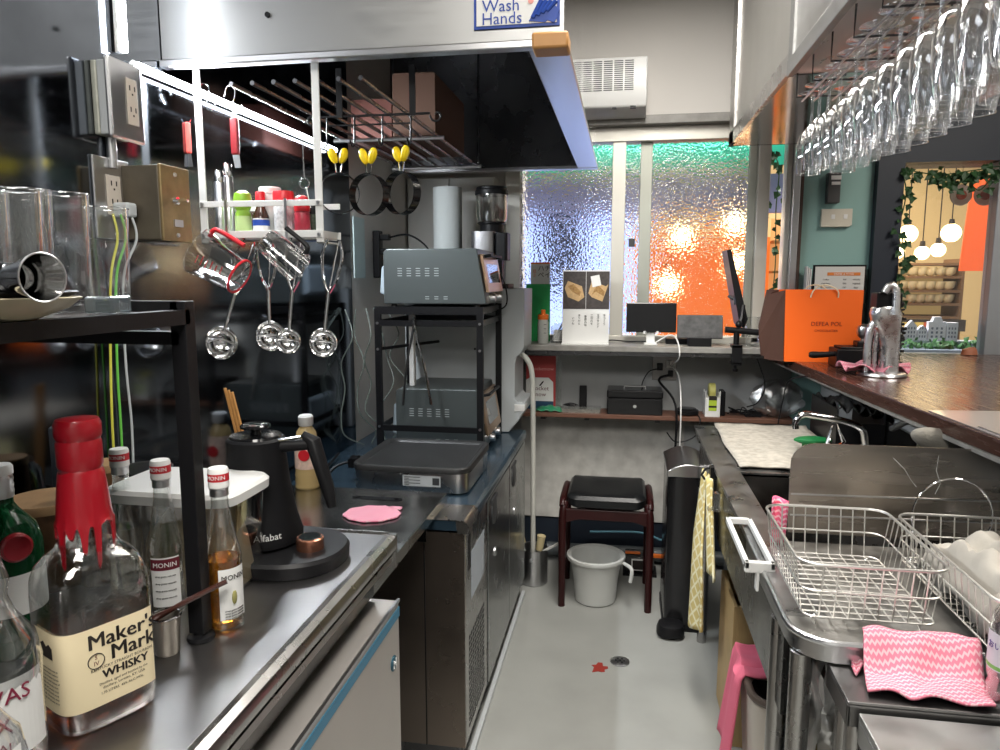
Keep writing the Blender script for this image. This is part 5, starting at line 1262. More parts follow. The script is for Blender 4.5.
for k, (dx, dy, hz, lb) in enumerate(((-.05,0,.27,'pale brush leaning to the left out of the steel pot'),(.03,-.02,.24,'short wide brush in the middle of the steel pot'))):
    t = thing('cleaning_brush', lb, 'brush', (pc[0]+dx*.4,pc[1]-.02,.02))
    MB().bar((pc[0]+dx*.2,pc[1],.02),(pc[0]+dx,pc[1]-.03,hz-.07),.006).done('handle', white, t)
    MB().bar((pc[0]+dx,pc[1]-.03,hz-.07),(pc[0]+dx*1.35,pc[1]-.035,hz),.016,.020,10).done('bristles', mat('pale_bristles', (.60,.50,.28), .9) if 'pale_bristles' not in MATS else MATS['pale_bristles'], t)
tag(MB().tube([(pc[0]+.02,pc[1]-.01,.14),(pc[0]+.15,pc[1]-.06,.235)], .006, 8).done('white_stick', white), 'white stick sticking out of the steel pot towards the stool', 'stick')

# stool
SX0, SX1, SY0, SY1 = -.228, .122, 2.97, 3.31
st = thing('stool', 'low stool with black padded seat and dark red-brown wooden legs', 'stool', (-.05,3.17,0))
def pad(u, v):
    x = SX0+.012+(SX1-SX0-.024)*u; y = SY0+.0+(SY1-SY0)*v
    return x, y
b = MB()
R = [(.49,.0),(.508,.012),(.512,.05)]
def seatring(z, ins, crown=0):
    out = []
    for x, y in rrect(SX0+.012+ins, SX1-.012-ins, SY0+ins, SY1-ins, .04, 6):
        s_ = .018*((x-(SX0+SX1)/2)/.17)**2
        out.append((x, y, z+s_))
    return out
b.loft([seatring(.440,.008), seatring(.446,0), seatring(.478,-.004), seatring(.494,.008), seatring(.500,.035), seatring(.498,.08)])
b.done('seat', leather, st)
def leg(x, y0, dirx):
    b = MB()
    pts = catmull([(x,y0,.0),(x,y0,.30),(x+dirx*.002,y0+.0,.42),(x+dirx*.012,y0+.02,.465)],5)
    b.tube(pts, [.015]*4+[.017]*(len(pts)-4), 10); return b
for x, dx in ((SX0-.010,1),(SX1+.010,-1)):
    leg(x, SY0+.02, dx).done('leg', mahog, st); leg(x, SY1-.02, dx).done('leg', mahog, st)
    MB().tube(catmull([(x,SY0+.02,.45),(x,SY0+.05,.472),(x,(SY0+SY1)/2,.477),(x,SY1-.05,.472),(x,SY1-.02,.45)],5), .015, 10).done('side_rail', mahog, st)
MB().prism([(SX0,.442),(SX0,.378),(SX0+.06,.396),(SX1-.06,.396),(SX1,.378),(SX1,.442)], SY0+.012, SY0+.03, 'XZ').done('front_rail', mahog, st, smooth=False, bev=.003)
MB().prism([(SX0,.442),(SX0,.38),(SX1,.38),(SX1,.442)], SY1-.03, SY1-.012, 'XZ').done('rear_rail', mahog, st, smooth=False)
# bucket
bc = ((-0.095, 3.05, 0.055)[0]+.0, 3.08, 0)
bu = thing('bucket', 'grey white plastic bucket on the floor under the stool', 'bucket', bc)
MB().lathe(bc, [(.082,0),(.090,.006),(.098,.10),(.112,.19),(.126,.192),(.130,.200),(.128,.210),(.118,.212),(.108,.205),(.094,.10),(.084,.012),(.0005,.010)], 40, cap1=False).done('bucket', pot_w, bu)
MB().tube(catmull([(bc[0]+.122,bc[1]-.05,.195),(bc[0]+.155,bc[1]-.09,.185),(bc[0]+.150,bc[1]-.095,.13),(bc[0]+.10,bc[1]-.10,.10)][:3],6), .008, 8).done('handle', pot_w, bu)
# trash bin
tx0, tx1, ty0, ty1 = .19, .352, 2.84, 3.16
tb_ = thing('pedal_bin', 'slim stainless steel pedal bin with black sides between stool and sink', 'pedal bin', (.265,3.0,0))
MB().prism(rrect(tx0,tx1,ty0,ty1,.035), .03, .64, 'XY').done('body', mat('near_black_steel', (.035,.035,.037), .2, .7), tb_)
MB().prism([(tx1-.045,ty0-.002),(tx1-.015,ty0+.004),(tx1+.002,ty0+.030),(tx1+.002,ty0+.10),(tx1-.002,ty0+.10),(tx1-.006,ty0+.03),(tx1-.02,ty0+.012),(tx1-.045,ty0+.004)], .03, .64, 'XY').done('steel_strip', satin, tb_)
arc = [(tx0-.004+(tx1-tx0+.008)*k/12, .664+.030*(1-((k-6)/6)**2)) for k in range(13)]
b = MB().prism([(tx0-.004,.642)]+arc+[(tx1+.004,.642)], ty0-.004, ty1+.004, 'XZ')
b.done('lid', satin, tb_, bev=.003)
MB().prism(rrect(tx0-.004,tx1+.004,ty0-.004,ty1+.004,.038), 0, .03, 'XY').done('base', black, tb_)
MB().loft([sring(.215,2.80,.012,.055,.055,2.6,24), sring(.215,2.80,.028,.055,.055,2.6,24), sring(.215,2.80,.05,.048,.048,2.6,24), sring(.215,2.80,.055,.035,.035,2.6,24)]).done('pedal', black, tb_)
# pipe & hose along the back wall
tag(MB().tube(catmull([(-.36,3.50,.06),(-.2,3.52,.05),(.1,3.53,.05),(.35,3.53,.05),(.8,3.52,.05)],6), .035, 12).done('drain_pipe', mat('dark_grey_pipe', (.07,.08,.085), .4)), 'dark grey drain pipe lying along the foot of the back wall', 'pipe')
c = (0.106, 3.3, 0.034)
fu = thing('floor_pump', 'small black and orange labelled unit on the floor behind the stool leg', 'pump', (c[0],3.42,0))
MB().lathe((c[0]-.07,3.42,.055), [(.05,0),(.054,.006),(.054,.13),(.05,.136)], 24, axis='X').done('body', mat('smoke_plastic', (.06,.06,.06), .15), fu)
MB().box(c[0]-.04,c[0]+.03,3.360,3.366,.03,.085).done('label_sticker', white, fu, smooth=False)
MB().box(c[0]-.035,c[0]+.025,3.358,3.3605,.035,.08).done('sticker_print', ink, fu, smooth=False)
MB().box(c[0]+.03,c[0]+.13,3.37,3.39,.095,.108).box(c[0]-.07,c[0]+.0,3.37,3.39,.108,.114).done('orange_strip', orangep, fu, smooth=False)
MB().box(c[0]-.08,c[0]+.08,3.36,3.48,0,.012).done('foot', black, fu, smooth=False)
tag(MB().tube(catmull([(c[0]-.25,3.55,.14),(c[0]+.0,3.555,.15),(c[0]+.12,3.55,.12),(c[0]+.16,3.55,.20),(c[0]+.17,3.56,.25)],5), .006, 8).done('water_hose', mat('pale_blue_hose', (.10,.25,.33), .4)), 'thin blue water hose along the wall behind the stool', 'hose')
# ------------------------------------------------------------------ sink unit on the right
sz = .82; KX0, KX1, KY0, KY1 = .298, .915, 1.205, 3.0
sk = thing('sink_unit', 'long stainless steel sink with a ribbed drainboard along the bar', 'sink', (.6,2.1,0))
bx0_, bx1_, by0_, by1_ = .372, .80, 1.70, 2.28
b = MB()
b.box(KX0,bx0_,KY0+.10,KY1,sz-.012,sz).box(bx1_,KX1,KY0,KY1,sz-.012,sz).box(bx0_,bx1_,by1_,KY1,sz-.012,sz)
b.done('rim', mat('rim_steel', (.36,.36,.36), .34, 1, noise=.25, nscale=12, rnoise=.1), sk, smooth=False)
# drainboard with rounded near corner
def dcorner(ins=0):
    pts = [(KX1-ins,KY0+ins),(KX1-ins,by0_)]
    pts += [(KX0+ins,by0_),(KX0+ins,KY0+.08)]
    for k in range(1,7):
        a = pi+pi/2*k/6; pts.append((KX0+.07+(.07-ins)*cos(a), KY0+.07+(.07-ins)*sin(a)))
    return pts
MB().prism(dcorner(.004), sz-.018, sz-.006, 'XY').done('drainboard', mat('drainboard_steel', (.42,.41,.39), .38, 1, noise=.3, nscale=16, rnoise=.1), sk, smooth=False)
cr = dcorner(0)[3:] 
MB().tube([(KX0+.003,by0_,sz-.004)]+[(x,y,sz-.004) for x,y in cr]+[(KX1,KY0,sz-.004)], .006, 8).done('raised_lip', satin, sk)
rim = [(KX0,by0_)]+cr+[(KX1,KY0)]
inn = [(KX0+.004,by0_)]+[(x+(.004 if x < KX0+.08 else 0), y+(.004 if y < KY0+.08 else 0)) for x,y in cr]+[(KX1,KY0+.004)]
MB().prism(rim+inn[::-1], sz-.038, sz-.003, 'XY').done('lip_face', satin, sk)
MB().box(bx0_,bx1_,by0_-.004,by0_,.60,sz-.006).box(bx0_,bx1_,by1_,by1_+.004,.60,sz-.006).box(bx0_-.004,bx0_,by0_,by1_,.60,sz-.006).box(bx1_,bx1_+.004,by0_,by1_,.60,sz-.006).box(bx0_,bx1_,by0_,by1_,.596,.60).done('basin', mat('basin_steel', (.30,.29,.28), .22, 1, noise=.2, nscale=10, rnoise=.08), sk, smooth=False)
MB().box(KX0+.004,KX0+.014,KY0+.10,2.80,.62,sz-.012).box(KX0+.07,KX1,KY1-.012,KY1,.62,sz-.012).box(KX0,bx0_,2.80,KY1,sz-.03,sz-.013).done('apron', mat('apron_steel', (.12,.12,.12), .25, 1, rnoise=.08, nscale=8), sk, smooth=False)
b = MB().box(KX1-.012,KX1,KY0,KY1,sz,sz+.11); b.done('upstand', steelx, sk, smooth=False)
for x, y in ((KX0+.012,KY0+.165),(KX1-.04,KY0+.10),(KX0+.035,2.77),(KX1-.04,2.93),(KX0+.020,KY0+.040)):
    MB().bar((x,y,0),(x,y,sz-.04),.0185,seg=18).lathe((x,y,.48),[(.0215,0),(.0215,.003)],18).done('leg', steel, sk)

# plate guard leaning in the sink
gd = MB(); y0 = 1.735
pts = [(.396,.822),(.396,.955)]
for k in range(1,7):
    a = pi-pi/2*k/6; pts.append((.396+.055+.055*cos(a), .985+.052*sin(a)))
pts += [(.900,1.037),(.900,.822)]
gd.rot(-3,(0,y0,.822),'X').prism(pts, y0, y0+.004, 'XZ').reset()
g_ = thing('splash_guard', 'upright stainless steel sheet with a rounded corner standing across the sink', 'splash guard', (.65,y0,.822))
gd.done('sheet', mat('brown_tinged_steel', (.36,.32,.28), .26, 1, noise=.22, nscale=5, rnoise=.08, stretch=(.5,1,5)), g_, smooth=False)
b = MB().rot(-3,(0,y0,.822),'X')
for z in (.865,.915): b.tube([(.40,y0-.001,z),(.90,y0-.001,z+.006)], .0022, 6)
b.done('pressed_rib', satin, g_)
b = MB().rot(-3,(0,y0,.822),'X')
b.tube([(.62,y0-.001,1.01),(.645,y0-.001,.985),(.66,y0-.001,.96),(.672,y0-.001,.945)],.0006,4).tube([(.715,y0-.001,1.02),(.712,y0-.001,.985),(.722,y0-.001,.955),(.712,y0-.001,.93)],.0006,4); b.done('scratch', paper, g_)

# cloth over the far rim of the sink
def tcl(u, v):
    return (.372+.35*u+.004*sin(9*v), 2.955-.64*v+.008*sin(7*u), sz+.008+.0015*sin(20*u)+.0015*sin(13*v)+(.010 if v < .04 else 0))
tag(MB().grid(tcl, 16, 24).done('sink_cloth', towel, solid=.006), 'grey marbled cloth lying over the far end of the sink', 'cloth')
MBx = MB()

# tap
fc = (.80,2.50,sz)
tp_ = thing('mixer_tap', 'chrome mixer tap with long curved spout at the sink', 'tap', fc)
MB().lathe(fc, [(.026,0),(.026,.008),(.018,.012),(.018,.05),(.014,.055)], 22).done('body', chrome, tp_)
MB().tube(catmull([(.80,2.50,sz+.05),(.785,2.50,sz+.105),(.73,2.50,sz+.130),(.64,2.50,sz+.145),(.60,2.50,sz+.148),(.578,2.50,sz+.125),(.578,2.50,sz+.10)],6), .0115, 12).done('spout', chrome, tp_)
MB().tube([(.69,2.54,sz+.04),(.715,2.56,sz+.13),(.745,2.545,sz+.05),(.715,2.53,sz+.03),(.69,2.54,sz+.045)], .008, 8).done('lever', chrome, tp_)
tag(MB().sphere((.655,2.58,sz+.045),.04,14,1.6,.8,.35).bar((.655,2.58,sz+.002),(.655,2.58,sz+.045),.035).done('green_sponge_holder', mat('dark_green_plastic', (.01,.18,.05), .4)), 'green rounded sponge dish under the tap spout', 'sponge dish')
# clutter under the bar: black tray, bottle, brush pad
ut = thing('under_bar_rack', 'black tray with crumpled bags standing on the sink rim under the bar', 'tray', (.82,2.75,sz))
MB().box(.74,.90,2.62,2.97,sz+.001,sz+.006).box(.74,.746,2.62,2.97,sz+.001,sz+.15).box(.746,.90,2.62,2.626,sz,sz+.10).box(.894,.90,2.62,2.97,sz,sz+.15).done('tray', blackm, ut, smooth=False, bev=.003)
tag(MB().grid(lambda u,v: (.745+.15*u, 2.63+.33*v, sz+.145+.03*sin(5*u+3*v)*sin(9*v)+.012*sin(23*u+11*v)), 22, 30).done('black_bag', mat('black_crinkled_bag', (.02,.02,.02), .3, bump=1, bscale=60), solid=.003), 'crumpled black bag lying on the tray under the bar', 'bag')
c = (.85,2.10,sz)
jr = thing('glass_jar', 'squat greenish glass jar behind the splash guard', 'jar', c)
MB().lathe(c, [(.04,0),(.045,.004),(.045,.16),(.04,.175)], 24).done('jar', mat('murky_glass', (.20,.19,.13), .15, trans=.4), jr)
MB().lathe(c, [(.042,.17),(.042,.19),(.038,.195)], 24).done('lid', mat('grey_green_lid', (.16,.16,.13), .5), jr)
c = (.80,1.90,sz)
MBs = MB().loft([sring(.82,1.90,sz+.0,.03,.02,2,28), sring(.82,1.90,sz+.13,.045,.02,2,28)]); 
sp = thing('mesh_scrubber', 'oval grey mesh scrubber propped up behind the splash guard', 'scrubber', (.82,1.90,sz))
MBs.done('stand', darkgrey, sp)
MB().rotv(14,(.80,1.90,1.0),(0,1,0)).sphere((.79,1.90,1.015), .075, 22, 1.15, .35, .42).done('pad', mat('grey_mesh_pad', (.30,.28,.24), .8, bump=.8, bscale=160), sp)
tag(MB().tube(catmull([(.86,2.45,sz+.12),(.87,2.2,sz+.21),(.88,1.95,sz+.19),(.88,1.80,sz+.18)],6), .010, 8).done('metal_chain', mat('dull_wire_mesh', (.14,.14,.14), .5, .6, bump=1, bscale=220)), 'dull steel mesh hose along the wall under the bar', 'hose')

basket_wire = mat('pale_basket_wire', (.62,.61,.58), .38, 1)
# wire baskets
def wire_basket(t, x0,x1,y0,y1,z0,z1,nx,ny,fl,r=.0015, m=basket_wire, feet=True):
    def loop(z, e, rc): return [(x,y,z) for x,y in rrect(x0-e,x1+e,y0-e,y1+e,rc,6)]
    zm = z0+(z1-z0)*.5
    MB().tube(loop(z1,fl,.035), r*1.9, 8, closed=True).tube(loop(zm,fl*.6,.03), r*1.2, 6, closed=True).tube(loop(z0,0,.02), r*1.2, 6, closed=True).done('rim_wire', m, t)
    b = MB()
    for k in range(1,nx):
        x = x0+(x1-x0)*k/nx
        b.tube([(x,y0-fl,z1),(x,y0,z0),(x,y1,z0),(x,y1+fl,z1)], r, 5)
    b.done('cross_wire', m, t)
    b = MB()
    for k in range(1,ny):
        y = y0+(y1-y0)*k/ny
        b.tube([(x0-fl,y,z1),(x0,y,z0),(x1,y,z0),(x1+fl,y,z1)], r, 5)
    b.done('long_wire', m, t)
    if feet:
        b = MB()
        for x in (x0+.02,x1-.02):
            for y in (y0+.01,y1-.01):
                b.tube([(x,y,z0),(x-.006,y,z0-.006),(x,y,z0-.018)], r*1.4, 6)
        b.done('foot', m, t)
wb1 = thing('dish_basket', 'empty rectangular wire dish basket on the drainboard', 'dish basket', (.44,1.42,sz))
wire_basket(wb1, .325,.540,1.268,1.575,sz+.013,sz+.113,9,13,.014)
wb2 = thing('dish_basket', 'wire basket holding off white cloths at the right end of the drainboard', 'dish basket', (.68,1.35,sz))
wire_basket(wb2, .590,.80,1.165,1.585,sz+.013,sz+.105,8,17,.012)
MB_ = MB().tube([(.725+.0,1.66,sz+.0)]+[(.715+.080*cos(a), 1.655, sz+.085+.085*sin(a)) for a in [(-.35)+k*(pi+.7)/20 for k in range(21)]]+[(.64,1.66,sz)], .0022, 6)
tag(MB_.done('plate_ring', chrome), 'large upright wire ring behind the basket of cloths', 'wire ring')
for (cx_, cy_, rx, ry, h, lb) in ((.70,1.36,.105,.20,.105,'large off white cloth heaped in the right wire basket'),(.65,1.22,.06,.055,.075,'twisted off white cloth end at the near corner of the right basket')):
    def cf(u, v, cx_=cx_, cy_=cy_, rx=rx, ry=ry, h=h):
        a, b_ = 2*u-1, 2*v-1; q = max(abs(a),abs(b_))
        z = h*(1-q**4)*(.85+.15*sin(7*a+3*b_)+.10*sin(13*b_-5*a))
        return (cx_+rx*a*(1-.1*q), cy_+ry*b_*(1-.08*q), sz+.020+max(0,z)+.008*sin(11*a+9*b_))
    tag(MB().grid(cf, 30, 30).done('dish_cloth', whitecl, solid=.004), lb, 'cloth')
# small pink cloth behind the left of the basket
tag(MB().grid(lambda u,v: (.345+.03*u, 1.665+.02*sin(5*u)*v, sz+.0+.105*v), 10, 10).done('pink_cloth', zigzag('pink_zigzag_upright', (.85,.14,.26), (.90,.55,.60), k=500, axes=('X','Z')), solid=.004), 'small pink patterned cloth hanging behind the wire dish basket', 'cloth')

# white hand rail / tray frame on the sink front
wf = thing('towel_frame', 'white plastic rectangular frame hooked on the front of the sink', 'towel holder', (.27,1.75,.82))
c0, c1, c2, c3 = (0.277, 1.868, 0.8), (0.336, 1.886, 0.8), (0.305, 1.541, 0.8), (0.254, 1.532, 0.8)
b = MB()
fr = [(c0[0],c0[1]),(c1[0],c1[1]),(c2[0],c2[1]),(c3[0],c3[1])]
YA, YB = (0.287, 1.781, 0.83)[1], (0.27, 1.489, 0.83)[1]; XA, XB = (0.256, 1.776, 0.83)[0]+.004, (0.319, 1.787, 0.83)[0]+.002
b.box(XA,XA+.010,YB,YA,.823,.838).box(XB-.010,XB,YB,YA,.823,.838).box(XA,XB,YA-.012,YA,.823,.838).box(XA,XB,YB,YB+.014,.815,.838).box(XA+.024,XA+.030,YB+.0,YB+.02,.775,.823)
b.done('frame', white, wf, smooth=False, bev=.002)
# yellow towel
ty = ((0.285, 2.25, 0.831)[1])
TY = 2.34
def yt(u, v):
    w = .025+.10*min(1,v*1.5)*(1-.25*v)
    return (.275-.016*min(1,v*2)+.014*sin(u*9+.5)*(.3+v), TY+.06+(u-.5)*2*w-.03*v, .79-.53*v*(1-.12*abs(u-.4)))
tg_ = thing('hanging_towel', 'yellow quilted cloth hanging from a hook on the sink front', 'towel', (.28,TY,.79))
MB().grid(yt, 26, 34).done('cloth', ycloth, tg_, solid=.006)
def yt2(u, v):
    return (.282+.008*sin(9*u), TY-.02-.12*v+(u-.5)*.08*(1+v), .79-.27*v)
MB().grid(yt2, 12, 16).done('cloth_end', ycloth, tg_, solid=.005)
MB().box(.287,.300,TY-.02,TY+.02,.78,.82).tube([(.292,TY,.815),(.272,TY,.81),(.262,TY,.79),(.272,TY,.775)], .004, 6).done('hook', black, tg_)
cc_ = thing('cloth_clip', 'small clear plastic clip on the sink front between towel and frame', 'clip', (.285,2.15,.79))
MB().box(.275,.298,2.13,2.16,.735,.79).box(.260,.275,2.135,2.155,.735,.745).done('clip', plastic_c, cc_, smooth=False, bev=.002)
# steel bowls and wooden box under the sink
for k in range(3):
    tag(MB().lathe((.462,2.60,.42+.018*k), [(.05,0),(.08,.025),(.105,.06),(.108,.061),(.102,.059),(.075,.027),(.0005,.005)], 30, cap1=False).done('mixing_bowl', satin), 'stainless steel mixing bowl nested under the sink behind the towel', 'bowl', 'nested mixing bowls under the sink')
w0 = .345; wy0, wy1 = 2.12, 2.40; zt = .45; zb0 = .0
wx = thing('wooden_crate', 'tall open light wooden crate standing under the sink', 'crate', (.45,2.25,0))
MB().box(w0,w0+.012,wy0,wy1,zb0,zt).box(w0+.012,.56,wy0,wy0+.012,zb0,zt).box(.56,.572,wy0,wy1,zb0,zt).box(w0+.012,.56,wy1-.012,wy1,zb0,zt).box(w0+.012,.56,wy0+.012,wy1-.012,zb0,zb0+.01).done('crate', wood_lt, wx, smooth=False, bev=.001)
MB().lathe((.45,wy0-.0015,.22), [(.035,-.002),(.035,.001),(.018,.002)], 26, axis='Y').done('round_opening', black, wx)
tag(MB().box(.40,.58,2.50,2.74,0,.418).done('storage_tin', darkgrey, bev=.006), 'dark storage box under the sink carrying the nested bowls', 'box')
# beige bin with pink towel
bn = thing('waste_bin', 'beige plastic bin with brown rim on the floor under the drainboard', 'bin', (.43,1.79,0))
b = MB(); bb0 = (.345,.53,1.44,1.66)
b.loft([[(x,y,.0+.0) for x,y in rrect(.350,.50,1.68,1.90,.05)],[(x,y,.42) for x,y in rrect(.325,.53,1.655,1.925,.06)],[(x,y,.42) for x,y in rrect(.335,.52,1.665,1.915,.055)],[(x,y,.02) for x,y in rrect(.36,.49,1.69,1.89,.045)]]); b.done('body', beige, bn)
MB().tube([(x,y,.42) for x,y in rrect(.327,.528,1.657,1.923,.06,6)], .010, 8, closed=True).done('rim', brownp, bn)
MB().box(.36,.50,1.69,1.89,.26,.36).done('liner', black, bn, smooth=False, bev=.01)
def pt_(u, v):
    if v < .35: return (.43-.115*(v/.35), 1.76+.15*u+.01*sin(9*u), .436+.006*sin(14*u)+.004*sin(20*v))
    w = (v-.35)/.65
    return (.312-.010*sin(6*u)-.02*w, 1.76+.15*u+.06*w+.05*w*(u-.5), .436-.30*w)
tag(MB().grid(pt_, 18, 22).done('pink_towel', pinkt, solid=.006), 'pink cloth draped over the side of the beige bin', 'towel')
# second bin and plastic bag between the tables
bn2 = thing('bag_bin', 'dark brown bin lined with a black bag under the drainboard corner', 'bin', (.47,1.33,0))
MB().loft([[(x,y,0) for x,y in rrect(.40,.55,1.24,1.38,.03)],[(x,y,.43) for x,y in rrect(.385,.565,1.225,1.395,.035)]]).done('body', brownp, bn2)
MB().loft([[(x,y,.40) for x,y in rrect(.380,.570,1.220,1.400,.035)],[(x,y,.455) for x,y in rrect(.380,.570,1.220,1.400,.035)],[(x,y,.47) for x,y in rrect(.40,.55,1.24,1.38,.03)],[(x,y,.46) for x,y in rrect(.43,.52,1.27,1.35,.02)]]).done('black_liner', mat('black_liner_bag', (.012,.012,.013), .2, bump=1, bscale=40), bn2)
b = MB()
b.grid(lambda u,v: (.352+.17*u, 1.232+.012*sin(17*u+6*v)+.006*sin(31*v), .50+.27*v), 24, 24)
b.grid(lambda u,v: (.352+.006*sin(13*v), 1.232+.10*u, .50+.27*v+.01*sin(10*u)), 10, 20)
tag(b.done('clear_bag', bagplast), 'crinkled clear plastic bag hanging beneath the drainboard corner', 'bag')
tag(MB().grid(lambda u,v: (.37+.16*u, 1.26+.08*v, .52+.15*sin(3.1*v)*sin(3.1*u)+.02*sin(15*u+9*v)+.012*sin(27*v)), 20, 20).done('foil_wraps', mat('khaki_wrapping', (.14,.11,.05), .25, noise=.5, nscale=20, bump=1, bscale=50), solid=.003), 'crumpled khaki wrappings inside the clear bag', 'wrapping')

# lower work tables at bottom right
tz = .778
lt_ = thing('side_table', 'low stainless steel side table under the pink cloth', 'table', (.65,1.12,0))
LX0, LX1, LY0, LY1 = .352,.93,1.100,1.215
MB().box(LX0,LX1,LY0,LY1,tz-.006,tz).box(LX0,LX1,LY0,LY0+.006,tz-.042,tz-.006).box(LX0,LX0+.006,LY0,LY1,tz-.042,tz-.006).done('top', worktop, lt_, smooth=False, bev=.002)
MB().bar((LX0+.02,LY0+.02,0),(LX0+.02,LY0+.02,tz-.01),.016,seg=14).done('leg', steel, lt_)
MB().bar((LX1-.03,LY0+.02,0),(LX1-.03,LY0+.02,tz-.01),.016,seg=14).done('leg', steel, lt_)
MB().bar((LX0+.02,LY1-.045,0),(LX0+.02,LY1-.045,tz-.01),.016,seg=14).done('leg', steel, lt_)
MB().bar((LX1-.03,LY1-.02,0),(LX1-.03,LY1-.02,tz-.01),.016,seg=14).done('leg', steel, lt_)
nt_ = thing('prep_table', 'brushed steel table top cut off at the bottom right corner', 'table', (.65,.8,0))
MB().box(.366,.93,.50,1.092,tz-.024,tz-.012).box(.366,.372,.50,1.092,tz-.06,tz-.024).box(.366,.93,1.084,1.090,tz-.06,tz-.024).done('top', mat('light_brushed_steel', (.50,.50,.49), .42, 1, noise=.08, nscale=12, rnoise=.06), nt_, smooth=False, bev=.002)
for x in (.395,.90):
    for y in (.53,1.06): MB().bar((x,y,0),(x,y,tz-.03),.016,seg=14).done('leg', steel, nt_)
# pink cloth on the table
P = [(0.409, 1.231, 0.825), (0.584, 1.227, 0.79), (0.555, 1.103, 0.79), (0.385, 1.117, 0.79)]
def pc_(u, v):
    x = (1-u)*((1-v)*P[0][0]+v*P[3][0]) + u*((1-v)*P[1][0]+v*P[2][0])
    y = (1-u)*((1-v)*P[0][1]+v*P[3][1]) + u*((1-v)*P[1][1]+v*P[2][1])
    s_ = min(1,max(0,(y-1.165)/.055)); s_ = s_*s_*(3-2*s_)
    return (x+.006*sin(9*u)*v, y+.004*sin(12*u), tz+.007+(sz-tz+.006)*s_+.004*abs(sin(7*u+4*v))+.002*sin(17*u-8*v)+.002)
tag(MB().grid(pc_, 36, 24).done('pink_cloth', pinkz, solid=.004), 'pink zigzag patterned cloth spread on the steel side table', 'cloth')
q = (0.395, 1.224, 0.79)
tag(MB().grid(lambda u,v: (q[0]-.010+.045*u*(.3+v*.7), q[1]-.03+.055*u-.02*v, tz+.006+.010*u+.003*sin(9*u+5*v)), 10, 10).done('pink_cloth_corner', pinkz, solid=.004), 'folded corner of pink zigzag cloth poking out left of the larger one', 'cloth')
# clear drink bottle
c = ((0.582, 1.14, 0.829)[0]+.004,1.13,tz)
pb = thing('plastic_bottle', 'clear plastic drink bottle with printed label at the right edge', 'bottle', c)
MB().lathe(c, [(.024,0),(.029,.006)]+[(.029-.003*(k%2),.012+.009*k) for k in range(5)]+[(.030,.06),(.030,.12),(.026,.145),(.013,.17),(.012,.185)], 28, True, False).done('body', plastic_c, pb)
MB().lathe(c, [(.0303,.060),(.0303,.118)], 28, False, False).done('label_band', mat('pale_lilac_label', (.62,.62,.68), .5), pb)
MB().lathe(c, [(.0305,.062),(.0305,.068)], 28, False, False).done('green_band', mat('label_green', (.20,.45,.12), .5), pb)
text('おいしい水', .013, None, None, mat('label_purple', (.08,.05,.25), .5), pb, wrap=((c[0],c[1],c[2]+.098), .0306, -125), bold=.0003)
MB().lathe(c, [(.014,.18),(.014,.197),(.012,.199)], 22).done('cap', white, pb)

# ------------------------------------------------------------------ bar counter
bz = 1.08
ba = thing('bar_counter', 'dark wooden bar counter top with a reflective surface', 'counter', (1.2,2.5,1.04))
edge = [(.668,3.535),(.725,2.6),(.795,1.62),(.83,1.0),(.85,.35)]
MB().prism(edge+[(2.05,.35),(2.05,3.535)], bz-.038, bz, 'XY').done('top', wood_dark, ba, smooth=False, bev=.003)
MB().prism([(edge[0][0]+.012,3.53),(edge[-1][0]+.012,.36),(edge[-1][0]+.03,.36),(edge[0][0]+.03,3.53)], bz-.048, bz-.038, 'XY').done('under_strip', greyshelf, ba, smooth=False)
q = [(0.652, 1.96, 1.081), (0.954, 1.998, 1.081), (0.795, 1.655, 1.081)]
tag(MB().prism([(.780,1.985),(.803,1.62),(.838,1.0),(1.25,1.0),(1.25,2.03)], bz+.0005, bz+.003, 'XY').done('counter_mat', mat('grey_mat', (.30,.27,.26), .35, coat=.3), smooth=False), 'pale grey mat lying on the near end of the bar', 'mat')
tag(MB().prism([(.8085,1.66),(.8135,1.66),(.8075,1.77),(.8025,1.77)], bz+.0032, bz+.006, 'XY').done('metal_strip', satin, smooth=False), 'short silver strip on the front edge of the bar mat', 'strip')

# orange carrier bag
g0 = (0.627, 3.1, 1.372); g1 = (0.951, 3.1, 1.124)
ob = thing('carrier_bag', 'bright orange paper carrier bag with cream rope handles on the bar', 'bag', (.79,3.16,bz))
OX0, OX1, OZ = .648, .945, 1.372
MB().prism([(OX0+.008,bz),(OX1-.004,bz),(OX1,OZ),(OX0,OZ)], 3.095, 3.101, 'XZ').done('front', orange, ob, smooth=False)
MB().box(OX0+.004,OX1,3.24,3.246,bz,OZ).box(OX1-.004,OX1,3.10,3.24,bz,OZ).box(OX0+.01,OX1,3.10,3.24,bz,bz+.004).done('back', orange, ob, smooth=False)
sd = MB()
sd._add([(OX0+.006,3.10,bz),(OX0+.000,3.10,OZ),(OX0-.05,3.17,OZ-.02),(OX0-.085,3.165,bz+.09),(OX0-.055,3.17,bz),(OX0+.004,3.24,bz),(OX0,3.24,OZ)], [(0,1,2,3,4),(4,3,2,6,5)])
sd.done('side_gusset', kraft, ob, smooth=False, solid=.001)
for dx, dy in ((0,3.094),(0,3.25)):
    MB().tube(catmull([(.745,dy,OZ-.03),(.752,dy-.006,OZ-.004),(.775,dy-.004,OZ+.015),(.81,dy-.004,OZ+.018),(.845,dy-.006,OZ-.002),(.850,dy,OZ-.03)],5), .0028, 6).done('handle', mat('cream_rope', (.75,.62,.42), .8) if 'cream_rope' not in MATS else MATS['cream_rope'], ob)
text('DEFEA POL', .024, ((OX0+OX1)/2+.015, 3.094, bz+.155), FRONT, mat('brown_print', (.28,.03,.01), .5), ob)
text('CHOCOLATIER', .013, ((OX0+OX1)/2+.015, 3.094, bz+.128), FRONT, MATS['brown_print'], ob)
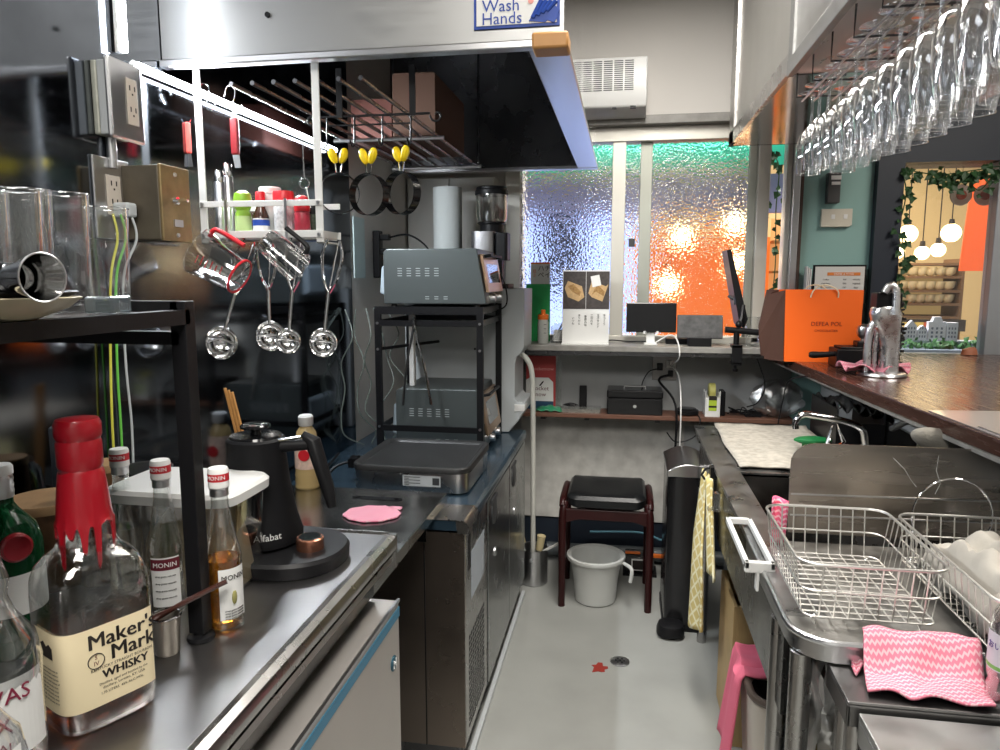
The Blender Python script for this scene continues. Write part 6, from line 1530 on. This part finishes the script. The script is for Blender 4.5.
bb_ = thing('brown_bag', 'dark brown folded paper bag leaning left of the orange bag', 'bag', (.62,3.27,bz))
sd = MB()
sd._add([(.60,3.30,bz+.002),(.655,3.26,bz+.002),(.655,3.26,bz+.29),(.612,3.30,bz+.29),(.585,3.30,bz+.13)], [(0,1,2,3,4)])
sd._add([(.655,3.26,bz+.002),(.655,3.42,bz+.002),(.655,3.42,bz+.29),(.655,3.26,bz+.29)], [(0,1,2,3)])
sd.done('panel', kraft, bb_, smooth=False, solid=.002)
c = (0.629, 3.06, 1.159)
MB().tube(catmull([(.655,3.255,bz+.01),(.64,3.22,bz+.05),(.655,3.20,bz+.07),(.66,3.19,bz+.03)],5), .004, 6).done('rope', MATS['cream_rope'], bb_)

# portafilter box, press and chrome juicer
c0 = (0.812, 3.293, 1.08)
pf = thing('black_tool_box', 'black box with a long black handle and a round steel knob on the bar', 'coffee tool', (.90,2.95,bz))
MB().box(.805,.955,2.90,3.02,bz,bz+.072).box(.82,.90,2.91,3.01,bz+.072,bz+.080).done('box', black, pf, smooth=False, bev=.004)
MB().tube(catmull([(.81,2.93,bz+.052),(.77,2.93,bz+.048),(.73,2.93,bz+.046),(.712,2.93,bz+.048)],4), [.010,.010,.010,.011,.011,.012,.012,.013,.013,.013,.012,.011,.008], 10).done('handle', black, pf)
MB().box(.885,.945,2.93,2.99,bz+.072,bz+.10).done('collar', blackm, pf, smooth=False, bev=.003)
MB().lathe((.915,2.96,bz+.10), [(.014,0),(.014,.01),(.026,.022),(.030,.038),(.026,.055),(.014,.064)], 26).done('knob', satin, pf)
jx, jy = .900, 2.70
ju = thing('citrus_press', 'tall cast chrome citrus press standing on a round foot on the bar', 'citrus press', (jx,jy,bz))
MB().lathe((jx,jy,bz), [(.078,0),(.080,.004),(.076,.012),(.055,.016)], 36).done('foot', satin, ju)
jm = mat('cast_aluminium', (.78,.78,.79), .28, 1, noise=.12, nscale=30, rnoise=.08)
rings = []
for z, w, d, ox in ((.010,.030,.030,.022),(.06,.030,.028,.020),(.12,.030,.026,.020),(.16,.036,.030,.012),(.19,.046,.036,.002),(.215,.050,.040,.0),(.235,.044,.040,-.002),(.245,.036,.034,-.002)):
    rings.append(sring(jx+ox, jy, bz+z, w, d, 3.0, 28))
MB().loft(rings).done('column', jm, ju)
MB().tube(catmull([(jx-.050,jy,bz+.010),(jx-.052,jy,bz+.08),(jx-.050,jy,bz+.14),(jx-.038,jy,bz+.18),(jx-.01,jy,bz+.20)],5), [.013]*6+[.012]*5+[.013]*5+[.016]*5, 12).done('side_arm', jm, ju)
MB().tube(catmull([(jx-.022,jy+.01,bz+.012),(jx-.024,jy+.01,bz+.10),(jx-.018,jy+.01,bz+.17)],5), .008, 10).done('rear_rod', jm, ju)
MB().box(jx-.042,jx+.040,jy-.035,jy+.035,bz+.238,bz+.290).done('cup_block', black, ju, smooth=False, bev=.004)
MB().tube(catmull([(jx-.020,jy-.036,bz+.290),(jx-.008,jy-.036,bz+.312),(jx+.010,jy-.038,bz+.310),(jx+.016,jy-.042,bz+.28),(jx+.016,jy-.044,bz+.215)],5), .0125, 10).done('lever', jm, ju)
def cl2(u, v):
    a, r = 2*pi*u, .02+.115*v
    return (jx-.025+r*cos(a)*(1+.18*sin(3*a+1))*.85, jy+.035+r*sin(a)*.55, bz+.020+.030*abs(sin(2.5*a+.6))*(v*.6+.3)-.010*v+.007*sin(9*a)*v)
tag(MB().grid(cl2, 60, 10).done('pink_cloth', pinkz, solid=.004), 'crumpled pink cloth wrapped round the foot of the chrome press', 'cloth')
# menu in a dark frame
m0 = (0.856, 3.5, 1.114); m1 = (1.07, 3.5, 1.473)
mn = thing('drinks_menu', 'framed menu card with orange headings standing against the teal wall', 'menu', ((m0[0]+m1[0])/2,3.5,bz))
MB().box(m0[0]-.008,m1[0]+.003,3.50,3.512,bz,m1[2]+.006).done('frame', black, mn, smooth=False)
MB().box(m0[0],m1[0]-.004,3.497,3.5005,bz+.01,m1[2]-.002).done('sheet', mat('grey_white_sheet', (.60,.60,.57), .5), mn, smooth=False)
xm = (m0[0]+m1[0])/2
b = MB().box(xm-.055,xm+.085,3.4955,3.4972,m1[2]-.042,m1[2]-.028).box(xm-.055,xm+.085,3.4955,3.4972,m1[2]-.155,m1[2]-.143); b.split('heading_bar', mat('heading_orange', (.65,.20,.04), .5), mn, smooth=False)
for k, s_ in enumerate(('DRINK & FOOD',)): text(s_, .012, (xm+.015,3.4952,m1[2]-.0355), FRONT, paper, mn)
for k in range(4):
    text(('Coffee','Cafe latte','Americano','Tea')[k], .010, (xm-.06,3.4965,m1[2]-.060-.018*k), FRONT, darkgrey, mn)
    text(('500','550','500','450')[k], .010, (xm+.02,3.4965,m1[2]-.060-.018*k), FRONT, darkgrey, mn)
    text(('Whisky','Highball','Beer','Wine')[k], .010, (xm+.07,3.4965,m1[2]-.060-.018*k), FRONT, darkgrey, mn)
for k in range(3): tag(MB().box(m0[0]-.035+.008*k,m0[0]-.031+.008*k,3.50,3.55,bz,m1[2]-.006*k).done('menu_folder', white, smooth=False), 'white menu folder standing upright left of the framed menu', 'menu', 'upright menu folders by the framed menu')
# switch and breaker on the teal wall
b0 = (0.9, 3.575, 1.756); b1 = (0.949, 3.575, 1.871)
bk_ = thing('breaker_switch', 'small dark breaker box with a white label on the teal wall', 'switch', (b0[0],3.58,b0[2]))
MB().box(b0[0]-.002,b1[0]+.004,3.535,3.58,b0[2],b1[2]+.02).done('housing', mat('charcoal_plastic', (.06,.06,.06), .4), bk_, smooth=False, bev=.004)
MB().box(b0[0]+.012,b1[0]+.0,3.528,3.536,b1[2]-.035,b1[2]-.022).box(b0[0]+.010,b1[0]+.004,3.532,3.5355,b1[2]-.012,b1[2]+.006).done('toggle', paper, bk_, smooth=False)
w0_ = (0.884, 3.575, 1.657); w1_ = (1.017, 3.575, 1.732)
ws_ = thing('light_switch', 'cream double switch plate below the breaker on the teal wall', 'switch', (w0_[0],3.58,w0_[2]))
MB().box(w0_[0],w1_[0],3.560,3.58,w0_[2],w1_[2]).box(w0_[0]+.0,w1_[0]-.01,3.552,3.58,w0_[2]-.006,w0_[2]+.001).done('plate', mat('cream_plate', (.62,.58,.48), .4), ws_, smooth=False, bev=.002)
MB().box(w0_[0]+.042,w0_[0]+.058,3.556,3.561,w0_[2]+.03,w0_[2]+.05).box(w0_[0]+.095,w0_[0]+.111,3.556,3.561,w0_[2]+.03,w0_[2]+.05).done('button', paper, ws_, smooth=False, bev=.001)

# ------------------------------------------------------------------ overhead cabinets on the right
UX = .418; UZ = 1.965
uc = thing('overhead_cabinet', 'far stainless steel overhead cabinet with a sliding door above the sink', 'cabinet', (.8,2.6,UZ))
MB().box(UX+.012,1.10,1.905,3.22,UZ,UZ+.012).box(UX+.012,1.10,3.208,3.22,UZ,2.79).box(1.088,1.10,1.905,3.22,UZ,2.79).box(UX+.03,1.10,1.905,3.22,2.5,2.51).done('shell', mat('polished_cabinet_steel', (.50,.49,.48), .13, 1, noise=.12, nscale=6, rnoise=.05), uc, smooth=False)
MB().box(UX,UX+.014,1.905,3.225,UZ-.004,UZ+.05).box(UX,UX+.014,3.10,3.225,UZ-.004,2.79).done('face_frame', steel, uc, smooth=False, bev=.002)
d = MB().box(UX+.010,UX+.018,1.91,3.10,UZ+.05,2.79).done('sliding_door', mat('matt_cabinet_steel', (.52,.51,.48), .4, 1, noise=.06, nscale=8), uc, smooth=False)
MB().box(UX+.004,UX+.010,2.15,2.18,2.235,2.275).done('finger_pull', black, d, smooth=False)
NX = .378; NZ = 1.902
uc2 = thing('overhead_cabinet', 'near stainless steel overhead cabinet carrying the hanging wine glasses', 'cabinet', (.8,1.2,UZ))
MB().box(NX+.012,1.12,.30,1.898,NZ,NZ+.012).box(NX+.004,NX+.012,.30,1.898,NZ,2.79).box(NX+.012,1.12,1.886,1.898,NZ,2.79).box(1.108,1.12,.30,1.886,NZ,2.79).done('shell', mat('scratched_bright_steel', (.60,.60,.59), .36, 1, noise=.10, nscale=18, rnoise=.10, stretch=(1,.3,1)), uc2, smooth=False)
MB().box(NX-.004,NX+.012,.30,1.903,NZ-.004,NZ+.034).box(NX-.002,NX+.012,1.86,1.903,NZ+.034,2.79).done('face_frame', hoodst, uc2, smooth=False, bev=.002)
# glass hanging rack: wire rails
gk = thing('glass_rack', 'steel wire rack under the near overhead cabinet holding stemmed glasses', 'glass rack', (.62,1.3,UZ-.02))
RZ = 1.858; cols = [.437,.508]
b = MB(); 
for c_ in cols:
    for s_ in (-1,1): b.bar((c_+s_*.014,.55,RZ-.006),(c_+s_*.014,1.95,RZ-.006),.0022,seg=6)
b.split('rail_wire', satin, gk)
b = MB()
for k in range(10):
    y = .55+.148*k
    b.tube([(.395,y,NZ),(.402,y+.03,RZ-.004),(.548,y+.03,RZ-.004),(.555,y,NZ)], .0022, 6)

b.split('cross_wire', darkst, gk)
# the glasses: foot up, bowl down.  thing origin at the foot
def stem_glass(name, label, prof, foot, stem, grp, loc):
    t = thing(name, label, 'wine glass', loc, grp)
    MB().lathe(loc, [(.001,-.008),(.006,-.006),(foot*.5,-.003),(foot,-.0005),(foot,.001),(foot*.4,.0005),(.0005,.0005)], 26, False, False).done('foot', glassw, t)
    MB().lathe(loc, [(.0055,-.006),(.0035,-.018),(.0032,-stem*.6),(.0048,-stem)], 10, False, False).done('stem', glassw, t)
    MB().lathe(loc, [(.0045,-stem+.002)]+prof, 26, False, False).done('bowl', glassw, t)
    r_, z_ = prof[-1]
    MB().tube([(loc[0]+r_*cos(2*pi*k/26),loc[1]+r_*sin(2*pi*k/26),loc[2]+z_) for k in range(26)], .0008, 5, closed=True).done('rim', glassw, t)
    return t
TZ = RZ+.0
wineA = stem_glass('wine_glass', '', [(.020,-.083),(.032,-.097),(.0368,-.125),(.036,-.155),(.030,-.195)], .036, .080, 'wine glasses hanging under the near cabinet', (cols[0],.70,TZ))
wineB = stem_glass('wine_glass', '', [(.012,-.080),(.026,-.098),(.0315,-.125),(.031,-.155),(.027,-.188)], .033, .074, 'slim stemmed glasses hanging at the far end of the rack', (cols[0],1.90,TZ))
nA = 0
lab_col = ['leftmost column', 'second column from the left', 'third column from the left', 'rightmost column']
first = {'A': True, 'B': True}
ordn = ['farthest','second','third','fourth','fifth','sixth','seventh','eighth','ninth','tenth','eleventh','twelfth','thirteenth','fourteenth','fifteenth']
for ci, cx_ in enumerate(cols):
    for k in range(15):
        y = 1.905-.0805*k - (.04 if ci % 2 else 0)
        kind = 'B' if y > 1.60 else 'A'
        src = wineA if kind == 'A' else wineB
        pl_ = 'wine glass' if kind == 'A' else 'slim stemmed glass'
        lb = f"upside-down {pl_}, {'farthest' if k == 0 else ordn[k]+' from far end'} in {['left','right'][ci]} hanging column"
        g = 'stemmed glasses hanging in the rack'
        jx_ = random.uniform(-.004,.004); jy_ = random.uniform(-.006,.006)
        if first[kind]:
            first[kind] = False; src.location = (cx_+jx_, y+jy_, TZ); src['label'] = lb; src['group'] = g
        else:
            dup(src, (cx_+jx_, y+jy_, TZ), lb, random.uniform(0,360), g)
# ------------------------------------------------------------------ the arcade outside, beyond the windows
struct('ground', MB().box(-4, 6, 3.75, 9.5, -.10, -.03), mat('arcade_paving', (.25,.24,.23), .6, noise=.15, nscale=8), smooth=False)
struct('trim_8', MB().box(-4, 6, 8.6, 8.8, -.03, 3.6).box(-4,-3.9,3.75,8.6,-.03,3.6).box(5.9,6.0,3.75,8.6,-.03,3.6), mat('cream_arcade_wall', (.66,.52,.30), .8), smooth=False)
# awning and coloured fascia behind the sliding window
aw = thing('green_awning', 'green shop awning across the passage, seen through the hammered window', 'awning', (.2,4.35,2.0))
MB().prism([(4.15,2.14),(4.15,2.02),(4.17,2.02),(4.9,2.35),(4.9,2.45)], -1.6, 1.02, 'YZ').done('canopy', mat('awning_green', (.01,.30,.20), .6), aw, smooth=False)
MB().bar((-1.5,4.16,0),(-1.5,4.16,2.05),.02).bar((.96,4.16,0),(.96,4.16,2.05),.02).done('post', darkgrey, aw)
fa = thing('lilac_fascia', 'pale lilac board under the green awning across the passage', 'fascia', (.2,4.55,1.8))
MB().box(-1.6,1.15,4.50,4.56,1.80,2.02).done('board', mat('lilac_paint', (.42,.40,.72), .6), fa, smooth=False)
MB().box(-1.6,-1.5,4.56,4.60,-.03,2.02).box(1.06,1.15,4.56,4.60,-.03,2.02).done('support', mat('grey_slate_paint', (.16,.17,.22), .6), fa, smooth=False)
lp = thing('blue_glow_panel', 'tall pale blue panel with added glow across the passage behind the left window pane', 'panel', (-.75,4.9,0))
MB().box(-1.9,.07,4.90,4.96,-.03,1.86).done('panel', mat('blue_painted_glow', (.30,.42,.80), .6, emit=1.1, ecol=(.45,.55,1.0), noise=.5, nscale=2.2), lp, smooth=False)  # no lamp: glow added to the panel to brighten the left pane
MB().box(-.55,-.28,4.88,4.90,1.35,1.85).done('dark_poster', mat('navy_poster', (.04,.05,.11), .6), lp, smooth=False)
op_ = thing('orange_display', 'large orange poster with added glow across the passage behind the right window pane', 'poster', (.5,4.9,0))
MB().box(.16,.92,4.92,4.98,-.03,1.68).done('panel', mat('orange_painted_glow', (.80,.16,.03), .6, emit=.5, ecol=(1,.20,.03), noise=.35, nscale=4), op_, smooth=False)  # brightness of the poster painted in as glow
MB().box(.0,.16,4.92,4.98,-.03,1.78).box(.16,.92,4.92,4.98,1.68,1.80).done('cream_border', mat('border_painted_glow', (.80,.55,.25), .6, emit=.35, ecol=(1,.62,.25)), op_, smooth=False)  # border carries an added glow too
def lamp(c, r, label, grp='warm globe lamps across the passage', cord=.5):
    t = thing('globe_lamp', label, 'lamp', c, grp)
    MB().sphere(c, r, 18).done('globe', bulb, t)
    MB().bar((c[0],c[1],c[2]+r*.9),(c[0],c[1],c[2]+cord),.004,seg=6).lathe((c[0],c[1],c[2]+r*.85),[(.02,0),(.015,.04)],12).done('cord', ink, t)
for c_, lb in (((0.303, 4.05, 1.633),'warm lamp glowing through the left part of the orange window pane'),((0.598, 4.05, 1.505),'warm lamp glowing low behind the tall monitor'),((0.237, 4.05, 1.382),'low warm lamp glowing behind the small screen'),((0.576, 4.06, 1.7),'warm lamp glowing high in the orange window pane')):
    lamp(c_, .048, lb, cord=(2.9-c_[2]))
# shelving seen through the narrow clear gap
gs = thing('gap_shelving', 'wooden shelving with added glow across the passage seen between window frame and post', 'shelving', (1.2,4.9,0))
MB().box(.92,1.30,4.98,5.02,-.03,1.80).done('back', mat('wood_back_painted_glow', (.55,.30,.12), .6, emit=.35, ecol=(1,.5,.18)), gs, smooth=False)  # warm glow of the shelves put into the back board
b = MB()
for k in range(7): b.box(.92,1.30,4.80,4.98,.5+.19*k,.515+.19*k)
b.done('shelf_board', wood_or, gs, smooth=False)
MB().box(1.00,1.08,4.72,4.80,-.03,1.80).done('grey_post', mat('slate_post', (.14,.15,.19), .5), gs, smooth=False)

# shop across the passage, right window
bk2 = thing('shop_shelving', 'shop shelving with rows of cups and added glow behind the right window', 'shelving', (2.2,5.9,0))
SX_0, SX_1 = (2.011, 5.7, 1.261)[0]-.1, (2.372, 5.7, 1.263)[0]
MB().box(SX_0,SX_1,5.96,6.0,-.03,1.42).done('back', mat('shelf_back_painted_glow', (.50,.33,.13), .6, emit=.22, ecol=(1,.66,.26)), bk2, smooth=False)  # back board made to glow in place of shop lighting
ys = [(2.173, 5.7, 1.527)[2],(2.179, 5.7, 1.434)[2],(2.187, 5.7, 1.334)[2],(2.194, 5.7, 1.24)[2],(2.201, 5.7, 1.146)[2],(2.208, 5.7, 1.044)[2]]
b = MB()
for z in ys: b.box(SX_0,SX_1,5.66,5.96,z-.018,z)
b.done('shelf_board', mat('brown_shop_shelf', (.22,.13,.07), .5), bk2, smooth=False)
MB().box(SX_0-.02,SX_0,5.66,5.98,-.03,ys[0]+.03).box(SX_1,SX_1+.02,5.66,5.98,-.03,ys[0]+.03).done('side_panel', MATS['brown_shop_shelf'], bk2, smooth=False)
cup0 = None
cupm = mat('cream_cup', (.80,.70,.45), .4)
rows = ['top', 'second', 'third', 'fourth']
for ri, z in enumerate(ys[1:4]):
    for k in range(6):
        loc = (SX_0+.09+(SX_1-SX_0-.15)*k/5, 5.72, z)
        lb = f"small cream cup, {['leftmost','second','third','fourth','fifth','rightmost'][k]} on the {['top','middle','bottom'][ri]} lit shop shelf"
        if cup0 is None:
            cup0 = MB().lathe(loc, [(.020,0),(.040,.02),(.048,.062),(.044,.062),(.034,.02),(.0005,.01)], 18, cap1=False)
            cup0 = cup0.done('shop_cup', cupm, None)
            for v in cup0.data.vertices: v.co -= Vector(loc)
            cup0.location = loc; tag(cup0, lb, 'cup', f'cups on the {rows[ri]} shop shelf')
        else:
            c_ = cup0.copy(); COL.objects.link(c_); c_.location = loc; tag(c_, lb, 'cup', f'cups on the {rows[ri]} shop shelf')
sl = thing('shop_sign_box', 'dark shop shelf front with small coloured packs across the passage', 'display', (2.1,5.6,.9))
MB().box(SX_0-.05,SX_1+.02,5.58,5.64,ys[5],ys[4]-.02).done('board', mat('dark_display', (.05,.04,.035), .5), sl, smooth=False)
MB().box(SX_0+.02,SX_0+.20,5.565,5.58,ys[5]+.02,ys[4]-.04).done('yellow_pack', mat('yellow_pack', (.75,.55,.15), .5), sl, smooth=False)
MB().box(SX_0+.20,SX_0+.34,5.565,5.58,ys[5]+.02,ys[4]-.04).done('red_pack', mat('red_pack', (.65,.12,.05), .5), sl, smooth=False)
lamp((1.905, 5.4, 1.718), .062, 'big warm lamp at the upper left of the shop window', cord=.9)
lamp((2.175, 5.4, 1.722), .062, 'big warm lamp beside the orange banner', cord=.9)
lamp((1.844, 5.4, 1.597), .048, 'small warm lamp at the left edge of the shop window', cord=.9)
lamp((2.003, 5.4, 1.589), .048, 'small warm lamp above the shop shelves, left of the pair', cord=.9)
lamp((2.102, 5.4, 1.609), .048, 'small warm lamp above the shop shelves, right of the pair', cord=.9)

bn_ = thing('orange_banner', 'orange cloth banner hanging in the shop across the passage', 'banner', (2.002, 4.7, 1.928))
n0 = (1.953, 4.7, 1.461); n1 = (2.086, 4.7, 1.994)
MB().prism([(n0[0],n0[2]),(n1[0]+.01,n0[2]),(n1[0]+.02,n1[2]),(n0[0]+.03,n1[2])], 4.70, 4.71, 'XZ').done('cloth', mat('banner_painted_glow', (.85,.12,.03), .7, emit=.25, ecol=(1,.15,.03)), bn_, smooth=False)  # faint glow added to the cloth itself
MB().bar((n0[0]-.05,4.705,n1[2]+.005),(n1[0]+.1,4.705,n1[2]+.005),.008).done('rod', darkgrey, bn_)
for c_, lb in (((1.527, 3.72, 1.8),'round glass ornament hanging left in the shop window'),((1.628, 3.72, 1.798),'round glass ornament hanging right in the shop window')):
    t = thing('round_ornament', lb, 'ornament', c_, 'round ornaments hanging in the shop window')
    MB().lathe(c_, [(.045,-.003),(.048,0),(.045,.003)], 28, axis='Y').done('disc', mat('frosted_disc', (.60,.50,.45), .3, trans=.3) if 'frosted_disc' not in MATS else MATS['frosted_disc'], t)
    MB().lathe((c_[0],c_[1]-.006,c_[2]), [(.022,-.002),(.022,.002)], 24, axis='Y').done('centre', mat('ornament_red', (.55,.10,.05), .4) if 'ornament_red' not in MATS else MATS['ornament_red'], t)
    MB().bar((c_[0],c_[1],c_[2]+.045),(c_[0],c_[1],1.93),.0012,seg=5).done('thread', ink, t)
# model houses on the ledge
ld = struct('trim_9', MB().box(1.20,2.9,WY+.06,3.98,-.03,1.085).box(1.20,2.9,3.785,3.86,1.085,1.118), mat('pale_blue_ledge', (.35,.42,.52), .5), smooth=False)
hm = mat('white_model_house', (.72,.74,.82), .5)
x = 1.262
hl = ['tall narrow','low gabled','gabled','small flat roofed','wide arched','squat']
for k, (w, h, gable) in enumerate(((.046,.12,0),(.050,.078,1),(.048,.098,1),(.043,.075,1),(.078,.115,2),(.050,.088,0))):
    y = 3.80
    t = thing('model_house', f'{hl[k]} white model house on the window ledge outside', 'model house', (x+w/2,y,1.118))
    b = MB()
    if gable == 1: b.prism([(x,1.118),(x+w,1.118),(x+w,1.118+h*.7),(x+w/2,1.118+h),(x,1.118+h*.7)], y, y+.03, 'XZ')
    elif gable == 2: b.prism([(x,1.118),(x+w,1.118),(x+w,1.118+h*.8),(x+w*.8,1.118+h*.8),(x+w*.7,1.118+h),(x+w*.3,1.118+h),(x+w*.2,1.118+h*.8),(x,1.118+h*.8)], y, y+.03, 'XZ')
    else: b.box(x,x+w,y,y+.03,1.118,1.118+h)
    b.done('facade', hm, t, smooth=False, bev=.001)
    b = MB()
    for i in range(3):
        for j in range(3 if h > .07 else 2):
            b.box(x+w*(.16+.27*i),x+w*(.28+.27*i),y-.001,y+.001,1.118+.014+.020*j,1.118+.025+.020*j)
    b.done('windows', mat('model_window_grey', (.16,.18,.26), .5) if 'model_window_grey' not in MATS else MATS['model_window_grey'], t, smooth=False)
    x += w+.004
# foliage
def leaves(n, fn, size, name, m, label, cat, grp=None):
    b = MB()
    for _ in range(n):
        p = Vector(fn()); s_ = size*random.uniform(.7,1.3)
        d = Vector((random.uniform(-1,1),random.uniform(-1,.3),random.uniform(-1,.5))).normalized(); u = d.orthogonal().normalized(); w_ = d.cross(u)
        b._add([p, p+d*s_*.4+u*s_*.38, p+d*s_*1.1+w_*.15*s_, p+d*s_*.4-u*s_*.38], [(0,1,2),(0,2,3)])
    return tag(b.done(name, m, smooth=False), label, cat, grp)
iv = thing('ivy_garland', 'ivy garland hanging along the top of the right shop window', 'garland', (1.5,3.52,1.93))
def vine(path, n, par, nm='vine'):
    P_ = catmull(path, 8); MB().tube(P_, .0028, 5).done('stem', leafm, par)
    b = MB()
    for _ in range(n):
        p = P_[random.randrange(len(P_))]+Vector((random.uniform(-.025,.025),random.uniform(-.03,.01),random.uniform(-.03,.015))); s_ = random.uniform(.022,.042)
        d = Vector((random.uniform(-1,1),random.uniform(-.5,.1),random.uniform(-1,.2))).normalized(); u = Vector((0,1,0)).cross(d).normalized(); q_ = Vector((0,-.25*s_,0))
        b._add([p, p+d*s_*.3+u*s_*.5+q_, p+d*s_*.65+u*s_*.25, p+d*s_*1.1, p+d*s_*.65-u*s_*.25, p+d*s_*.3-u*s_*.5+q_], [(0,1,2,3),(0,3,4,5)])
    b.done('leaves', leafm, par, smooth=False)
vine([(1.20,3.53,1.90),(1.35,3.53,1.87),(1.5,3.52,1.885),(1.62,3.53,1.90),(1.8,3.53,1.88),(2.0,3.53,1.90)], 90, iv)
vine([(1.20,3.53,1.90),(1.225,3.53,1.80),(1.215,3.53,1.70)], 16, iv)
vine([(1.35,3.53,1.88),(1.38,3.53,1.82),(1.45,3.53,1.86),(1.52,3.53,1.80),(1.58,3.53,1.88)], 36, iv)
dv = thing('dark_ivy_strand', 'dark ivy strand hanging down the left side of the shop window', 'ivy', (1.23,3.5,1.6))
vine([(1.215,3.52,1.62),(1.235,3.52,1.50),(1.22,3.52,1.40),(1.235,3.52,1.28),(1.225,3.52,1.12)], 30, dv)
gv = thing('gap_ivy', 'ivy strand hanging outside in the narrow window gap', 'ivy', (.73,3.78,2.0))
vine([(.66,3.80,2.06),(.70,3.80,2.02),(.735,3.80,1.95),(.73,3.80,1.75),(.74,3.80,1.5),(.73,3.80,1.25)], 40, gv)
for k, (cx_, w_) in enumerate(((1.33,.10),(1.50,.05),(1.64,.07))):
    leaves(70, lambda: (cx_+random.uniform(-w_,w_), 3.745+random.uniform(-.03,.03), 1.09+random.uniform(0,.035)), .03, 'green_plant', leafl, ('wide low green plant on the window ledge below the model houses','small green tuft on the ledge near the middle of the shop window','green plant on the ledge beside the grey window frame')[k], 'plant')
c = (1.58, 3.64, 1.08)
tag(MB().loft([sring(c[0]-.06,c[1]-.15,bz+.002,.035,.02,2,20), sring(c[0]-.06,c[1]-.15,bz+.025,.03,.016,2,20), sring(c[0]-.05,c[1]-.15,bz+.035,.012,.008,2,20)]).done('clay_ornament', mat('terracotta', (.35,.12,.06), .6)), 'small terracotta ornament on the far edge of the bar', 'ornament')
# dark beaded plant behind the press
dp_ = thing('beaded_twig_ball', 'dark beaded decoration standing behind the chrome press', 'decoration', (1.03,2.95,bz))
b = MB()
for _ in range(150):
    a = random.uniform(0,2*pi); h = random.uniform(.01,.25); r = .040*random.uniform(.5,1)*(1 if h < .2 else .8)
    b.sphere((1.015+r*cos(a), 2.95+r*sin(a), bz+h), random.uniform(.005,.009), 8)
b.done('beads', mat('dark_berries', (.03,.03,.03), .2), dp_)
MB().lathe((1.015,2.95,bz), [(.03,0),(.03,.01),(.012,.02),(.010,.25)], 16).done('core', darkgrey, dp_)

# ------------------------------------------------------------------ lights of the place
def area(name, loc, sx, sy, power, col, parent=None, rot=(0,0,0)):
    l = bpy.data.lights.new(name, 'AREA'); l.shape = 'RECTANGLE'; l.size = sx; l.size_y = sy; l.energy = power; l.color = col
    o = bpy.data.objects.new(name, l); COL.objects.link(o)
    o.location = loc; o.rotation_euler = rot
    if parent is not None:
        o.location = Vector(loc)-Vector(parent['_o']); o.parent = parent
    return o
def ceiling_lamp(x, y, lx, ly, power, label, col=(1,.96,.90)):
    t = thing('ceiling_light', label, 'ceiling light', (x,y,2.79), 'flat ceiling lights')
    MB().box(x-lx/2-.02,x+lx/2+.02,y-ly/2-.02,y+ly/2+.02,2.745,2.789).done('housing', whitep, t, smooth=False, bev=.004)
    MB().box(x-lx/2,x+lx/2,y-ly/2,y+ly/2,2.738,2.745).done('diffuser', mat('lamp_diffuser', (1,1,1), .5, emit=2.5, ecol=(1,.96,.90)) if 'lamp_diffuser' not in MATS else MATS['lamp_diffuser'], t, smooth=False)
    area('lamp_light', (x,y,2.73), lx, ly, power, col, t)
ceiling_lamp(.12, 1.95, .30, 1.5, 36, 'narrow ceiling light over the far end of the aisle')
ceiling_lamp(.0, -.55, .9, 1.3, 50, 'ceiling light over the near end of the aisle')
ceiling_lamp(1.85, 1.6, .8, 1.4, 32, 'ceiling light over the customer side of the bar', (1,.92,.82))
# light given by the strip lamps
v = Vector(p1)-Vector(p0)
l = area('strip_light', tuple((Vector(p0)+Vector(p1))/2+Vector((.02,0,-.01))), .02, v.length, 12, (.9,.95,1), None, (0, radians(-50), 0))
l.parent = lt; l.location = l.location-Vector(lt['_o'])
# passage lights
area('arcade_light', (.4,4.15,3.3), 3.0, .6, 150, (1,.95,.92)).data
bpy.data.objects['arcade_light'].name = 'arcade_ceiling_light'
area('shop_light', (2.2,6.8,2.9), 2.0, 1.5, 90, (1,.78,.48))

w = bpy.data.worlds.new('World'); sc.world = w; w.use_nodes = True
w.node_tree.nodes['Background'].inputs[0].default_value = (.9,.95,1,1); w.node_tree.nodes['Background'].inputs[1].default_value = .25

# ------------------------------------------------------------------ camera
cam = bpy.data.cameras.new('camera'); co = bpy.data.objects.new('camera', cam); COL.objects.link(co)
cam.sensor_width = 36; cam.lens = 720/1000*36; cam.clip_start = .02
co.location = (0,0,1.42); co.rotation_euler = (radians(90-7.6728), 0, radians(9.6859))
sc.camera = co
sc.view_settings.view_transform = 'Standard'; sc.view_settings.look = 'None'; sc.view_settings.gamma = 1
sc.view_settings.use_curve_mapping = False; sc.view_settings.exposure = .52
sc.cycles.max_bounces = 14; sc.cycles.transparent_max_bounces = 48; sc.cycles.transmission_bounces = 12; sc.cycles.glossy_bounces = 8
sc.cycles.caustics_refractive = False; sc.cycles.caustics_reflective = False
for o in bpy.data.objects:
    if '_o' in o: del o['_o']
